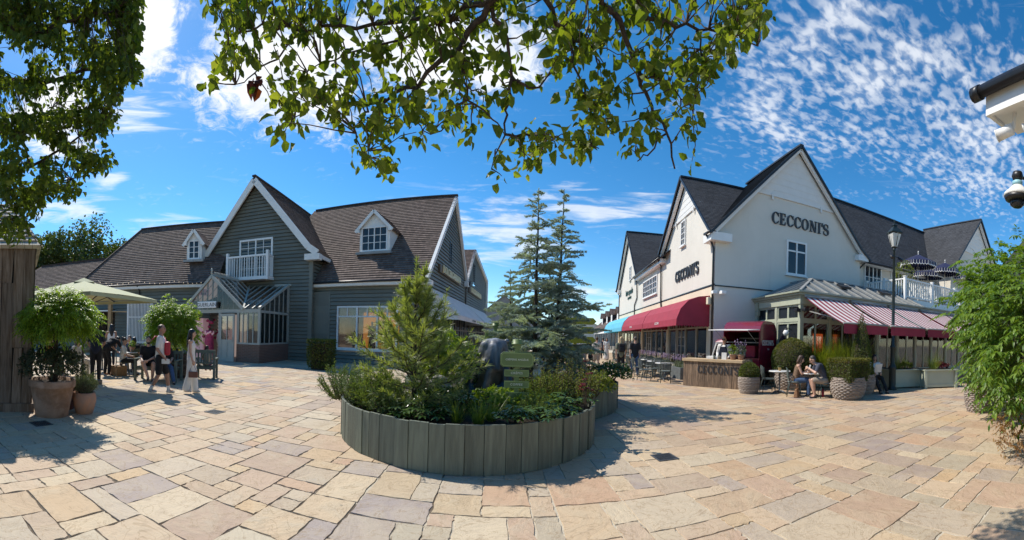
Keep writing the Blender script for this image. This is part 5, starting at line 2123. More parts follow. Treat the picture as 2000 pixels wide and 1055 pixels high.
# ---- blue cedars
def conifer(name, label, base, h, spread, rnd, m, whorls, tuft, lean=(0, 0), group=None, dens=1.0, bare=.06):
    t = thing(name, label, 'tree', base, 0, group)
    tk, nd = MB(), MB()
    top = Vector((lean[0], lean[1], h))
    tr = [Vector((0, 0, 0)).lerp(top, k / 8) + (Vector((rnd.uniform(-1, 1), rnd.uniform(-1, 1), 0)) * .012 * h / 4 if 0 < k < 8 else Vector()) for k in range(9)]
    tk.tube(tr, [.055 * h / 4 * (1 - k / 8) + .006 for k in range(9)], 8)

    def tp(s):
        i = min(7, int(s * 8))
        return tr[i].lerp(tr[i + 1], s * 8 - i)

    def tufts(a, b, n):
        d = (b - a).normalized()
        for i in range(n):
            c = a.lerp(b, (i + rnd.random()) / n)
            for _ in range(5):
                v = (rvec(rnd) + d * .5 + Vector((0, 0, .35))).normalized()
                s = v.cross(d)
                s = s.normalized() * tuft * .2 if s.length > .01 else Vector((tuft * .2, 0, 0))
                L = tuft * rnd.uniform(.7, 1.2)
                nd.add([c - s, c + s, c + v * L], [(0, 1, 2)])
    for k in range(whorls):
        s = bare + (1 - bare) * (k + rnd.uniform(-.3, .3)) / whorls
        s = min(.985, max(.03, s))
        p = tp(s)
        nb = 4 if s < .8 else 3
        a0 = rnd.uniform(0, 6.28)
        for j in range(nb):
            a = a0 + j * 2 * PI / nb + rnd.uniform(-.4, .4)
            L = spread * ((1 - s) ** 1.05 * rnd.choice((.5, .75, .95, 1.0, 1.2)) * rnd.uniform(.85, 1.1) + .05)
            up = rnd.uniform(-.1, .75) if s < .7 else rnd.uniform(.1, .9)
            e = Vector((math.cos(a), math.sin(a), 0))
            pts = [p + e * L * q + Vector((0, 0, L * (up * q - .5 * q * q + .12 * q ** 4))) for q in (0, .25, .5, .75, 1)]
            for i in range(1, 5):
                pts[i] += rvec(rnd) * L * .05
            tk.tube(pts, [.013 * L / spread + .003, .010 * L / spread + .003, .007, .005, .002], 5, cap=False)
            side = Vector((-e.y, e.x, 0))
            nt = max(3, int(L / .075 * dens))
            for i in range(nt):
                q = .12 + .88 * (i + rnd.random() * .6) / nt
                ii = min(3, int(q * 4))
                c = pts[ii].lerp(pts[ii + 1], q * 4 - ii)
                f = (pts[ii + 1] - pts[ii]).normalized()
                ln = L * .42 * (1.05 - q) + .05
                for sg in (-1, 1):
                    if rnd.random() < .12:
                        continue
                    d = (side * sg * rnd.uniform(.6, 1.0) + f * .75 + Vector((0, 0, rnd.uniform(-.3, .1)))).normalized()
                    b = c + d * ln * rnd.uniform(.6, 1.1)
                    tk.tube([c, b], [.0025, .0012], 3, cap=False)
                    tufts(c, b, max(2, int(ln / (tuft * .42))))
            tufts(pts[3], pts[4], 6)
            tufts(pts[1], pts[3], max(3, int(L / (tuft * .8))))
    tufts(tp(.9), tr[8], 16)
    tufts(tp(.6), tp(.9), 20)
    tk.build('trunk', M_bark, t)
    nd.build('crown', m, t)
    return t


CG = 'blue cedars in the curved planter'
p = at(1045, 700, 8.9)
conifer('cedar_tree', 'left of the two tall blue cedars, with wide low branches and forked tip', (p.x, p.y, .55), 4.45, 1.75, random.Random(31), L_cedar, 25, .042, (-.02, .0), CG)
p = at(1085, 700, 9.3)
conifer('cedar_tree', 'right of the two tall blue cedars, with straight spire and long right branches', (p.x, p.y, .55), 4.6, 1.6, random.Random(35), L_cedar, 25, .042, (.1, .0), CG)
p = at(1000, 700, 9.6)
conifer('cedar_tree', 'short blue cedar crowding the left foot of the tall cedars', (p.x, p.y, .55), 2.7, 1.4, random.Random(38), L_cedar, 14, .042, (-.1, .0), CG)


# ---- soft pine
def pine(base, h, rnd):
    t = thing('pine_tree', 'young soft-needled pine with upright candles in the curved planter', 'tree', base)
    tk, nd = MB(), MB()

    def brush(a, b, n, ln, per=10):
        d = (b - a).normalized()
        for i in range(n):
            c = a.lerp(b, (i + rnd.random()) / n)
            for _ in range(per):
                v = (rvec(rnd) * .75 + d * .9 + Vector((0, 0, .1))).normalized()
                s = v.orthogonal().normalized() * .0027
                L = ln * rnd.uniform(.7, 1.15)
                m_ = c + v * L * .6
                e = c + v * L + Vector((0, 0, -.012))
                nd.add([c - s, c + s, m_ + s, m_ - s, e], [(0, 1, 2, 3), (3, 2, 4)])
    tk.tube([(0, 0, 0), (.01, 0, h * .35), (-.01, .01, h * .7), (0, 0, h)], [.035, .026, .016, .005], 8)
    brush(Vector((0, 0, h * .72)), Vector((0, 0, h)), 26, .09, 9)
    for w, (z, L, up, nb) in enumerate([(.12, .85, .3, 6), (.30, .92, .4, 6), (.50, .86, .55, 6), (.68, .74, .7, 6), (.86, .58, .9, 6), (1.05, .42, 1.1, 5), (1.22, .32, 1.4, 4), (1.4, .24, 1.7, 4), (1.56, .18, 2.0, 3)]):
        z = z * h / 2.1
        for j in range(nb):
            a = j * 2 * PI / nb + w * .7 + rnd.uniform(-.3, .3)
            e = Vector((math.cos(a), math.sin(a), 0))
            l = L * rnd.uniform(.7, 1.3)
            p0 = Vector((0, 0, z))
            p1 = p0 + e * l * .5 + Vector((0, 0, l * up * .35))
            p2 = p0 + e * l * .85 + Vector((0, 0, l * up * 1.0))
            tk.tube([p0, p1, p2], [.012, .008, .004], 5, cap=False)
            brush(p0.lerp(p1, .5), p1, 6, .12, 8)
            brush(p1, p2, 8, .125, 9)
            side = Vector((-e.y, e.x, 0))
            for q in (.3, .55, .75):
                for sg in (-1, 1):
                    c = p0.lerp(p1, q * 2) if q < .5 else p1.lerp(p2, q * 2 - 1)
                    b = c + (side * sg * .7 + e * .7 + Vector((0, 0, up * .6))).normalized() * l * .34
                    tk.tube([c, b], [.005, .003], 4, cap=False)
                    brush(c, b, 6, .12, 8)
    for a, q, z0, z1 in ((2.8, .34, .7, 1.62), (.3, .40, .6, 1.75), (4.4, .25, .8, 1.5), (1.5, .22, .9, 1.55)):
        e = Vector((math.cos(a) * q, math.sin(a) * q, 0))
        m_ = e * .8 + Vector((0, 0, z0))
        b_ = e * 1.1 + Vector((0, 0, z1))
        tk.tube([(0, 0, z0 - .3), m_, b_], [.012, .010, .004], 5, cap=False)
        brush(m_, b_, 16, .095, 8)
    tk.build('trunk', M_bark, t)
    nd.build('crown', L_pine, t)


p = at(808, 760, 5.55)
pine((p.x, p.y, .5), 2.15, random.Random(5))
p = at(770, 760, 5.9)


# ---- shrubs
def shoots(name, label, base, rx, ry, h, n, m, rnd, needle=.022, w=.0045, group=None, up=1.0, twig=True, start=.35):
    """conifer-like shrub of upright feathery shoots"""
    t = thing(name, label, 'shrub', base, rnd.uniform(0, 3), group)
    tk, nd = MB(), MB()
    for k in range(n):
        a = rnd.uniform(0, 6.28)
        q = math.sqrt(rnd.random())
        e = Vector((math.cos(a) * rx * q, math.sin(a) * ry * q, 0))
        hh = h * (1 - .45 * q * q) * rnd.uniform(.6, 1.1)
        p0 = e * start
        p1 = e * .8 + Vector((0, 0, hh * .55))
        p2 = e * 1.08 + Vector((0, 0, hh * up))
        if twig:
            tk.tube([p0, p1, p2], [.006, .004, .002], 4, cap=False)
        for i in range(int(30 * hh / .5) + 8):
            s = rnd.random() ** .8
            c = p0.lerp(p1, s * 2) if s < .5 else p1.lerp(p2, s * 2 - 1)
            d = ((p2 - p1).normalized() * .6 + rvec(rnd)).normalized()
            b = c + d * rnd.uniform(.03, .075)
            for _ in range(6):
                cc = c.lerp(b, rnd.random())
                v = (rvec(rnd) + d * .6).normalized()
                sd = v.orthogonal().normalized() * w
                nd.add([cc - sd, cc + sd, cc + v * needle], [(0, 1, 2)])
    if twig:
        tk.build('stems', M_twig, t)
    nd.build('foliage', m, t)
    return t


SG = 'evergreen shrubs in the curved planter'
rr = random.Random(77)
for (px, py, r, rx, h, n, lab, m) in [
    (668, 790, 6.6, .42, .62, 75, 'dark feathery yew spilling over the left rim of the planter', L_yew),
    (700, 800, 6.0, .40, .60, 70, 'dark feathery yew between the planter rim and the soft pine', L_yew),
    (735, 805, 5.6, .42, .70, 80, 'upright bushy yew in front of the shop window in the planter', L_yew),
    (765, 810, 5.25, .36, .42, 60, 'low bright-tipped yew under the soft pine at the rim', L_yew),
    (880, 800, 6.2, .42, .45, 70, 'low spreading juniper at the foot of the large bear sculpture', L_yew),
    (1060, 770, 6.9, .35, .5, 50, 'feathery green conifer to the right of the green sign', L_yew),
    (1130, 740, 8.6, .45, .5, 60, 'low evergreen under the right branches of the cedars', L_yew)]:
    p = at(px, py, r)
    shoots('evergreen_shrub', lab, (p.x, p.y, .47), rx, rx, h, n, m, rr, group=SG)


def leafy(name, label, base, rx, ry, rz, n, L, Wd, m, rnd, cat='shrub', stems=7, up=.3, rosette=5, flat=.0):
    t = thing(name, label, cat, base, rnd.uniform(0, 3))
    tk, lv = MB(), MB()
    for k in range(stems):
        a = rnd.uniform(0, 6.28)
        e = Vector((math.cos(a) * rx * .6, math.sin(a) * ry * .6, rz * 1.3))
        tk.tube(wander(rnd, (0, 0, 0), e, 3, .08), [.012, .009, .006, .003], 5, cap=False)
    for k in range(n):
        v = rvec(rnd)
        if v.z < -.35:
            v.z = -v.z
        q = rnd.uniform(.62, 1.05)
        c = Vector((v.x * rx * q, v.y * ry * q, rz * (.9 + v.z * q)))
        out = Vector((v.x, v.y, v.z * .6 + up)).normalized()
        for j in range(rosette):
            d = (out * .55 + rvec(rnd) * .8 + Vector((0, 0, .05))).normalized()
            leaf(lv, c, d, out + rvec(rnd) * .3, L * rnd.uniform(.7, 1.15), Wd, .18, .14)
    tk.build('stems', M_twig, t)
    lv.build('foliage', m, t)
    return t


p = at(868, 720, 6.75)
leafy('broadleaf_shrub', 'bright green broadleaf shrub between the pine and the large bear sculpture', (p.x, p.y, .5),   .62, .5, .62, 620, .095, .03, L_rhod, rr)
p = at(850, 700, 7.6)
leafy('broadleaf_shrub', 'taller dark broadleaf shrub behind the soft pine', (p.x, p.y, .5), .55, .5, .6, 380, .085, .026, L_rhod, rr)
p = at(1190, 740, 9.6)
leafy('broadleaf_shrub', 'low dark broadleaf shrub at the far right rim of the planter', (p.x, p.y, .5), .6, .55, .28, 300, .075, .04, L_hell, rr)
p = at(1165, 770, 7.6)
leafy('broadleaf_shrub', 'light green low shrub where the two curves of the planter meet', (p.x, p.y, .48), .38, .38, .25, 150, .075, .034, L_per, rr)


def fern(label, base, n, L, m, rnd, group='ferns in the curved planter'):
    t = thing('fern', label, 'fern', base, 0, group)
    lv = MB()
    for k in range(n):
        a = 6.28 * k / n + rnd.uniform(-.3, .3)
        d = Vector((math.cos(a), math.sin(a), rnd.uniform(.7, 1.5))).normalized()
        sprig(lv, None, rnd, Vector((0, 0, 0)), d, L * rnd.uniform(.75, 1.1), 15, L * .2, L * .05, .5)
    lv.build('fronds', m, t)


p = at(948, 790, 5.4)
fern('bright yellow-green fern in front of the large bear sculpture', (p.x, p.y, .52), 13, .42, L_fern, rr)
p = at(1050, 780, 6.0)
fern('bright yellow-green fern beside the right edge of the green sign', (p.x, p.y, .54), 13, .5, L_fern, rr)
p = at(1170, 780, 8.0)
fern('yellow-green fern at the right rim of the planter', (p.x, p.y, .52), 11, .4, L_fern, rr)


def grass(name, label, base, n, L, spread, rnd, m=None, group=None, w=.007):
    t = thing(name, label, 'grass', base, 0, group)
    lv = MB()
    for k in range(n):
        a = rnd.uniform(0, 6.28)
        p = Vector((math.cos(a), math.sin(a), 0)) * spread * rnd.random()
        d = Vector((math.cos(a) * rnd.uniform(.1, .8), math.sin(a) * rnd.uniform(.1, .8), 1))
        blade(lv, p, d, L * rnd.uniform(.55, 1.15), w, rnd.uniform(.1, .55))
    lv.build('blades', m or L_grass, t)
    return t


GGR = 'grass tufts at the planter rim'
for px, r, lab in ((893, 4.85, 'green grass tuft at the front rim of the planter, left of the sign'), (935, 4.8, 'green grass tuft at the front rim just left of the sign post'), (960, 5.0, 'fine grass tuft directly below the green sign')):
    p = at(px, 800, r)
    grass('grass_tuft', lab, (p.x, p.y, .52), 110, .42, .07, rr, group=GGR)


def rosette(name, label, base, n, L, Wd, m, rnd, h=.28, sp=.3, group=None):
    """clump of long-stalked hands of leaves"""
    t = thing(name, label, 'plant', base, rnd.uniform(0, 3), group)
    st, lv = MB(), MB()
    for k in range(n):
        a = rnd.uniform(0, 6.28)
        q = rnd.random() ** .6
        c = Vector((math.cos(a) * sp * q, math.sin(a) * sp * q, h * rnd.uniform(.5, 1.1) * (1 - .35 * q)))
        st.tube([(0, 0, 0), c * .6 + Vector((0, 0, .03)), c], .004, 4, cap=False)
        for j in range(7):
            b = j * 2 * PI / 7
            d = Vector((math.cos(b), math.sin(b), rnd.uniform(-.15, .35))) + Vector((math.cos(a), math.sin(a), 0)) * .3
            leaf(lv, c, d, Vector((0, 0, 1)) + rvec(rnd) * .2, L * rnd.uniform(.75, 1.1), Wd, .22, .12)
    st.build('stems', M_twig, t)
    lv.build('foliage', m, t)
    return t


RG = 'dark glossy hellebores at the planter rim'
for px, r, lab, n in ((1005, 4.75, 'glossy dark hellebore at the front rim right below the sign', 22), (1060, 4.95, 'glossy dark hellebore at the front rim, the one nearest the right end', 22), (845, 4.9, 'dark hellebore in shade at the front rim below the pine', 24),
                      (1100, 5.4, 'glossy hellebore beside the tall yellow-green perennials', 18), (800, 5.0, 'dark hellebore in deep shade under the pine at the rim', 18)):
    p = at(px, 800, r)
    rosette('hellebore', lab, (p.x, p.y, .5), n, .13, .042, L_hell, rr, .26, .26, RG)


def perennial(label, base, n, h, m, rnd, flowers=None, sp=.25):
    t = thing('perennial_plant', label, 'plant', base, 0, 'tall perennials in the curved planter')
    st, lv = MB(), MB()
    for k in range(n):
        a = rnd.uniform(0, 6.28)
        q = rnd.random()
        e = Vector((math.cos(a) * sp * q, math.sin(a) * sp * q, 0))
        top = e * 1.5 + Vector((0, 0, h * rnd.uniform(.6, 1.1)))
        st.tube([e * .6, e + Vector((0, 0, h * .4)), top], .0035, 4, cap=False)
        for i in range(16):
            s = .15 + .85 * i / 16
            c = (e * .6).lerp(top, s)
            b = i * 2.4
            leaf(lv, c, Vector((math.cos(b), math.sin(b), .5)), Vector((0, 0, 1)), .075 * (1.2 - s * .6), .024, .2, .1)
    st.build('stems', M_twig, t)
    lv.build('foliage', m, t)


for px, r, h, lab in ((1095, 6.3, .62, 'tall yellow-green perennial with narrow leaves right of the sign'), (1130, 6.5, .55, 'yellow-green perennial clump near the right rim of the planter'), (1075, 7.0, .7, 'taller yellowish perennial close under the cedars')):
    p = at(px, 790, r)
    perennial(lab, (p.x, p.y, .5), 20, h, L_per, rr)
p = at(1143, 800, 5.75)
rosette('heuchera', 'small dark red heuchera hanging over the right rim of the planter', (p.x, p.y, .5), 12, .05, .045, L_red, rr, .8, .125, 9)
# ground-covering planting in the middle of the bed
for k, (px, r, lab) in enumerate(((900, 5.4, 'low dark leafy plant left of the sign, just behind the grass tufts'), (970, 5.6, 'dark leafy plant filling the bed left of the sign post'), (1035, 5.4, 'dark leafy plant filling the bed right of the sign post'),
                                  (1090, 5.9, 'dark leafy plant under the tall yellow-green perennials'), (860, 5.5, 'dark leafy plant in the shade between pine and bear sculpture'), (1015, 6.3, 'dark leafy plant behind the sign post'),
                                  (1120, 6.1, 'dark leafy plant near the right rim of the bed'), (1080, 7.6, 'dark leafy plant at the foot of the right cedar'), (1020, 7.4, 'dark leafy plant at the foot of the left cedar'),
                                  (920, 7.4, 'dark leafy plant behind the bear sculpture'), (1150, 8.8, 'dark leafy plant on the far curve of the bed'), (830, 6.4, 'dark leafy plant behind the soft pine'))):
    p = at(px, 780, r)
    if k % 3 == 0:
        rosette('groundcover_plant', lab, (p.x, p.y, .5), 26, .12, .045, L_hell, rr, .30, .34, 'leafy fillers in the curved planter')
    elif k % 3 == 1:
        leafy('groundcover_plant', lab, (p.x, p.y, .48), .42, .40, .20, 200, .07, .03, L_rhod if k % 2 else L_hell, rr, 'plant')['group'] = 'leafy fillers in the curved planter'
    else:
        shoots('groundcover_plant', lab, (p.x, p.y, .48), .42, .42, .38, 60, L_yew, rr, group='leafy fillers in the curved planter')['category'] = 'plant'
for px, r, lab in ((1085, 5.6, 'fern nearest the rim on the right, under the perennials'), (985, 6.2, 'fern behind the left edge of the green sign'), (905, 5.9, 'fern at the foot of the bear sculpture, left of the brightest fern')):
    p = at(px, 780, r)
    fern('yellow-green ' + lab, (p.x, p.y, .52), 12, .45, L_fern, rr)
for px, r, h, lab in ((1150, 6.9, .6, 'pale yellow perennial nearest the meeting of the two curves'), (1055, 6.4, .6, 'yellow-green perennial right behind the sign'), (1115, 7.3, .7, 'tallest yellow-green perennial under the right cedar')):
    p = at(px, 790, r)
    perennial(lab, (p.x, p.y, .5), 24, h, L_per, rr)
# pale boulder among the shrubs
tag(fuse('boulder', [('e', at(858, 750, 5.9), (.16, .13, .14)), ('e', at(862, 760, 5.9), (.2, .16, .1))], .03, mat('pale stone', (.30, .29, .27), .9, .2, 6, .3, 30), None), 'pale rounded boulder between the pine and the low juniper', 'boulder')
# ================================================================ pots, baskets, topiary
M_terra = mat('terracotta', (.36, .17, .09), .85, .25, 5, .2, 30, c2=(.30, .20, .15))
M_terral = mat('worn terracotta', (.30, .20, .145), .9, .3, 4, .3, 30, c2=(.22, .13, .08))


def pot_prof(r, h, rim=True):
    p = [(r * .66, 0), (r * .70, .01), (r * .80, h * .4), (r * .815, h * .42), (r * .82, h * .44), (r * .92, h * .80)]
    if rim:
        p += [(r * .99, h * .81), (r, h * .84), (r, h * .97), (r * .98, h), (r * .9, h), (r * .88, h * .9)]
    else:
        p += [(r * .96, h * .9), (r * .97, h), (r * .9, h), (r * .88, h * .92)]
    return p


def wicker_mat():
    m = bpy.data.materials.new('wicker')
    m.use_nodes = True
    T = NT(m.node_tree)
    p = T.n['Principled BSDF']
    g = T.node('ShaderNodeNewGeometry').outputs['Random Per Island']
    tc = T.node('ShaderNodeTexCoord').outputs['Object']
    c = T.ramp(g, [(0, (.36, .30, .25)), (.5, (.28, .225, .185)), (1, (.44, .385, .33))])
    T.l.new(T.mix(T.noise(tc, 9, 3), c, T.mix(.5, c, (.16, .12, .1))), p.inputs['Base Color'])
    p.inputs['Roughness'].default_value = .8
    return m


M_wick = wicker_mat()
M_wickd = mat('dark wicker', (.12, .08, .055), .85, .3, 12, island=.3)


def basket(name, label, loc, r, h, m=M_wick, belly=.12, group=None, cat='basket', rows=None):
    """woven pot: rods going in and out round upright stakes"""
    t = thing(name, label, cat, loc, 0, group)
    w = MB()
    rows = rows or int(h / .046)
    n = 36
    for k in range(rows):
        z = h * (k + .5) / rows
        q = z / h
        rr = r * (.76 + .24 * q + belly * math.sin(PI * q) * (1 if q < 1 else 0))
        pts = []
        for i in range(n + 1):
            a = 2 * PI * i / n
            d = .02 * (1 if (i + k) % 2 else -1)
            pts.append((math.cos(a) * (rr + d), math.sin(a) * (rr + d), z + .006 * math.sin(i * 1.7 + k)))
        w.tube(pts, h / rows * .52, 5, cap=False)
    w.build('weave', m, t)
    s = MB()
    for i in range(n // 2):
        a = 2 * PI * (i * 2) / n
        s.tube([(math.cos(a) * r * (.76 + .24 * q + belly * math.sin(PI * q)), math.sin(a) * r * (.76 + .24 * q + belly * math.sin(PI * q)), h * q) for q in (0, .25, .5, .75, 1)], .007, 4, cap=False)
    s.build('stakes', m, t)
    MB().lathe([(r * .7, .01), (r * .84, h * .5), (r * .93, h * .92), (.01, h * .94)], 24).build('soil', M_soil, t)
    rim = MB()
    for kk in range(2):
        rim.tube([(math.cos(2 * PI * i / 40) * r * 1.01, math.sin(2 * PI * i / 40) * r * 1.01, h + .012 + .014 * math.sin(i * 2.2 + kk * PI)) for i in range(41)], .017, 6, cap=False)
    rim.build('rim', m, t)
    return t


def topiary(label, loc, fn, n, core, L=.036, W=.024, topfn=None, seed=1):
    """clipped box: leaves over the surface, dark twiggy core"""
    rnd = random.Random(seed)
    t = thing('topiary', label, 'topiary', loc)
    a, b = MB(), MB()
    for _ in range(n):
        p, nn = fn(rnd)
        bump = mnoise.noise(p * 5.0 + Vector((seed, 0, 0))) * .03
        p = p + nn * (bump - rnd.random() ** 2 * .06)
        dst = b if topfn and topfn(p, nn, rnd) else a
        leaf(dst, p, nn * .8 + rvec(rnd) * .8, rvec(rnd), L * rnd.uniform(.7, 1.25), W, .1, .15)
    a.build('foliage', L_box, t)
    if topfn:
        b.build('new_growth', L_boxtop, t)
    core.build('branches', M_soil, t)
    return t


def dome_fn(rx, rz, z0, zmin=-.3):
    def f(rnd):
        while True:
            v = rvec(rnd)
            if v.z > zmin:
                break
        return Vector((v.x * rx, v.y * rx, z0 + v.z * rz)), Vector((v.x / rx, v.y / rx, v.z / rz)).normalized()
    return f


def cube_fn(hx, z0, z1):
    def f(rnd):
        k = rnd.randrange(6)
        u, v = rnd.uniform(-1, 1), rnd.random()
        if k == 0 or k == 5:
            return Vector((u * hx, rnd.uniform(-1, 1) * hx, z1)), Vector((0, 0, 1))
        s = 1 if k % 2 else -1
        rr = 1 - .10 * max(0, .25 - v) / .25
        if k < 3:
            return Vector((s * hx * rr, u * hx * rr, z0 + (z1 - z0) * v)), Vector((s, 0, 0))
        return Vector((u * hx * rr, s * hx * rr, z0 + (z1 - z0) * v)), Vector((0, s, 0))
    return f


def cone_fn(r, z0, z1):
    def f(rnd):
        v = 1 - math.sqrt(rnd.random())
        a = rnd.uniform(0, 6.28)
        k = r * (1 - v) ** .85 + .02
        return Vector((math.cos(a) * k, math.sin(a) * k, z0 + (z1 - z0) * v)), Vector((math.cos(a), math.sin(a), .25)).normalized()
    return f


BKG = 'woven basket pots outside the restaurant'
B1 = (7.08, 10.17, 0)
basket('basket', 'grey wicker basket pot in front of the timber counter', B1, .31, .5, group=BKG)
topiary('small clipped box ball in a wicker basket by the timber counter', (B1[0], B1[1], .44), dome_fn(.32, .33, .2, -.6), 4200, MB().lathe([(.1, -.02), (.24, .1), (.27, .22), (.2, .4), (.02, .47)], 16), seed=2)
B2 = (8.80, 7.56, 0)
basket('basket', 'big round grey wicker basket pot right of the seated couple', B2, .48, .62, group=BKG, belly=.17)
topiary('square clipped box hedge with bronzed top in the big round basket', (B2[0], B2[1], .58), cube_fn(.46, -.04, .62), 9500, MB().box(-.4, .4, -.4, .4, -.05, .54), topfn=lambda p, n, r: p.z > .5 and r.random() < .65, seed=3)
B3 = (10.0, 8.05, 0)
basket('basket', 'grey wicker basket pot half hidden behind the square box hedge', B3, .44, .62, group=BKG, belly=.14)
topiary('tall pointed cone of clipped box behind the square hedge', (B3[0], B3[1], .58), cone_fn(.44, 0, 2.1), 7500, MB().lathe([(.36, 0), (.2, .9), (.05, 1.8)], 14), seed=4)
B4 = at(1546, 770, 13.9)
basket('basket', 'grey wicker basket pot under the large box dome', (B4.x, B4.y, 0), .6, .62, group=BKG)
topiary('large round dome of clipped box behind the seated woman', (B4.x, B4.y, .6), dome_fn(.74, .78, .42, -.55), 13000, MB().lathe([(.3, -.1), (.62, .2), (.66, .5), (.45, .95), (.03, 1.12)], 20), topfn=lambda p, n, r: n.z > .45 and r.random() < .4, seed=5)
B5 = at(1914, 790, 9.7)
basket('basket', 'wicker basket pot under the large arching wisteria at the right', (B5.x, B5.y, 0), .36, .62, group=BKG)


def wisteria(label, loc, trunk, c, rad, n, m, L, lL, lW, seed, low=-.9, sag=.45, nl=6, top_trunk=None):
    rnd = random.Random(seed)
    t = thing('wisteria', label, 'tree', loc)
    tk, tw, lv = MB(), MB(), MB()
    c = Vector(c)
    for k in range(3):
        tk.tube(wander(rnd, (rnd.uniform(-.05, .05), rnd.uniform(-.05, .05), 0), c + Vector((rnd.uniform(-.2, .2), rnd.uniform(-.2, .2), -.2)) * rad[0], 5, .05), [trunk, trunk * .85, trunk * .7, trunk * .6, trunk * .5, trunk * .3], 7)
    for k in range(26):
        v = rvec(rnd)
        e = c + Vector((v.x * rad[0], v.y * rad[1], v.z * rad[2])) * .8
        tk.tube(wander(rnd, c + Vector((0, 0, -.15 * rad[2])), e, 3, .08), [trunk * .3, trunk * .22, trunk * .12, trunk * .05], 4, cap=False)
    for k in range(n):
        v = rvec(rnd)
        while v.z < low:
            v = rvec(rnd)
        q = rnd.uniform(.25, 1.0) ** .5
        q *= 1 + .6 * mnoise.noise(v * 2.3 + Vector((seed, 0, 0)))
        p = c + Vector((v.x * rad[0], v.y * rad[1], v.z * rad[2])) * q
        d = Vector((v.x, v.y, v.z * .5 + .15)) + rvec(rnd) * .55
        sprig(lv, tw if k % 3 == 0 else None, rnd, p, d, L * rnd.uniform(.7, 1.15), nl, lL, lW, sag)
    tk.build('trunk', M_bark, t)
    tw.build('stalks', M_twig, t)
    lv.build('crown', m, t)
    return t


_c = at(1962, 605, 8.4)
wisteria('large arching green wisteria in a basket at the right edge', (B5.x, B5.y, .55), .045, (_c.x - B5.x + .1, _c.y - B5.y - .2, 1.7), (1.2, 1.2, 1.5), 1700, L_wisd, .34, .13, .044, 8, -.95, .38, 6)
_c = at(2030, 700, 6.0)
wisteria('nearer arching wisteria whose drooping sprays enter from the right edge', (_c.x, _c.y, 0), .035, (-.1, .1, 1.75), (.8, .85, 1.15), 800, L_wisd, .30, .11, .037, 9, -1, .5)
br = MB()
_r = random.Random(9)
for _ in range(60):
    q = at(_r.uniform(1945, 2010), _r.uniform(800, 880), 5.5 + _r.uniform(-.25, .25))
    sprig(br, None, _r, q, rvec(_r) + Vector((-.2, 0, .3)), .16, 4, .06, .02, .8)
st = MB().tube([at(2030, 690, 6.0) + Vector((0, 0, -.2)), at(2010, 780, 5.7), at(1985, 830, 5.5), at(1970, 870, 5.5)], [.012, .009, .006, .003], 5)
dr = thing('dry_spray', 'scorched pinkish-brown drooping spray at the lower right edge', 'foliage', at(1975, 850, 5.5))
for nm, mb_, mm in (('leaves', br, L_brown), ('stalk', st, M_twig)):
    o = mb_.build(nm, mm, dr)
    o.location = -dr.location

# ---- left foreground pots
P1 = (-6.50, 2.72, 0)
t = thing('plant_pot', 'large worn terracotta pot beside the wooden shed', 'pot', P1)
MB().lathe(pot_prof(.43, .66), 40).build('body', M_terral, t)
MB().lathe([(.37, .5), (.37, .6), (.01, .61)], 24).build('soil', M_soil, t)
wisteria('bright green potted wisteria in the large worn terracotta pot', (P1[0], P1[1], .6), .035, (.12, .1, 1.15), (.54, .58, .46), 1700, L_wist, .2, .07, .024, 10, -.75, .45, 5)
leafy('trailing_plant', 'dark bushy underplanting filling the large worn terracotta pot', (P1[0], P1[1], .52), .60, .56, .40, 1100, .05, .022, L_dkpl, rr, 'plant', 8, .3, 6)
P2 = (-6.42, 3.34, 0)
t = thing('plant_pot', 'small plain terracotta pot next to the large worn one', 'pot', P2)
MB().lathe([(.15, 0), (.16, .01), (.215, .2), (.225, .3), (.205, .36), (.205, .40), (.175, .40), (.17, .36)], 32).build('body', M_terra, t)
MB().lathe([(.16, .3), (.17, .37), (.01, .38)], 20).build('soil', M_soil, t)
shoots('rosemary', 'bushy grey-green rosemary in the small terracotta pot', (P2[0], P2[1], .36), .24, .24, .42, 110, L_lav, rr, .022, .003)
P3 = (-6.95, 3.15, 0)
t = thing('plant_pot', 'dark red glazed pot in the shade behind the two terracotta pots', 'pot', P3)
MB().lathe(pot_prof(.3, .5), 28).build('body', mat('dark red pot', (.16, .05, .035), .6, .2, 5), t)
# wisteria by the bench
_b6 = at(349, 738, 12.75)
B6 = (_b6.x, _b6.y, 0)
basket('basket', 'dark brown wicker basket behind the walking woman', B6, .34, .75, M_wickd, .08)
wisteria('round potted wisteria behind the man sitting on the bench', (B6[0], B6[1], .7), .04, (-.18, -.16, 1.0), (.74, .74, .8), 1900, L_wist, .24, .085, .028, 12, -.8, .5, 5)
leafy('flowering_plant', 'yellowish flowering plant in a pale planter behind the bench', (-10.6, 8.9, .5), .45, .4, .3, 160, .05, .02, L_per, rr, 'plant')
bx = thing('trough_planter', 'pale wooden trough planter behind the bench', 'planter', (-10.6, 8.9, 0))
MB().box(-.45, .45, -.2, .2, 0, .55).build('box', mat('pale timber', (.42, .36, .28), .8, .2, 5), bx, bevel=.01)
# clipped bush by the shop wall, half hidden behind the big planter
q = at(628, 700, 16.5)
topiary('dark clipped square bush against the grey shop wall', (q.x, q.y, .0), cube_fn(.45, .1, 1.25), 5000, MB().box(-.32, .32, -.32, .32, 0, 1.1), .07, .045, seed=8)

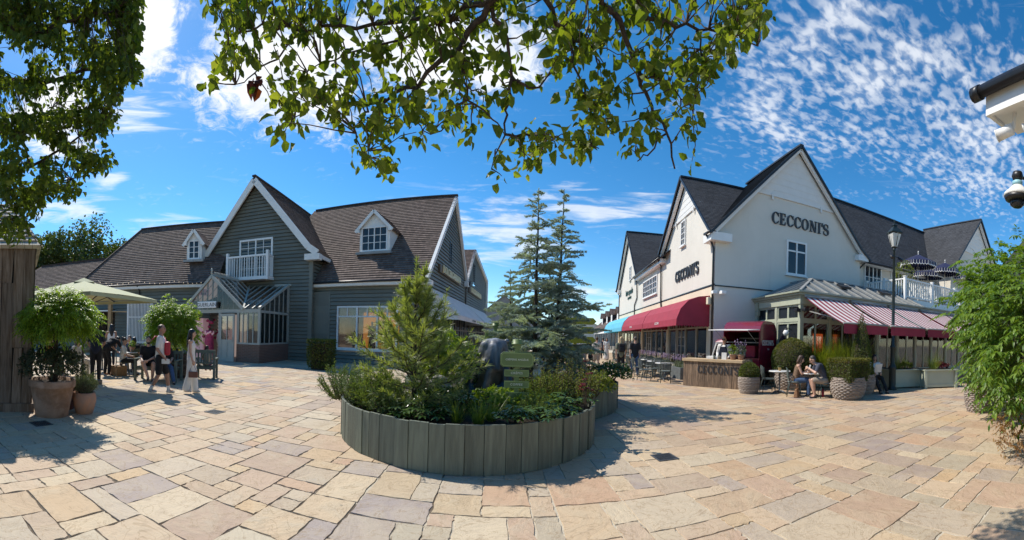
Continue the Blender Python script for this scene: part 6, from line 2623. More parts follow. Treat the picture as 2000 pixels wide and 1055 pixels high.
# ---- sage box planters under the striped awnings
def box_planter(label, loc, rz, w, d, h, group='sage planters under the striped awnings'):
    t = thing('box_planter', label, 'planter', loc, rz, group)
    b = MB().box(-w / 2 + .03, w / 2 - .03, -d / 2 + .03, d / 2 - .03, .06, h - .03)
    b.build('box', M_sage, t)
    f = MB()
    for sx in (-1, 1):
        for sy in (-1, 1):
            f.box(sx * w / 2 - .05, sx * w / 2 + .05, sy * d / 2 - .05, sy * d / 2 + .05, 0, h - .041)
    f.builds('post', M_sage, t)
    r = MB()
    r.box(-w / 2 - .07, w / 2 + .07, -d / 2 - .07, d / 2 + .07, h - .04, h)
    r.box(-w / 2 + .051, w / 2 - .051, -d / 2 + .0, -d / 2 + .029, .06, .16)
    r.build('rail', M_sage, t)
    MB().box(-w / 2 + .04, w / 2 - .04, -d / 2 + .04, d / 2 - .04, h + .001, h + .02).build('soil', M_soil, t)


for k, (px, r, w, lab) in enumerate(((1762, 15.0, 1.45, 'sage panelled planter directly behind the lamp post'), (1830, 15.2, 1.3, 'sage panelled planter next to the wisteria, right of the lamp post'))):
    q = at(px, 740, r)
    box_planter(lab, (q.x, q.y, 0), -.45 - .15 * k, w, .65, .72)
    grass('tall_grass', 'feathery grass in the planter ' + ('behind the lamp post' if k == 0 else 'right of the lamp post'), (q.x - .25, q.y + .05, .72), 160, 1.0, .2, rr, group='feathery grasses in the sage planters', w=.008)
    leafy('flowering_plant', 'yellow leafy plant with ' + ('orange tips in the planter behind the lamp post' if k == 0 else 'dark red leaves in the right planter'), (q.x + .25, q.y, .7), .38, .26, .14, 90, .09, .045, L_per if k == 0 else L_red, rr, 'plant')
TGG = 'tall green grasses by the conservatory'
for px, r, L, lab in ((1600, 14.6, 1.25, 'tall green grass beside the big box dome'), (1632, 14.8, 1.35, 'tall green grass in the middle of the row by the conservatory'), (1662, 14.2, 1.3, 'tall green grass beside the clipped cone')):
    q = at(px, 740, r)
    grass('tall_grass', lab, (q.x, q.y, .58), 750, L * 1.4, .42, rr, group=TGG, w=.017)
q = at(1632, 740, 14.7)
box_planter('long sage planter behind the square hedge holding tall green grass', (q.x, q.y, 0), -.75, 2.0, .6, .6)
# ================================================================ people
S_fair = mat('fair skin', (.52, .31, .22), .5, .08, 12)
S_tan = mat('tanned skin', (.38, .20, .13), .5, .08, 12)
H_black = mat('black hair', (.012, .010, .010), .4, .3, 30, .4, 90)
H_brown = mat('brown hair', (.055, .028, .015), .45, .3, 30, .4, 90)
H_blond = mat('blond hair', (.42, .30, .15), .5, .2, 30, .4, 90)
H_grey = mat('grey hair', (.055, .045, .04), .5, .3, 30, .4, 90)
C_black = mat('black cloth', (.012, .012, .014), .85, .2, 12, .2, 60)
C_navy = mat('navy cloth', (.012, .017, .035), .85, .2, 12, .2, 60)
C_white = mat('white cloth', (.72, .70, .66), .85, .05, 8, .2, 60)
C_cream = mat('cream cloth', (.58, .53, .45), .85, .08, 8, .2, 60)
C_beige = mat('beige cloth', (.40, .34, .28), .85, .08, 8, .2, 60)
C_jean = mat('blue denim', (.055, .10, .19), .9, .25, 14, .3, 90)
C_grey = mat('slate grey cloth', (.055, .06, .085), .85, .15, 12, .2, 60)
C_stone = mat('stone cloth', (.30, .25, .20), .85, .1, 12, .2, 60)
C_brown = mat('brown cloth', (.16, .10, .06), .85, .3, 22, .2, 60)
C_olive = mat('olive cloth', (.15, .16, .11), .85, .1, 12)
C_orange = mat('orange cloth', (.55, .16, .04), .85, .1, 12)
C_pink = mat('pink cloth', (.60, .10, .25), .8, .1, 12)
C_red = mat('red nylon', (.42, .02, .04), .5, .15, 12)
C_shoe = mat('dark shoe', (.03, .028, .028), .5, .2, 12)
C_shoew = mat('pale shoe', (.55, .52, .47), .6, .15, 12)
C_eye = mat('dark eye', (.02, .015, .012), .2, .05)


def J0():
    d = dict(pel=(0, 0, .95), wst=(0, .0, 1.08), cht=(0, .01, 1.30), nck=(0, 0, 1.46), hd=(0, .025, 1.63))
    for s, n in ((-1, 'L'), (1, 'R')):
        d.update({'sh' + n: (s * .175, -.005, 1.41), 'el' + n: (s * .215, -.02, 1.13), 'wr' + n: (s * .225, .05, .90),
                  'hp' + n: (s * .085, 0, .93), 'kn' + n: (s * .095, .015, .50), 'an' + n: (s * .10, -.02, .085)})
    return d


def sit(**kw):
    d = J0()
    d.update(pel=(0, 0, .52), wst=(0, .0, .64), cht=(0, .02, .86), nck=(0, .03, 1.02), hd=(0, .06, 1.19))
    for s, n in ((-1, 'L'), (1, 'R')):
        d.update({'sh' + n: (s * .175, .02, .97), 'el' + n: (s * .22, .08, .71), 'wr' + n: (s * .15, .30, .66),
                  'hp' + n: (s * .09, .02, .50), 'kn' + n: (s * .12, .42, .52), 'an' + n: (s * .12, .42, .085)})
    d.update(kw)
    return d


def person(label, loc, rz, J=None, h=1.74, top=C_black, sleeve='short', bottom=C_black, legs='trousers', shoe=C_shoe, hair=H_brown, hstyle='short', skin=S_fair,
           vox=.011, look=0.0, nod=0.0, socks=None, group=None, slim=1.0, extra=None, feet=True, z=0.0):
    J = J or J0()
    V = {k: Vector(v) for k, v in J.items()}
    t = thing('person', label, 'person', (loc[0], loc[1], z + .01), rz, group)
    t.scale = (h / 1.74,) * 3
    near = vox < .016
    Rh = Matrix.Rotation(look, 3, 'Z') @ Matrix.Rotation(nod, 3, 'X')
    H = V['hd']

    def hp(x, y, z_):
        return H + Rh @ Vector((x, y, z_))
    b = []
    # head: skull, face, jaw, nose, brow, lips, ears
    b += [('e', hp(0, -.012, .02), (.073, .092, .098), Rh), ('e', hp(0, .022, -.035), (.056, .068, .078), Rh), ('c', hp(0, .05, -.085), .026, hp(0, .045, -.08), .03)]
    if near:
        b += [('c', hp(0, .084, .012), .010, hp(0, .102, -.024), .014), ('e', hp(0, .074, .028), (.05, .014, .012), Rh), ('e', hp(0, .080, -.056), (.024, .012, .010), Rh),
              ('e', hp(-.076, -.004, -.008), (.010, .020, .030), Rh), ('e', hp(.076, -.004, -.008), (.010, .020, .030), Rh)]
    b += [('c', V['nck'] - Vector((0, 0, .03)), .058, H + Vector((0, -.01, -.07)), .052)]
    # trunk
    sl = slim
    b += [('c', V['nck'] - Vector((0, 0, .035)), .06, V['cht'] + Vector((0, 0, .04)), .10 * sl, (1.3, .85)), ('c', V['cht'], .125 * sl, V['wst'], .112 * sl, (1.18, .80)), ('c', V['wst'], .112 * sl, V['pel'], .128 * sl, (1.2, .86))]
    for n, s in (('L', -1), ('R', 1)):
        b += [('c', V['cht'] + Vector((0, 0, .07)), .07, V['sh' + n], .055), ('c', V['sh' + n], .052 * sl, V['el' + n], .040 * sl), ('c', V['el' + n], .040 * sl, V['wr' + n], .026)]
        b += [('c', V['hp' + n], .088 * sl, V['kn' + n], .056 * sl), ('c', V['kn' + n], .056 * sl, V['kn' + n].lerp(V['an' + n], .35), .058 * sl), ('c', V['kn' + n].lerp(V['an' + n], .35), .058 * sl, V['an' + n], .036)]
        # hand: palm, four fingers and a thumb
        d = (V['wr' + n] - V['el' + n]).normalized()
        w = V['wr' + n]
        side = d.cross(Vector((s, 0, .2))).normalized() if abs(d.dot(Vector((s, 0, .2)))) < .95 else d.orthogonal().normalized()
        inn = d.cross(side).normalized()
        if inn.x * s > 0:
            inn = -inn
        b += [('c', w, .026, w + d * .07, .030, (1, .75))]
        if near:
            for k, (o, ln) in enumerate(((-.03, .062), (-.010, .075), (.010, .072), (.028, .055))):
                p0 = w + d * .075 + side * o
                p1 = p0 + d * ln * .55 + inn * .012
                p2 = p1 + d * ln * .4 + inn * .028
                b += [('c', p0, .0105, p1, .0095), ('c', p1, .0095, p2, .008)]
            q0 = w + d * .03 - side * .03
            q1 = q0 + d * .035 - side * .022 + inn * .012
            b += [('c', q0, .013, q1, .011), ('c', q1, .011, q1 + d * .03 + inn * .012, .009)]
        else:
            b += [('c', w + d * .07, .028, w + d * .14 + inn * .02, .018)]
        f = Vector((0, 1, 0))
        if near or feet:
            b += [('c', V['an' + n] + Vector((0, 0, -.03)), .038, V['an' + n] + f * .12 + Vector((0, 0, -.05)), .03)]
    fuse('body', b, vox, skin, t, 2)
    if near:
        for s in (-1, 1):
            e = MB()
            c = hp(s * .029, .079, .012)
            e.lathe([(.001, -.008), (.010, -.004), (.011, 0), (.010, .004), (.001, .008)], 8, *c)
            e.build('eye', C_eye, t)
    cv = max(.014, vox * 1.3)
    # clothes
    if top:
        g = .016
        c = [('c', V['nck'] - Vector((0, 0, .06)), .065, V['cht'] + Vector((0, 0, .045)), .105 * sl + g, (1.3, .88)), ('c', V['cht'], .128 * sl + g, V['wst'], .118 * sl + g, (1.2, .84)), ('c', V['wst'], .118 * sl + g, V['pel'] + Vector((0, 0, -.02)), .130 * sl + g, (1.2, .9))]
        for n in 'LR':
            if sleeve == 'none':
                c += [('c', V['cht'] + Vector((0, 0, .07)), .08, V['cht'].lerp(V['sh' + n], .8) + Vector((0, 0, .02)), .05)]
                continue
            c += [('c', V['cht'] + Vector((0, 0, .07)), .085, V['sh' + n], .07)]
            if sleeve == 'short':
                c += [('c', V['sh' + n], .070, V['sh' + n].lerp(V['el' + n], .72), .062)]
            else:
                c += [('c', V['sh' + n], .068, V['el' + n], .056), ('c', V['el' + n], .056, V['el' + n].lerp(V['wr' + n], .93), .042)]
        fuse('shirt' if legs != 'robe' else 'robe_top', c, cv, top, t, 3)
    c = []
    if legs in ('trousers', 'shorts', 'wide'):
        c += [('c', V['pel'] + Vector((0, 0, .04)), .128 * sl, V['pel'] - Vector((0, 0, .03)), .128 * sl, (1.22, .92))]
        for n in 'LR':
            ex = .02 if legs != 'wide' else .035
            kb = .072 if legs != 'wide' else .10
            if legs == 'shorts':
                c += [('c', V['hp' + n], .10 * sl + .012, V['hp' + n].lerp(V['kn' + n], .86), .085)]
            else:
                c += [('c', V['hp' + n], .094 * sl + .012, V['kn' + n], kb), ('c', V['kn' + n], kb, V['an' + n] + Vector((0, 0, .015)), .058 if legs != 'wide' else .10)]
    elif legs in ('dress', 'robe'):
        low = .55 if legs == 'dress' else .08
        c += [('c', V['pel'] + Vector((0, 0, .05)), .13 * sl, (V['pel'].x, V['pel'].y, low + .14), .20 if legs == 'robe' else .17, (1.15, .95)), ('c', (V['pel'].x, V['pel'].y, low + .14), .2 if legs == 'robe' else .17, (V['pel'].x, V['pel'].y, low + .08), .2 if legs == 'robe' else .17, (1.15, .95))]
    if c:
        fuse({'dress': 'skirt', 'robe': 'robe'}.get(legs, 'shorts' if legs == 'shorts' else 'trousers'), c, cv, bottom, t, 2)
    # shoes
    for n in 'LR':
        a = V['an' + n]
        c = [('c', a + Vector((0, -.035, -.05)), .038, a + Vector((0, .13, -.055)), .034, (1.05, 1)), ('c', a + Vector((0, -.01, -.01)), .043, a + Vector((0, .02, -.045)), .042)]
        if near:
            fuse('shoe', c, .012, shoe, t, 1)
        if socks and near:
            fuse('sock', [('c', a + Vector((0, 0, -.01)), .042, a + (V['kn' + n] - a).normalized() * .1, .046)], .012, socks, t, 1)
    # hair
    if hstyle == 'short':
        c = [('e', hp(0, -.025, .045), (.080, .090, .085), Rh), ('e', hp(0, -.06, -.005), (.066, .048, .07), Rh)]
    elif hstyle == 'crop':
        c = [('e', hp(0, -.028, .038), (.076, .084, .074), Rh), ('e', hp(0, -.062, .0), (.062, .04, .06), Rh)]
    elif hstyle == 'long':
        c = [('e', hp(0, -.022, .04), (.085, .094, .088), Rh), ('c', hp(0, -.06, .02), .08, hp(0, -.095, -.16), .075, (1.15, .7)), ('c', hp(0, -.095, -.16), .075, hp(0, -.11, -.36), .05, (1.3, .6)),
             ('c', hp(-.07, -.01, .02), .025, hp(-.085, .0, -.17), .026), ('c', hp(.07, -.01, .02), .025, hp(.085, .0, -.17), .026)]
    elif hstyle == 'bob':
        c = [('e', hp(0, -.02, .042), (.088, .098, .09), Rh), ('c', hp(0, -.05, .02), .085, hp(0, -.06, -.10), .08, (1.1, .8)), ('c', hp(-.07, .0, .02), .025, hp(-.078, .02, -.11), .024), ('c', hp(.07, .0, .02), .025, hp(.078, .02, -.11), .024)]
    elif hstyle == 'bun':
        c = [('e', hp(0, -.02, .045), (.082, .092, .085), Rh), ('e', hp(0, -.08, .11), (.045, .045, .045), Rh)]
    elif hstyle == 'scarf':
        c = [('e', hp(0, -.015, .025), (.092, .104, .105), Rh), ('c', hp(0, -.02, -.05), .09, V['cht'] + Vector((0, 0, .08)), .15, (1.2, .85))]
    else:
        c = None
    if c:
        fuse('hair' if hstyle != 'scarf' else 'headscarf', c, .013 if near else .02, hair, t, 1)
    if extra:
        extra(t, V, hp)
    return t


def face(dx, dy):
    return math.atan2(-dx, dy)


def walk(st=.2, arm=.14, **kw):
    d = J0()
    d.update(knL=(-.095, st * .75, .50), anL=(-.10, st, .10), knR=(.095, -st * .15, .49), anR=(.10, -st * 1.05, .13),
             elL=(-.22, -arm * .6, 1.13), wrL=(-.225, -arm * .6, .90), elR=(.22, arm * .3, 1.14), wrR=(.225, arm * 1.4, .92))
    d.update(kw)
    return d


# ---- the two people walking past at the left
def red_bag(t, V, hp):
    b = MB()
    b.box(-.06, .12, .10, .25, .98, 1.32)
    b.build('red_bag', C_red, t, bevel=.05)
    MB().tube([(-.15, .08, 1.42), (.0, -.14, 1.45), (.15, -.20, 1.36)], .014, 6).tube([(-.15, .08, 1.42), (-.06, .15, 1.25), (.1, .05, 1.1)], .014, 6).build('bag_strap', C_red, t)
    w = V['wrR'] + Vector((0, .04, -.09))
    MB().box(w.x - .012, w.x + .012, w.y - .10, w.y + .10, w.z - .06, w.z + .06).build('phone_case', C_white, t, bevel=.01)


person('man walking in a white shirt and black shorts with a red bag', (-7.40, 5.90), face(.72, .69), walk(.21, .10, elR=(.24, -.05, 1.13), wrR=(.22, .12, .93)), 1.68, C_white, 'short', C_black, 'shorts', C_shoew, H_brown, 'crop', S_tan, .0105, 0, 0, C_white, None, 1.0, red_bag)


def handbag(t, V, hp):
    w = V['wrR'] + Vector((0, .02, -.10))
    MB().box(w.x - .04, w.x + .04, w.y - .12, w.y + .13, w.z - .36, w.z - .20).build('handbag', mat('brown leather', (.13, .045, .03), .45, .2, 9), t, bevel=.02)
    MB().tube([(w.x, w.y - .1, w.z - .2), (w.x, w.y, w.z + .02), (w.x, w.y + .1, w.z - .2)], .007, 6).build('bag_handle', MATS['brown leather'], t)


person('woman in white trousers and top with long black hair and brown handbag', (-7.04, 6.58), face(.80, .60), walk(.10, .05, wrR=(.23, .08, .92)), 1.58, C_white, 'none', C_white, 'wide', C_shoew, H_black, 'long', S_fair, .0105, .0, -.05, None, None, .88, handbag)
# ---- man in dark blue, back turned, beside the small pot
p = at(187, 700, 11.4)
person('man in a navy shirt and black trousers standing with his back turned', (p.x, p.y), face(-.85, .5), dict(J0(), elL=(-.25, .03, 1.14), wrL=(-.20, .22, 1.05), elR=(.25, .03, 1.14), wrR=(.20, .22, 1.05)), 1.74, C_navy, 'short', C_black, 'trousers', C_shoe, H_black, 'short', S_tan, .0115)
p = at(210, 700, 13.0)
person('person in black bending forward over a cafe table', (p.x, p.y), face(-.2, 1), dict(J0(), pel=(0, -.1, .95), wst=(0, -.02, 1.05), cht=(0, .22, 1.14), nck=(0, .38, 1.18), hd=(0, .50, 1.20), shL=(-.18, .30, 1.16), shR=(.18, .30, 1.16), elL=(-.22, .42, .95), elR=(.22, .42, .95), wrL=(-.15, .55, .82), wrR=(.15, .55, .82), hpL=(-.09, -.1, .93), hpR=(.09, -.1, .93)), 1.7, C_black, 'short', C_black, 'trousers', C_shoe, H_black, 'short', S_tan, .016)
p = at(240, 700, 13.2)
person('seated woman in a white top with hair tied up on a green metal chair', (p.x, p.y), face(.55, .8), sit(), 1.68, C_white, 'short', C_black, 'trousers', C_shoe, H_brown, 'bun', S_fair, .015)
p = at(217, 700, 16.2)
person('woman with black hair in a white vest standing by the kiosk', (p.x, p.y), face(-.8, .4), dict(J0(), elL=(-.24, .08, 1.2), wrL=(-.14, .2, 1.36)), 1.72, C_white, 'none', C_black, 'trousers', C_shoe, H_black, 'long', S_tan, .018)
p = at(253, 700, 15.2)
person('seated man in a grey shirt facing the camera behind the woman in white', (p.x, p.y), face(.4, -.9), sit(), 1.72, C_grey, 'short', C_black, 'trousers', C_shoe, H_brown, 'short', S_fair, .017)
p = at(262, 700, 14.2)
person('seated person in dark clothes at the cafe table left of the bench', (p.x, p.y), face(-.9, .2), sit(), 1.66, C_black, 'short', C_jean, 'trousers', C_shoe, H_black, 'bob', S_fair, .017)
p = at(95, 700, 12.6)
person('seated person in an orange top behind the wisteria trunk', (p.x, p.y), face(.6, .7), sit(), 1.72, C_orange, 'short', C_black, 'trousers', C_shoe, H_brown, 'short', S_fair, .017)
p = at(150, 700, 12.8)
person('seated person in a pale top behind the dark underplanting', (p.x, p.y), face(.9, .3), sit(), 1.66, C_cream, 'long', C_cream, 'trousers', C_shoew, H_brown, 'bob', S_fair, .017)
# ---- the bench
BDX, BDY = .95, .31


def bench(name, label, loc, rz, w, m, back=.92, cat='bench'):
    t = thing(name, label, cat, loc, rz)
    for s in (-1, 1):
        MB().box(s * w / 2 - .035, s * w / 2 + .035, .24, .31, 0, .64).build('leg', m, t)
        MB().box(s * w / 2 - .035, s * w / 2 + .035, -.31, -.24, 0, back).build('leg', m, t)
        MB().box(s * w / 2 - .045, s * w / 2 + .045, -.30, .34, .641, .68).build('arm', m, t, bevel=.01)
    a = MB()
    for k in range(6):
        a.box(-w / 2 + .036, w / 2 - .036, -.22 + k * .085, -.15 + k * .085, .41, .44)
    a.box(-w / 2 + .036, w / 2 - .036, .25, .29, .33, .41).box(-w / 2 + .036, w / 2 - .036, -.29, -.25, .33, .41)
    a.build('seat', m, t)
    b = MB()
    b.box(-w / 2 + .036, w / 2 - .036, -.30, -.25, back - .1, back)
    b.box(-w / 2 + .036, w / 2 - .036, -.30, -.25, .50, .56)
    n = int(w / .11)
    for k in range(n):
        x = -w / 2 + .06 + (w - .12) * (k + .5) / n
        b.box(x - .025, x + .025, -.29, -.26, .56, back - .1)
    b.build('backrest', m, t)
    return t


M_bench = mat('weathered green bench', (.12, .15, .125), .75, .2, 6, stretch=(1, 8, 8))
p, q = at(268, 735, 12.2), at(352, 735, 11.7)
mid = (p + q) / 2
brz = math.atan2(q.y - p.y, q.x - p.x) + PI
bench('bench', 'grey-green wooden bench with a man seated on it', (mid.x, mid.y, 0), brz, 1.3, M_bench)
f = Vector((math.cos(brz + PI / 2), math.sin(brz + PI / 2), 0))
u = (q - p).normalized()
u.z = 0
c = mid - u * .33 + f * .02
person('bearded man in a black shirt and shorts seated on the wooden bench', (c.x, c.y), brz + .35, sit(pel=(0, -.02, .54), knR=(.14, .40, .56), anR=(-.02, .52, .14), knL=(-.16, .38, .52), anL=(-.14, .36, .085), wrL=(-.02, .36, .62), wrR=(.16, .42, .60), elL=(-.24, .12, .72)), 1.78, C_black, 'short', C_black, 'shorts', C_shoe, H_black, 'short', S_fair, .0115, 0, 0, None, None, 1.12,
       lambda t, V, hp: fuse('beard', [('e', hp(0, .05, -.075), (.05, .045, .045)), ('c', hp(-.05, .02, -.05), .02, hp(.05, .02, -.05), .02)], .012, H_black, t, 1))
c = mid + u * .22 + f * .04
person('woman in blue jeans seated on the wooden bench, leaning back', (c.x, c.y), brz + .5, sit(anL=(-.16, .75, .09), anR=(.02, .70, .09), knL=(-.13, .44, .46), knR=(.10, .42, .46)), 1.68, C_black, 'short', C_jean, 'trousers', C_shoe, H_black, 'bob', S_fair, .0125)
p = at(402, 730, 12.6)
bench('garden_chair', 'grey-green wooden garden armchair right of the walking woman', (p.x, p.y, 0), face(-.55, .8), .62, M_bench, .95, 'chair')
person('child in pink leggings seated in the garden armchair', (p.x, p.y + .02), face(-.55, .8), sit(anL=(-.1, .42, .2), anR=(.1, .42, .2)), 1.25, C_beige, 'short', C_pink, 'trousers', C_pink, H_brown, 'bob', S_fair, .016, z=.12)
# ---- woman in the porch doorway
p = at(431, 700, 20.1)
person('woman in a long beige robe and headscarf in the porch doorway', (p.x, p.y), face(-.3, .95), J0(), 1.66, C_beige, 'long', C_beige, 'robe', C_shoe, C_beige, 'scarf', S_fair, .02)
t = thing('display_stand', 'raspberry red display stand in the porch doorway', 'stand', at(408, 700, 20.3) * Vector((1, 1, 0)))
MB().lathe([(.26, 0), (.28, .05), (.25, .9), (.22, 1.3), (.18, 1.55)], 14).build('body', M_rose, t)
b = MB()
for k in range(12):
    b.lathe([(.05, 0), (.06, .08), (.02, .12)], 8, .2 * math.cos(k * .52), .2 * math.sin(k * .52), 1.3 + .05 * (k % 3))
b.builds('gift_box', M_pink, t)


# ---- couple walking away up the street
def backpack(t, V, hp):
    MB().box(-.14, .14, -.26, -.12, 1.06, 1.44).build('backpack', C_black, t, bevel=.05)
    MB().box(-.10, .10, -.29, -.262, 1.1, 1.26).build('backpack_pocket', C_black, t, bevel=.02)


def paperbag(t, V, hp):
    w = V['wrR'] + Vector((0, 0, -.12))
    MB().box(w.x - .05, w.x + .07, w.y - .12, w.y + .12, w.z - .42, w.z - .08).build('carrier_bag', mat('pale bag', (.50, .46, .44), .6, .05), t)
    MB().tube([(w.x, w.y - .06, w.z - .08), (w.x, w.y, w.z + .05), (w.x, w.y + .06, w.z - .08)], .006, 5).build('bag_handle', MATS['pale bag'], t)


person('blonde woman in black trousers with a black backpack walking away', (4.81, 16.74), face(.11, .99), walk(.14, .08), 1.72, C_olive, 'short', C_black, 'trousers', C_shoe, H_blond, 'long', S_fair, .014, extra=backpack, slim=.92)
person('man in a black T-shirt and blue jeans walking away with a carrier bag', (5.33, 16.32), face(.11, .99), walk(.17, .05), 1.74, C_black, 'short', C_jean, 'trousers', C_shoe, H_grey, 'crop', S_fair, .014, extra=paperbag)
FG = [(1126, 22, C_white, C_black, 'trousers', H_black, 'short', 'distant person in white top and black trousers left of the pale-shirted man'),
      (1139, 21, C_white, C_stone, 'trousers', H_grey, 'short', 'distant man in a pale shirt and stone trousers near the yellow fingerpost'),
      (1155, 21, C_black, C_black, 'dress', H_brown, 'long', 'distant woman in a short black dress with bare legs'),
      (1165, 20, C_cream, C_stone, 'shorts', H_brown, 'short', 'distant person in pale shorts right of the woman in the black dress'),
      (1177, 31, C_grey, C_black, 'trousers', H_black, 'short', 'distant person with dark clothes beside the woman in the white dress'),
      (1184, 30, C_white, C_white, 'robe', H_brown, 'long', 'distant woman in a long white dress by the shop doors')]
for px, r, a, bt, lg, hr, hs, lab in FG:
    p = at(px, 700, r)
    person(lab, (p.x, p.y), face(.1 if px % 2 else -.2, -1 if px in (1139, 1184) else 1), walk(.12, .06) if lg != 'robe' else J0(), 1.7, a, 'short', bt, lg, C_shoe, hr, hs, S_fair, .022)


# ---- the barista behind the counter
def apron(t, V, hp):
    a = MB()
    a.prism([(-.12, 1.38), (.12, 1.38), (.17, 1.12), (.19, .62), (-.19, .62), (-.17, 1.12)], .135, .16, 'y')
    a.build('apron', C_navy, t, bevel=.01)
    MB().tube([(-.11, .15, 1.37), (-.06, .02, 1.49), (.06, .02, 1.49), (.11, .15, 1.37)], .012, 6).build('apron_strap', C_navy, t)
    g = MB()
    for s in (-1, 1):
        c = hp(s * .032, .092, .012)
        g.box(c.x - .028, c.x + .028, c.y - .006, c.y + .006, c.z - .018, c.z + .018)
    g.box(hp(0, .092, .012).x - .006, hp(0, .092, .012).x + .006, hp(0, .09, 0).y, hp(0, .094, 0).y, hp(0, 0, .012).z - .004, hp(0, 0, .014).z + .006)
    g.build('sunglasses', C_black, t)
    b = MB()
    w = V['shL'].lerp(V['elL'], .75)
    b.lathe([(.066, -.012), (.068, 0), (.066, .012)], 12, *w)
    b.build('arm_band', C_black, t)


p = at(1414, 700, 14.55)
person('bald barista in white shirt, dark apron and sunglasses behind the counter', (p.x, p.y), face(-.7, -.72), dict(J0(), elL=(-.25, -.04, 1.15), wrL=(-.2, .16, 1.0), elR=(.25, -.04, 1.15), wrR=(.2, .16, 1.0)), 1.80, C_white, 'long', C_black, 'trousers', C_shoe, None, 'bald', S_fair, .012, extra=apron)
# ---- the couple at the bistro table
wp, mp, tp_ = at(1553, 770, 11.95), at(1612, 770, 11.75), at(1588, 770, 11.95)


def menu(t, V, hp):
    m = MB().hexa([(-.13, .34, .72), (.13, .34, .72), (.13, .36, .70), (-.13, .36, .70)], [(-.13, .46, 1.0), (.13, .46, 1.0), (.13, .475, .99), (-.13, .475, .99)])
    m.build('menu', C_white, t)


person('woman with brown hair in a brown sleeveless top reading a menu', (wp.x, wp.y), face(.80, -.60), sit(wst=(0, .02, .64), cht=(0, .07, .86), nck=(0, .11, 1.02), hd=(0, .17, 1.17), shL=(-.165, .08, .96), shR=(.165, .08, .96), elL=(-.2, .18, .72), elR=(.2, .18, .72), wrL=(-.12, .38, .76), wrR=(.12, .38, .76)),
       1.68, C_brown, 'none', C_jean, 'trousers', C_shoe, H_brown, 'bob', S_fair, .0105, 0, -.35, None, None, .92, menu)
person('man with glasses in a grey T-shirt leaning over the bistro table', (mp.x, mp.y), face(-.84, .54), sit(wst=(0, .05, .66), cht=(0, .19, .86), nck=(0, .30, 1.0), hd=(0, .40, 1.10), shL=(-.18, .25, .95), shR=(.18, .25, .95), elL=(-.27, .36, .74), elR=(.27, .36, .74), wrL=(-.08, .52, .86), wrR=(.10, .54, .80), anL=(-.12, .34, .085), anR=(.12, .30, .085)),
       1.78, C_grey, 'short', C_stone, 'shorts', C_shoe, H_grey, 'short', S_fair, .0105, 0, -.55, None, None, 1.08,
       lambda t, V, hp: MB().tube([hp(-.07, .0, .014), hp(-.055, .09, .012), hp(0, .1, .012), hp(.055, .09, .012), hp(.07, .0, .014)], .005, 5).build('glasses', C_black, t))
p = at(1706, 760, 13.6)
person('dark haired person in a white shirt seated reading behind the lamp post', (p.x, p.y), face(-.5, -.85), sit(anL=(-.2, .7, .085), knL=(-.14, .40, .5), anR=(.05, .72, .085)), 1.7, C_white, 'short', C_black, 'trousers', C_shoe, H_black, 'bob', S_fair, .0125, extra=menu)
# ---- mannequins in the shop window
for x, y, lab, col in ((-3.2, 1.0, 'black-robed mannequin in the middle of the orange shop window', C_black), (-2.3, 1.25, 'mannequin in a grey jacket behind the right shop window bar', C_grey)):
    c, s = math.cos(-.06), math.sin(-.06)
    person(lab, (-4.2 + c * x - s * y, 18.43 + s * x + c * y), PI - .06, J0(), 1.5, col, 'long', col, 'robe' if x < -3 else 'trousers', C_shoe, None, 'bald', mat('mannequin', (.45, .40, .36), .5, .05), .02, z=.70)['category'] = 'mannequin'
for o in list(COL.objects):
    if o.name.startswith('person') and o.get('category') == 'mannequin':
        o.name = 'mannequin'
# ================================================================ street furniture and props
# ---- lamp post
t = thing('street_lamp', 'tall dark green lantern lamp post by the sage planters', 'street lamp', (11.72, 7.97, 0))
M_post = mat('dark green iron', (.018, .028, .027), .45, .2, 9, metal=.3)
MB().lathe([(.17, 0), (.17, .05), (.14, .09), (.125, .12), (.125, .75), (.14, .78), (.14, .84), (.11, .88), (.085, .95), (.075, 1.5), (.10, 1.53), (.10, 1.58), (.065, 1.62), (.058, 3.0), (.045, 5.05), (.06, 5.07), (.06, 5.12), (.03, 5.16)], 20).build('post', M_post, t)
b = MB()
b.lathe([(.05, 5.14), (.10, 5.18), (.10, 5.2)], 4, smooth=False)
for k in range(4):
    a = PI / 4 + k * PI / 2
    b.tube([(math.cos(a) * .12, math.sin(a) * .12, 5.2), (math.cos(a) * .26, math.sin(a) * .26, 5.68)], .014, 6)
b.lathe([(.275, 5.67), (.31, 5.70), (.29, 5.74), (.10, 5.92), (.09, 5.96), (.12, 5.98), (.05, 6.03), (.03, 6.08), (.045, 6.11), (.012, 6.2)], 4, smooth=False)
lt = b.build('lantern_frame', M_post, t)
lt.rotation_euler = (0, 0, .35)
MB().lathe([(.115, 5.205), (.25, 5.665)], 4, smooth=False).build('lantern_glass', mat('frosted glass', (.62, .61, .56), .3, .04, 3), lt)
b = MB().bar((-.3, 0, 4.86), (.3, 0, 4.86), .04)
for s in (-1, 1):
    b.tube([(s * .26, -.02, 4.84), (s * .34, -.16, 4.72)], .055, 8)
b.builds('floodlight', M_black, t)
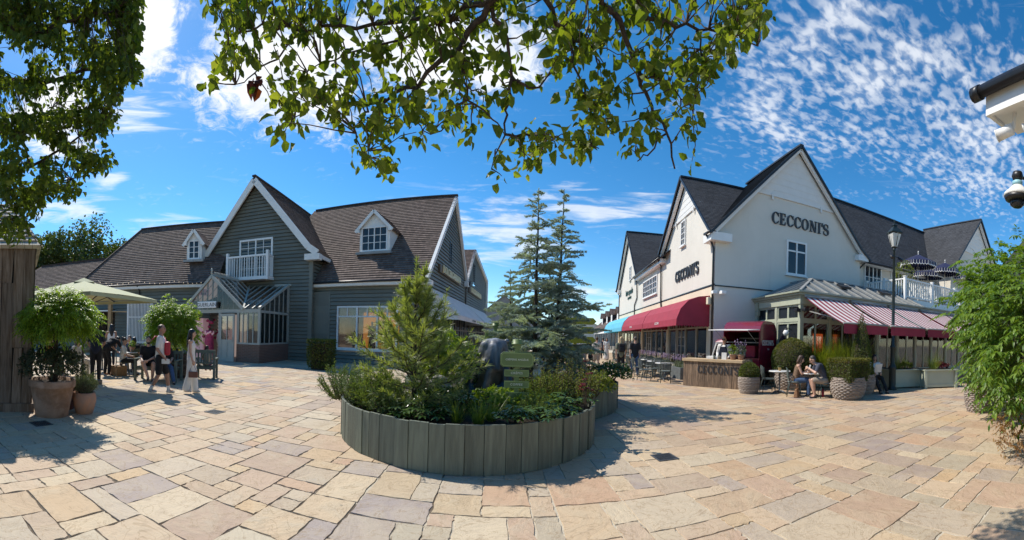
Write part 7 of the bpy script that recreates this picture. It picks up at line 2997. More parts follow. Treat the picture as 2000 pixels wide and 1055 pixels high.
# ---- timber counter
CL, CR = Vector((6.05, 12.84, 0)), Vector((7.36, 11.03, 0))
ux = (CR - CL).normalized()
rzc = math.atan2(ux.y, ux.x)
Lc = (CR - CL).length
M_plk = mat('weathered brown planks', (.20, .135, .085), .85, .35, 5, .3, 30, c2=(.11, .075, .05), island=.25, stretch=(6, 6, .6))
M_top = mat('pale timber slab', (.50, .36, .21), .75, .2, 5, .2, 30, stretch=(.6, 6, 6))
t = thing('timber_counter', 'weathered plank bar counter with dark lettering on its front', 'counter', CL, rzc)
b = MB()
rnd = random.Random(3)
n = int(Lc / .085)
for k in range(n):
    x = Lc * k / n
    b.box(x + .002, x + Lc / n - .002, -.012 + rnd.uniform(-.004, .004), .02, .012, .90)
for k in range(10):
    y = .021 + .095 * k
    b.box(Lc - .03, Lc - .004 + rnd.uniform(-.003, .003), y + .002, y + .093, .012, .90)
b.build('plank', M_plk, t)
MB().box(.02, Lc - .031, .021, .95, .02, .899).build('carcass', M_plk, t)
MB().box(-.04, Lc + .05, -.06, .62, .901, 1.0).build('top', M_top, t, bevel=.008)
MB().box(Lc - .5, Lc + .05, .621, 1.0, .901, .995).build('return_top', M_top, t, bevel=.008)
b = MB()
serif_text(b, "CECCONI'S", .27, (.58, -.018, .50), (1, 0, 0), (0, 0, 1), .008, gap=.1, squeeze=.88)
b.build('lettering', M_ink, t)


def on_counter(x, y):
    return CL + ux * x + Vector((-ux.y, ux.x, 0)) * y + Vector((0, 0, 1.0))


for x, lab, m in ((Lc - .42, 'herb pot on the counter, the bushier left one of the pair', L_rhod), (Lc - .12, 'flowering lavender pot at the right end of the counter', L_lav)):
    p = on_counter(x, .25)
    t = thing('herb_pot', lab, 'plant pot', p)
    MB().lathe(pot_prof(.125, .19), 22).build('pot', M_terra, t)
    a = MB()
    for _ in range(90):
        v = rvec(rnd)
        leaf_cluster(a, rnd, Vector((v.x * .16, v.y * .16, .34 + v.z * .16)), 3, .03, .05, .026, .1)
    a.build('foliage', m, t)
    if m == L_lav:
        f = MB()
        for _ in range(16):
            e = Vector((rnd.uniform(-.2, .2), rnd.uniform(-.2, .2), rnd.uniform(.5, .72)))
            f.tube([(0, 0, .25), e], .003, 4, cap=False)
            f.lathe([(.012, -.03), (.022, 0), (.005, .04)], 6, *e)
        f.build('flower_spike', L_flow, t)
tag(MB(*on_counter(Lc - .72, .18), rzc).box(-.09, .09, -.03, .03, 0, .24).build('menu_stand', C_white), 'white menu stand on the timber counter', 'menu stand')
tag(MB(*on_counter(1.05, .3), rzc).box(-.22, .22, -.14, .14, 0, .1).build('pastry_box', C_white, bevel=.01), 'flat white box on the counter in front of the barista', 'box')
G_ = thing('glass_tray', 'row of small jars beside the white menu stand on the counter', 'jars', on_counter(Lc - 1.0, .25))
for k in range(4):
    MB().lathe([(.03, 0), (.035, .02), (.035, .12), (.025, .13)], 10, -.15 + k * .085, (k % 2) * .06, 0).build('jar', mat('jar glass', (.16, .17, .13), .15, .2, 9), G_)
# ---- the little burgundy coffee van
vr = at(1500, 700, 14.6)
u = Vector((.42, -.91, 0)).normalized()
org = Vector((vr.x, vr.y, 0)) - u * .79
t = thing('coffee_van', 'small burgundy and white three-wheeled coffee van with white lettering on its end', 'van', org, math.atan2(u.y, u.x))
t.scale = (.75, 1, 1)
M_maroon = mat('burgundy paint', (.17, .008, .028), .25, .08, 2, coat=.6)
prof = [(-.66, .55), (.66, .55), (.66, 2.0), (.60, 2.22), (.45, 2.36), (.2, 2.42), (-.2, 2.42), (-.45, 2.36), (-.60, 2.22), (-.66, 2.0)]
b = MB()
n = len(prof)
for k in range(n):
    (ya, za), (yb, zb) = prof[k], prof[(k + 1) % n]
    if ya == -.66 and yb == -.66:
        b.box(-1.05, -1.0, -.66, -.64, .55, 2.0).box(1.0, 1.05, -.66, -.64, .55, 2.0).box(-1.0, 1.0, -.66, -.64, .55, 1.05)
    else:
        b.sheet([(-1.05, ya, za), (1.05, ya, za), (1.05, yb, zb), (-1.05, yb, zb)])
b.sheet([(-1.05, y, z) for y, z in prof])
b.sheet([(1.05, y, z) for y, z in prof])
b.build('body', M_maroon, t)
f = MB()
inner = [(y * .86, .55 + (z - .55) * .93 + .06) for y, z in prof]
for (a0, a1), (b0, b1) in zip(zip(prof, prof[1:] + prof[:1]), zip(inner, inner[1:] + inner[:1])):
    f.sheet([(1.06, a0[0], a0[1]), (1.06, a1[0], a1[1]), (1.06, b1[0], b1[1]), (1.06, b0[0], b0[1])])
f.build('end_trim', M_maroon, t)
b = MB()
serif_text(b, "CECCONI'S", .19, (1.065, -.50, 1.52), (0, 1, 0), (0, 0, 1), .006, gap=.08, squeeze=.72)
b.build('lettering', M_white, t)
text_obj('lettering', 'Bar', .11, M_white, t, (1.07, 0, 1.38), (PI / 2, 0, PI / 2), .004)
MB().hexa([(-1.2, -1.5, 2.02), (1.05, -1.5, 2.02), (1.05, -.68, 2.06), (-1.2, -.68, 2.06)], [(-1.2, -1.5, 2.05), (1.05, -1.5, 2.05), (1.05, -.68, 2.1), (-1.2, -.68, 2.1)]).build('hatch_flap', C_white, t)
b = MB()
for x in (-.9, .9):
    b.tube([(x, -1.35, 2.03), (x, -.67, 1.6)], .012, 6)
b.builds('flap_strut', M_lead, t)
b = MB()
b.box(-.98, .98, .5, .6, .6, 2.2).box(-.98, .98, -.6, .5, 1.0, 1.04)
b.build('interior', M_void if False else M_dark, t)
b = MB()
for k in range(5):
    b.lathe([(.09, 0), (.1, .04), (.1, .26), (.06, .3)], 12, -.75 + k * .24, -.3, 1.05)
b.builds('canister', mat('steel canister', (.35, .33, .30), .35, .4, 7, metal=.6), t)
MB().box(.1, .62, -.45, .1, 1.05, 1.5).build('espresso_machine', M_red, t, bevel=.03)
MB().box(-.98, .98, -.6, -.3, 1.6, 1.63).box(-.9, .9, .3, .49, 1.75, 1.8).build('shelf', M_lead, t)
# cab
b = MB()
b.hexa([(-2.05, -.5, .45), (-1.06, -.6, .45), (-1.06, .6, .45), (-2.05, .5, .45)], [(-1.95, -.5, 1.0), (-1.06, -.6, 1.0), (-1.06, .6, 1.0), (-1.95, .5, 1.0)])
for y0, y1 in ((-.58, -.52), (.52, .58)):
    b.hexa([(-1.95, y0 * .86, 1.0), (-1.88, y0 * .86, 1.0), (-1.88, y1 * .86, 1.0), (-1.95, y1 * .86, 1.0)], [(-1.62, y0, 1.55), (-1.52, y0, 1.55), (-1.52, y1, 1.55), (-1.62, y1, 1.55)])
    b.box(-1.14, -1.06, y0, y1, 1.0, 1.55)
b.box(-1.62, -1.06, -.58, .58, 1.55, 1.6)
b.build('cab', C_white, t, bevel=.015)
MB().hexa([(-1.92, -.44, 1.0), (-1.92, .44, 1.0), (-1.06, .55, 1.0), (-1.06, -.55, 1.0)], [(-1.58, -.5, 1.54), (-1.58, .5, 1.54), (-1.06, .55, 1.54), (-1.06, -.55, 1.54)]).build('cab_glass', M_pane, t)
MB().hexa([(-1.66, -.6, 1.601), (-1.05, -.6, 1.601), (-1.05, .6, 1.601), (-1.66, .6, 1.601)], [(-1.55, -.5, 1.72), (-1.05, -.5, 1.74), (-1.05, .5, 1.74), (-1.55, .5, 1.72)]).build('cab_roof', M_maroon, t, bevel=.02)
for x, y in ((-1.75, 0), (.5, -.55), (.5, .55)):
    w = MB().lathe([(.16, -.07), (.25, -.07), (.27, -.03), (.27, .03), (.25, .07), (.16, .07)], 20)
    o = w.build('wheel', C_shoe, t)
    o.location = (x, y, .27)
    o.rotation_euler = (PI / 2, 0, 0)

# ---- bistro chairs and tables
M_rattan = mat('dark rattan', (.035, .055, .05), .6, .3, 40)
M_weave = mat('pale chair weave', (.13, .155, .145), .7, .45, 60)


def bistro_chair(label, loc, rz, group='woven bistro chairs'):
    t = thing('bistro_chair', label, 'chair', loc, rz, group)
    MB().lathe([(.20, .43), (.215, .44), (.215, .46), (.2, .47)], 20, sy=.98).build('seat', M_weave, t)
    for sx in (-1, 1):
        MB().tube([(sx * .17, .16, .43), (sx * .19, .19, 0)], .013, 6).build('leg', M_rattan, t)
        MB().tube([(sx * .16, -.15, .43), (sx * .19, -.24, 0)], .013, 6).build('leg', M_rattan, t)
    fr = []
    for k in range(13):
        a = PI * k / 12
        fr.append((math.cos(a) * .20, -.19 - .07 * math.sin(a), .46 + .0 + (.30 if 0 < k < 12 else 0) * 1 + .12 * math.sin(a)))
    fr[0], fr[12] = (.18, -.15, .43), (-.18, -.15, .43)
    MB().tube(fr, .014, 6).build('back_frame', M_rattan, t)
    bk = MB()
    for k in range(15):
        x = -.17 + .34 * k / 14
        zt = .74 + .13 * math.sqrt(max(0, 1 - (x / .19) ** 2))
        bk.tube([(x * .92, -.17, .5), (x, -.2 - .04 * (1 - (x / .2) ** 2), .62), (x, -.21 - .04 * (1 - (x / .2) ** 2), zt)], .006, 4, cap=False)
    for z in (.52, .58, .64, .70, .76, .81):
        bk.tube([(-.17, -.18, z), (-.09, -.215, z), (0, -.23, z), (.09, -.215, z), (.17, -.18, z)], .005, 4, cap=False)
    bk.build('backrest', M_weave, t)
    MB().tube([(math.cos(a) * .17, math.sin(a) * .17, .22) for a in [k * PI / 8 for k in range(17)]], .008, 5, cap=False).build('stretcher', M_rattan, t)
    return t


def bistro_table(label, loc, r=.35, h=.73, group='round white bistro tables'):
    t = thing('bistro_table', label, 'table', loc, .3, group)
    MB().lathe([(r - .01, h - .03), (r, h - .025), (r, h - .005), (r - .008, h)], 32).build('top', mat('white marble', (.72, .71, .68), .3, .05, 4), t)
    MB().lathe([(.05, .06), (.03, .1), (.025, .4), (.035, .42), (.025, .45), (.03, h - .06), (.12, h - .031)], 14).build('pedestal', M_iron, t)
    f = MB()
    for k in range(3):
        a = k * 2 * PI / 3
        f.tube([(0, 0, .09), (math.cos(a) * .15, math.sin(a) * .15, .08), (math.cos(a) * .27, math.sin(a) * .27, .015)], [.035, .025, .02], 6)
    f.build('foot', M_iron, t)
    return t


wp2, mp2 = wp.copy(), mp.copy()
wp2.z = mp2.z = 0
CH0 = bistro_chair('woven bistro chair under the woman in the brown top', wp2 - Vector((.02, -.02, 0)), face(.80, -.60))
dup(CH0, mp2, face(-.84, .54), 'woven bistro chair under the man in the grey T-shirt')
q = at(1500, 768, 12.75)
dup(CH0, (q.x, q.y, 0), face(.85, -.35), 'empty woven bistro chair between the wicker ball pot and the small table')
q = at(1712, 765, 13.75)
dup(CH0, (q.x, q.y, 0), face(-.5, -.85), 'woven bistro chair under the person reading behind the lamp post')
tb = Vector((tp_.x, tp_.y, 0))
T0 = bistro_table('round white bistro table between the seated man and woman', tb)
q1 = at(1522, 770, 12.55)
dup(T0, (q1.x, q1.y, 0), .8, 'small round white bistro table left of the seated woman')
for k, (base, dx, dy, lab) in enumerate(((tb, -.02, .1, 'little yellow herb pot on the couple\'s table'), (Vector((q1.x, q1.y, 0)), .0, 0, 'little yellow herb pot on the small empty table'))):
    t = thing('herb_pot', lab, 'plant pot', base + Vector((dx, dy, .73)))
    MB().lathe(pot_prof(.055, .10), 16).build('pot', mat('ochre pot', (.38, .24, .08), .7, .2, 8), t)
    a = MB()
    for _ in range(14):
        leaf_cluster(a, rnd, Vector((rnd.uniform(-.04, .04), rnd.uniform(-.04, .04), rnd.uniform(.11, .16))), 3, .02, .04, .02, .1)
    a.build('foliage', L_lav, t)
t = thing('sauce_bottle', 'small amber bottle on the couple\'s bistro table', 'bottle', tb + Vector((-.13, .02, .73)))
MB().lathe([(.03, 0), (.035, .01), (.035, .09), (.014, .13), (.014, .16)], 12).build('glass', mat('amber glass', (.25, .13, .07), .2, .1, 6), t)
MB().lathe([(.016, .161), (.016, .18)], 10).build('cap', C_white, t)
tag(MB(tb.x + .12, tb.y - .1, .732, .4).box(-.15, .15, -.105, .105, 0, .006).build('menu_card', C_white), 'white menu card lying on the couple\'s bistro table', 'menu')
q = at(1607, 775, 11.9)
t = thing('water_bottle', 'red water bottle standing under the man\'s chair', 'bottle', (q.x, q.y, .01))
MB().lathe([(.036, 0), (.04, .01), (.04, .2), (.025, .235)], 16).build('body', M_red, t)
MB().lathe([(.025, .236), (.026, .27)], 12).build('cap', C_black, t)
q = at(1556, 770, 11.7)
t = thing('handbag', 'brown leather handbag on the ground under the woman\'s chair', 'bag', (q.x, q.y, .01), .6)
MB().hexa([(-.15, -.07, 0), (.15, -.07, 0), (.15, .07, 0), (-.15, .07, 0)], [(-.12, -.03, .26), (.12, -.03, .26), (.12, .03, .26), (-.12, .03, .26)]).build('body', mat('tan leather', (.26, .13, .06), .5, .2, 9), t, bevel=.02)
MB().tube([(-.08, 0, .26), (-.06, 0, .4), (.06, 0, .4), (.08, 0, .26)], .009, 6).build('handle', MATS['tan leather'], t)
# chairs and tables under the burgundy awnings
AG_ = 'bistro chairs in the row under the burgundy awnings'
cc_, ss_ = math.cos(-.11), math.sin(-.11)


def WL(x, y, z=0):
    return (7.87 + cc_ * x - ss_ * y, 13.93 + ss_ * x + cc_ * y, z)


for y in (.25, 1.6, 2.9, 4.9, 7.2, 9.5, 12.2):
    dup(T0, WL(-2.0, y), y, 'one of the white bistro tables in the row under the burgundy awnings', 'bistro tables in the row under the burgundy awnings')
    for s in (-1, 1):
        dup(CH0, WL(-2.0 + .1 * s, y + s * .66), -.11 + (0 if s < 0 else PI) + .3 * s, 'one of the woven bistro chairs in the row under the burgundy awnings', AG_)
    if y < 9:
        dup(CH0, WL(-2.75, y + .1), -.11 - PI / 2 + .2, 'one of the woven bistro chairs in the row under the burgundy awnings', AG_)
for k, y in enumerate((1.3, 3.6, 6.0, 8.4)):
    t = thing('lavender_trough', ('trough of lavender and grey foliage under the awning nearest the building corner', 'second trough of lavender from the building corner under the awning', 'third trough of lavender from the building corner under the awning', 'farthest trough of lavender under the burgundy awnings')[k], 'planter', WL(-1.0, y), -.11 + PI / 2, 'lavender troughs under the burgundy awnings')
    MB().box(-.7, .7, -.18, .18, 0, .5).build('trough', mat('slate trough', (.10, .11, .11), .7, .2), t, bevel=.01)
    a = MB()
    for _ in range(260):
        blade(a, Vector((rnd.uniform(-.68, .68), rnd.uniform(-.15, .15), .5)), Vector((rnd.uniform(-.5, .5), rnd.uniform(-.5, .5), 1)), rnd.uniform(.2, .45), .01, .2)
    a.build('foliage', L_lav, t)
    f = MB()
    for _ in range(60):
        e = Vector((rnd.uniform(-.7, .7), rnd.uniform(-.2, .2), rnd.uniform(.8, 1.0)))
        f.lathe([(.008, -.05), (.014, 0), (.004, .05)], 5, *e)
    f.builds('flower_spike', L_flow, t)

# ---- cafe furniture under the parasol
M_metal = mat('olive metal chair', (.09, .11, .08), .5, .15, 9, metal=.2)


def metal_chair(label, loc, rz, group='metal cafe chairs under the parasol'):
    t = thing('metal_chair', label, 'chair', loc, rz, group)
    s = MB()
    for k in range(5):
        s.box(-.2, .2, -.2 + k * .085, -.13 + k * .085, .44, .455)
    s.build('seat', M_metal, t)
    b = MB().box(-.2, .2, -.24, -.225, .74, .86).box(-.2, .2, -.235, -.222, .58, .68)
    b.build('backrest', M_metal, t)
    for sx in (-1, 1):
        MB().tube([(sx * .19, -.27, 0), (sx * .19, -.22, .45), (sx * .19, -.24, .86)], .011, 6).build('leg', M_metal, t)
        MB().tube([(sx * .19, .18, .45), (sx * .2, .22, 0)], .011, 6).build('leg', M_metal, t)
    return t


p = at(240, 700, 13.2)
M0 = metal_chair('olive metal chair under the seated woman in white', (p.x, p.y, 0), face(.55, .8))
for px, r, fx, fy, lab in ((262, 14.2, -.9, .2, 'olive metal chair under the person in dark clothes left of the bench'), (253, 15.2, .4, -.9, 'olive metal chair under the man in the grey shirt'), (95, 12.6, .6, .7, 'olive metal chair under the person in orange'),
                           (150, 12.8, .9, .3, 'olive metal chair under the person in the pale top'), (172, 13.4, -.9, .2, 'empty olive metal chair left of the man in navy')):
    p = at(px, 700, r)
    dup(M0, (p.x, p.y, 0), face(fx, fy), lab)
for px, r, lab in ((250, 14.1, 'round cafe table between the seated people left of the bench'), (200, 14.0, 'round cafe table in front of the bending person'), (120, 13.2, 'round cafe table behind the potted wisteria')):
    p = at(px, 700, r)
    dup(T0, (p.x, p.y, 0), 0, lab, 'cafe tables under the parasol')
t = thing('plant_pot', 'small terracotta pot with greenery on the cafe table left of the bench', 'pot', at(258, 700, 14.0) * Vector((1, 1, 0)) + Vector((0, 0, .73)))
MB().lathe(pot_prof(.11, .2), 20).build('body', M_terra, t)
a = MB()
for _ in range(30):
    leaf_cluster(a, rnd, Vector((rnd.uniform(-.1, .1), rnd.uniform(-.1, .1), rnd.uniform(.2, .42))), 3, .03, .06, .03, .1)
a.build('foliage', L_rhod, t)
tag(MB(*(at(232, 720, 13.0) * Vector((1, 1, 0)))).box(-.2, .2, -.2, .2, 0, .34).build('crate', mat('timber crate', (.34, .20, .09), .8, .3, 6, stretch=(6, 6, .8)), bevel=.01), 'square timber block on the paving beside the metal chair', 'crate')
# parasol
pc = at(163, 600, 11.0)
t = thing('parasol', 'large olive-cream square parasol over the cafe tables at the left', 'parasol', (pc.x, pc.y, 0), R(22))
M_par = mat('olive cream canvas', (.46, .46, .27), .85, .05, 1.5, .1, 90)
hw, ze_, za_ = 1.5, 2.42, 2.92
a = MB()
cor = [(-hw, -hw), (hw, -hw), (hw, hw), (-hw, hw)]
for k in range(4):
    (xa, ya), (xb, yb) = cor[k], cor[(k + 1) % 4]
    xm, ym = (xa + xb) / 2 * .985, (ya + yb) / 2 * .985
    a.sheet([(xa, ya, ze_), (xm, ym, ze_ + .02), (0, 0, za_)])
    a.sheet([(xm, ym, ze_ + .02), (xb, yb, ze_), (0, 0, za_)])
    a.sheet([(xa, ya, ze_), (xb, yb, ze_), (xb, yb, ze_ - .09), (xa, ya, ze_ - .09)])
a.lathe([(.4, .0), (.02, .14)], 4, 0, 0, za_ - .08, smooth=False)
cn = a.build('canopy', M_par, t)
r = MB()
for k in range(8):
    an = k * PI / 4
    L_ = hw * (1.414 if k % 2 else 1) * .97
    r.bar((0, 0, za_ - .06), (math.cos(an) * L_, math.sin(an) * L_, ze_ - .02), .03)
    r.bar((0, 0, ze_ - .25), (math.cos(an) * L_ * .5, math.sin(an) * L_ * .5, (za_ + ze_) / 2 - .06), .02)
r.build('ribs', M_black, t)
MB().tube([(0, 0, 0), (0, 0, za_)], .035, 10).build('pole', M_black, t)
MB().box(-.4, .4, -.4, .4, 0, .12).build('base', M_iron, t, bevel=.01)
# string of lights under the eave of the wing
t = thing('string_lights', 'string of little warm bulbs swagged along the wing eaves', 'string lights', at(300, 552, 19.5))
w = MB(-t.location.x, -t.location.y, -t.location.z)
bl_ = MB(-t.location.x, -t.location.y, -t.location.z)
pts = []
for k in range(45):
    s = k / 44
    p = at(190, 549, 17.5).lerp(at(405, 548, 21.0), s)
    p.z -= .12 * abs(math.sin(s * PI * 3))
    pts.append(p)
    if k % 2:
        bl_.lathe([(.008, -.04), (.014, -.02), (.008, .01)], 6, p.x, p.y, p.z - .03)
w.tube(pts, .008, 4)
w.build('wire', M_black, t)
bl_.builds('bulb', emit_mat('warm bulb', (1, .8, .55), .5), t)

# ---- wooden shed at the left edge
sc = at(60, 800, 7.3)
fd = Vector((-.31, -.95, 0)).normalized()
t = thing('wooden_shed', 'weathered plank kiosk with pale shingle roof at the left edge', 'shed', (sc.x, sc.y, 0), math.atan2(fd.y, fd.x) + PI)
# local x runs along the front towards the corner (0), y backwards
M_shed = mat('grey brown planks', (.16, .125, .095), .85, .4, 3.5, .35, 24, c2=(.10, .065, .04), island=.3, stretch=(6, 6, .5))
b = MB()
x = 0.0
rnd = random.Random(12)
while x > -2.6:
    wd = rnd.uniform(.15, .24)
    zs = rnd.choice((1.9, 2.4, 1.2, 99))
    for z0, z1 in ((.17, min(3.05, zs)), (zs + .006, 3.05)):
        if z0 < 3.0:
            d = rnd.uniform(-.008, .004)
            b.hexa([(x - wd + .003, d - .02, z0), (x - .003, d - .02, z0), (x - .003, .01, z0), (x - wd + .003, .01, z0)], [(x - wd + .003 + .05, d - .02 - .04, z1), (x - .003 + .05 * z1 / 3, d - .02 - .04, z1), (x - .003 + .05, .01, z1), (x - wd + .003 + .05, .01, z1)])
    x -= wd
y = .0
while y < 2.2:
    wd = rnd.uniform(.15, .24)
    b.hexa([(-.01, y + .014, .17), (.02, y + .014, .17), (.02, y + wd, .17), (-.01, y + wd, .17)], [(.04, y + .014, 3.05), (.07, y + .014, 3.05), (.07, y + wd, 3.05), (.04, y + wd, 3.05)])
    y += wd
b.build('plank', M_shed, t)
MB().box(-2.7, .06, -.07, 2.25, 0, .168).build('plinth', M_shed, t)
MB().box(-2.6, -.02, .02, 2.2, .17, 3.0).build('frame', M_dark, t)
r = MB()
M_shing = tile_mat('pale shingle', (.42, .38, .31), .25, .16, .14)
roof_poly(r, [(-2.8, -.16, 3.06), (.14, -.16, 3.06), (-.35, 1.1, 4.2), (-2.3, 1.1, 4.2)], .16, .03)
roof_poly(r, [(.14, -.16, 3.06), (.14, 2.4, 3.06), (-.35, 1.1, 4.2)], .16, .03, 2)
roof_poly(r, [(-2.8, 2.4, 3.06), (.14, 2.4, 3.06), (-.35, 1.1, 4.2), (-2.3, 1.1, 4.2)], .16, .03, 3)
r.build('roof', M_shing, t)

# ---- building whose eave corner shows at the right edge
t = thing('cottage_eave', 'white building at the right edge whose black gutter shows overhead', 'building', (3.906, -.14, 0), R(-17.5))
MB().box(-.1, 6, -7, .55, 0, 4.0).build('wall', M_render, t)
MB().box(-.60, -.1, -7, 1.40, 4.03, 4.16).box(-.64, -.601, -7, 1.44, 3.99, 4.2).box(-.60, -.34, 1.401, 1.44, 4.0, 4.19).build('fascia', M_white, t)
MB().tube([(-.70, -7, 4.24), (-.70, 1.54, 4.22)], .062, 10).tube([(-.70, -.6, 4.235), (-.70, -.5, 4.235)], .075, 10).tube([(-.70, .5, 4.23), (-.70, .62, 4.23)], .078, 10).tube([(-.70, 1.46, 4.22), (-.70, 1.56, 4.22)], .075, 10).build('gutter', M_black, t)
r = MB()
roof_poly(r, [(-.72, 1.5, 4.26), (-.72, -7, 4.26), (3, -7, 5.9), (3, 1.5, 5.9)], .13, .02)
r.build('roof', M_slate, t)
for (x, y) in ((-.46, 1.22), (-.40, .92)):
    q = MB().tube([(0, 0, 0), (-.05, .16, -.05)], .06, 14).tube([(-.05, .16, -.05), (-.053, .17, -.053)], .066, 14).bar((0, 0, .0), (.0, -.02, .16), .03)
    o = q.build('security_camera', M_white, t)
    o.location = (x, y, 3.87)
# dome camera on a bracket
p = at(1987, 378, 4.9)
t = thing('dome_camera', 'white dome security camera on a pole at the right edge', 'camera', (p.x + .25, p.y - .12, 0))
o = MB(-.25, .12, p.z)
o.lathe([(.02, .10), (.06, .10), (.09, .07), (.165, .0), (.175, -.03), (.165, -.045), (.12, -.05)], 28)
o.build('housing', C_white, t)
MB(-.25, .12, p.z).lathe([(.168, -.046), (.15, -.085), (.10, -.10)], 28).build('visor', M_black, t)
MB(-.25, .12, p.z).lathe([(.10, -.10), (.09, -.15), (.05, -.18), (.01, -.19)], 24).build('lens_dome', M_pane, t)
MB(-.25, .12, p.z).lathe([(.065, .10), (.065, .15), (.05, .16)], 20).build('collar', mat('pale blue plastic', (.30, .55, .62), .5, .05), t)
MB(-.25, .12, p.z).lathe([(.01, .16), (.06, .18), (.075, .22), (.06, .27), (.01, .29)], 16).build('floodlight', M_black, t)
MB().tube([(0, 0, 0), (0, 0, p.z + .25), (-.25, .12, p.z + .22)], .03, 10).build('pole', M_black, t)
# dark roofed pavilion behind the wisteria
p = at(2020, 640, 17)
t = thing('dark_pavilion', 'dark pyramid-roofed kiosk behind the large wisteria', 'kiosk', (p.x, p.y, 0), -.9)
MB().box(-1.5, 1.5, -1.5, 1.5, 0, 3.6).build('wall', mat('charcoal boards', (.05, .05, .052), .7, .2), t)
MB().lathe([(2.75, 3.5), (2.75, 3.6), (.3, 6.5), (.02, 6.7)], 4, smooth=False).build('roof', mat('charcoal canvas', (.022, .021, .022), .8, .15, 2), t)
# white bench beside the wisteria basket
p = at(1962, 790, 9.6)
bench('bench', 'white slatted bench beside the wisteria basket at the right', (p.x + .55, p.y - .25, 0), -1.9, 1.4, C_white)

# ---- terrace parasols and bush
M_navy = mat('navy canvas', (.010, .014, .055), .8, .15, 3)
PG = 'navy scalloped parasols on the roof terrace'


def navy_parasol(label, loc):
    t = thing('parasol', label, 'parasol', loc, .3, PG)
    n = 8
    a = MB()
    rad, hz = 1.05, 2.35
    for k in range(n):
        a0, a1 = 2 * PI * k / n, 2 * PI * (k + 1) / n
        a.sheet([(math.cos(a0) * rad, math.sin(a0) * rad, hz), (math.cos(a1) * rad, math.sin(a1) * rad, hz), (0, 0, hz + .5)])
    a.build('canopy', M_navy, t)
    v, f = MB(), MB()
    for k in range(n * 5):
        a0, a1 = 2 * PI * k / (n * 5), 2 * PI * (k + 1) / (n * 5)
        am = (a0 + a1) / 2
        def P(an, z, e=0):
            # stay on the octagon
            kk = int(an / (2 * PI / n)) % n
            mid_ = (kk + .5) * 2 * PI / n
            rr = rad * math.cos(PI / n) / math.cos(an - mid_) + e
            return (math.cos(an) * rr, math.sin(an) * rr, z)
        ep = 1e-4
        v.sheet([P(a0 + ep, hz), P(a0 + ep, hz - .20), P(am, hz - .27), P(a1 - ep, hz - .20), P(a1 - ep, hz)])
        f.bar(P(a0 + ep, hz - .19, .006), P(am, hz - .265, .006), .03, .02).bar(P(am, hz - .265, .006), P(a1 - ep, hz - .19, .006), .03, .02)
        f.bar(P(a0 + ep, hz - .02, .006), P(a0 + ep, hz - .19, .006), .012, .02)
    v.build('valance', M_navy, t)
    f.build('fringe', M_white, t)
    MB().tube([(0, 0, 0), (0, 0, hz + .62)], .022, 8).lathe([(.035, hz + .55), (.02, hz + .68)], 8).build('pole', C_white, t)
    return t


for k, (x, y, lab) in enumerate(((11.45, -1.35, 'leftmost navy scalloped parasol on the roof terrace next to the terrace bush'), (14.1, -1.45, 'middle navy scalloped parasol on the roof terrace, the one standing tallest'), (16.8, -1.5, 'rightmost navy scalloped parasol on the roof terrace near the wisteria'), (13.6, -.5, 'navy scalloped parasol at the back of the terrace between the two left ones'))):
    if k == 0:
        NP = navy_parasol(lab, WL(x, y, 3.99))
    else:
        dup(NP, WL(x, y, 3.99 if k < 3 else 3.75), None, lab)
x = WL(9.75, -1.7, 3.99)
t = thing('potted_bush', 'yellow-green potted bush on the corner of the roof terrace', 'plant', x)
MB().lathe(pot_prof(.25, .45), 20).build('pot', M_dark, t)
a = MB()
for _ in range(240):
    v = rvec(rnd)
    leaf_cluster(a, rnd, Vector((v.x * .5, v.y * .5, 1.35 + v.z * .75)) * Vector((1, 1, 1)), 4, .07, .09, .04, .1)
a.build('foliage', L_per, t)
MB().tube([(0, 0, .4), (.05, 0, 1.3)], .03, 6).build('stem', M_bark, t)

# ---- sculptures in the planter
M_bw = None


def panda_mat():
    m = mat('polished pale resin', (.42, .42, .44), .28, .08, 3, coat=.3)
    k = mat('polished black resin', (.014, .014, .016), .3, .2, 6, coat=.3)
    return m, k


M_pw, M_pk = panda_mat()


def bear_mat():
    m = bpy.data.materials.new('black and pale bear')
    m.use_nodes = True
    T = NT(m.node_tree)
    p = T.n['Principled BSDF']
    tc = T.node('ShaderNodeTexCoord').outputs['Object']
    q = T.node('ShaderNodeSeparateXYZ')
    T.l.new(tc, q.inputs[0])
    n = T.noise(T.comb(T.m('MULTIPLY', q.outputs[0], 5.0), T.m('MULTIPLY', q.outputs[1], 5.0), T.m('MULTIPLY', q.outputs[2], 1.2)), 1.4, 5, .6, .5)
    h = T.m('ADD', q.outputs[2], T.m('MULTIPLY', n, 1.1))
    T.l.new(T.ramp(T.rng(h, .95, 1.75, 0, 1, False), [(0, (.012, .012, .013)), (.35, (.03, .03, .032)), (.7, (.15, .15, .155)), (1, (.40, .40, .41))]), p.inputs['Base Color'])
    p.inputs['Roughness'].default_value = .32
    p.inputs['Coat Weight'].default_value = .3
    b = T.node('ShaderNodeBump')
    b.inputs['Strength'].default_value = .35
    b.inputs['Distance'].default_value = .02
    T.l.new(n, b.inputs['Height'])
    T.l.new(b.outputs[0], p.inputs['Normal'])
    return m


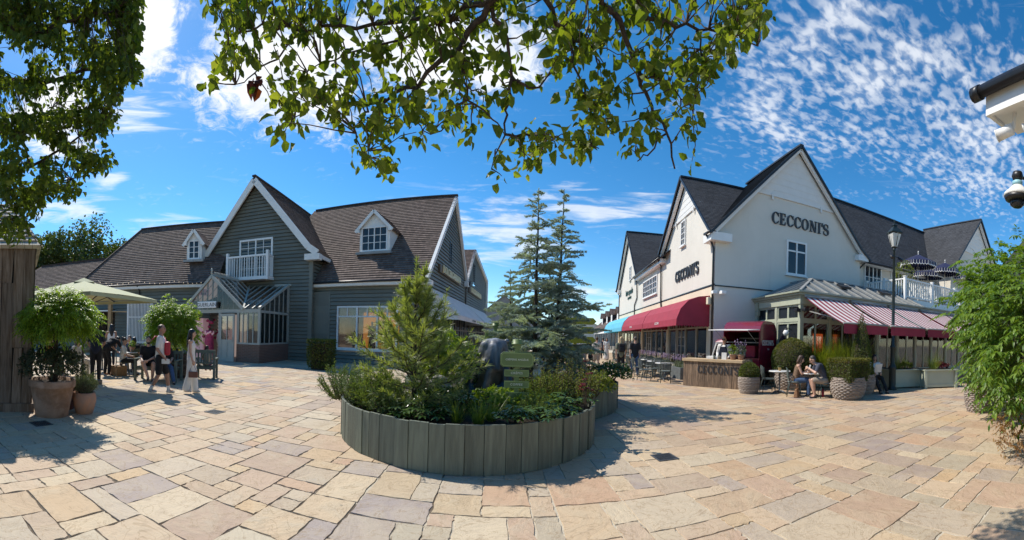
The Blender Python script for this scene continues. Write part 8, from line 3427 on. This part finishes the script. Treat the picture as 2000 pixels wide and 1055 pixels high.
M_bear = bear_mat()
pb = at(958, 740, 6.7)
t = thing('bear_sculpture', 'large pale and black seated bear sculpture seen from behind', 'sculpture', (pb.x, pb.y, .5), .15)
fuse('body', [('c', (-.06, .02, .15), .38, (.0, .0, .55), .30, (1, .85)), ('c', (0, 0, .55), .30, (.06, 0, .86), .22, (1, .85)), ('c', (-.07, .0, .93), .13, (.17, .02, .94), .12), ('c', (-.1, 0, .86), .12, (-.3, -.02, .3), .13), ('c', (.2, 0, .86), .10, (.24, -.02, .4), .13)], .022, M_bear, t, 4)
fuse('black_legs', [('c', (-.26, -.06, .62), .10, (-.38, -.1, .25), .13), ('c', (-.38, -.1, .25), .14, (-.36, -.2, .02), .15), ('c', (.22, -.08, .55), .10, (.30, -.12, .2), .14), ('c', (.30, -.12, .2), .15, (.24, -.22, .0), .15), ('c', (-.15, -.2, .05), .20, (.1, -.2, .02), .20), ('e', (0, -.05, .12), (.40, .34, .26))], .022, M_pk, t, 4)
fuse('ear', [('e', (.27, .02, 1.02), (.05, .04, .045)), ('c', (.2, .02, .98), .05, (.26, .02, 1.01), .04)], .014, M_bear, t, 2)
pb = at(1050, 712, 8.2)
t = thing('bear_sculpture', 'small black and white bear sculpture face peeping out right of the sign', 'sculpture', (pb.x, pb.y, .72), -.1)
t.scale = (.66, .66, .66)
fuse('body', [('e', (0, .05, .12), (.26, .24, .24)), ('e', (0, 0, .50), (.20, .18, .18)), ('c', (0, -.12, .46), .09, (.0, -.17, .43), .07)], .018, C_white, t, 3)
fuse('black_patch', [('e', (-.09, -.135, .53), (.055, .04, .06)), ('e', (.09, -.135, .53), (.055, .04, .06)), ('e', (0, -.235, .46), (.035, .03, .025))], .01, M_pk, t, 1)
for s in (-1, 1):
    fuse('ear', [('e', (s * .15, .02, .67), (.07, .045, .07))], .014, M_pk, t, 2)
    fuse('foreleg', [('c', (s * .2, 0, .26), .09, (s * .2, -.15, .08), .09)], .016, M_pk, t, 2)

# ---- green creperie signs
M_sgn = mat('olive green sign paint', (.15, .21, .065), .5, .08, 4)
M_sgl = mat('pale green line', (.34, .44, .16), .5, .05)
M_let = mat('cream letters', (.85, .85, .72), .6, .03)


def cham(w, h, c):
    return [(-w + c, -h), (w - c, -h), (w - c, -h + c * .0), (w, -h + c), (w, h - c), (w - c, h), (-w + c, h), (-w, h - c), (-w, -h + c)]


def sign(label, loc, rz, texts, full=True):
    t = thing('cafe_sign', label, 'sign', loc, rz)
    MB().box(-.035, .035, -.035, .035, 0, 1.0).build('post', M_sgn, t)
    b = MB().box(-.05, .05, -.05, .05, 1.001, 1.05).lathe([(.085, 1.05), (.085, 1.065), (.07, 1.07), (.07, 1.12), (.06, 1.125)], 20)
    b.build('finial', M_sgn, t)
    b = MB()
    b.prism([(x, z + .84) for x, z in cham(.235, .105, .035)], -.06, .0, 'y')
    o = b.build('board', M_sgn, t, bevel=.006)
    for poly, yy in ((cham(.215, .088, .03), -.0605),):
        f = MB()
        for (xa, za), (xb, zb) in zip(poly, poly[1:] + poly[:1]):
            if (xa, za) != (xb, zb):
                f.bar((xa, yy, za + .84), (xb, yy, zb + .84), .006, .004, (0, 1, 0))
        f.build('board_line', M_sgl, o)
    text_obj('lettering', texts[0], .037, M_let, o, (0, -.063, .84), (PI / 2, 0, 0), .003, 1.05)
    if full:
        for z, s in ((.65, texts[1]), (.49, texts[2]), (.335, '')):
            b = MB().box(-.175, .175, -.05, -.036, z - .048, z + .048)
            o = b.build('board', M_sgn, t)
            f = MB()
            for a_, b_ in (((-.168, -.042), (.168, -.042)), ((.168, -.042), (.168, .042)), ((.168, .042), (-.168, .042)), ((-.168, .042), (-.168, -.042))):
                f.bar((a_[0], -.051, z + a_[1]), (b_[0], -.051, z + b_[1]), .005, .004, (0, 1, 0))
            f.build('board_line', M_sgl, o)
            if s:
                text_obj('lettering', s, .044, M_let, o, (0, -.053, z), (PI / 2, 0, 0), .003, 1.2)
    return t


ps = at(1010, 700, 5.55)
sign('olive green creperie sign with three hanging boards in the planter', (ps.x, ps.y, .44), -.02, ('CRÊPERIE ANGÉLIE', 'CRÊPES', 'COFFEE'))
ps = at(966, 700, 8.8)
sign('second olive green sign standing behind the large bear sculpture', (ps.x, ps.y, .78), .2, ('CRÊPERIE ANGÉLIE', '', ''), False)
# ---- mustard fingerpost
ps = at(1122, 700, 11.6)
t = thing('fingerpost', 'mustard yellow fingerpost with pointed boards behind the cedars', 'signpost', (ps.x, ps.y, 0), -.05)
M_must = mat('mustard paint', (.36, .33, .02), .55, .08, 4)
MB().box(-.05, .05, -.05, .05, 0, 2.45).build('post', M_must, t)
for z, x0, x1, s in ((2.12, -.7, .62, ''), (1.85, -.7, .62, 'WC'), (1.56, -.55, .62, ''), (1.28, -.4, .62, '')):
    o = MB().prism([(x0, z - .1), (x1 - .1, z - .1), (x1, z), (x1 - .1, z + .1), (x0, z + .1)], -.09, -.055, 'y').build('board', M_must, t, bevel=.006)
    if s:
        text_obj('lettering', s, .12, M_let, o, (.32, -.093, z), (PI / 2, 0, 0), .004)
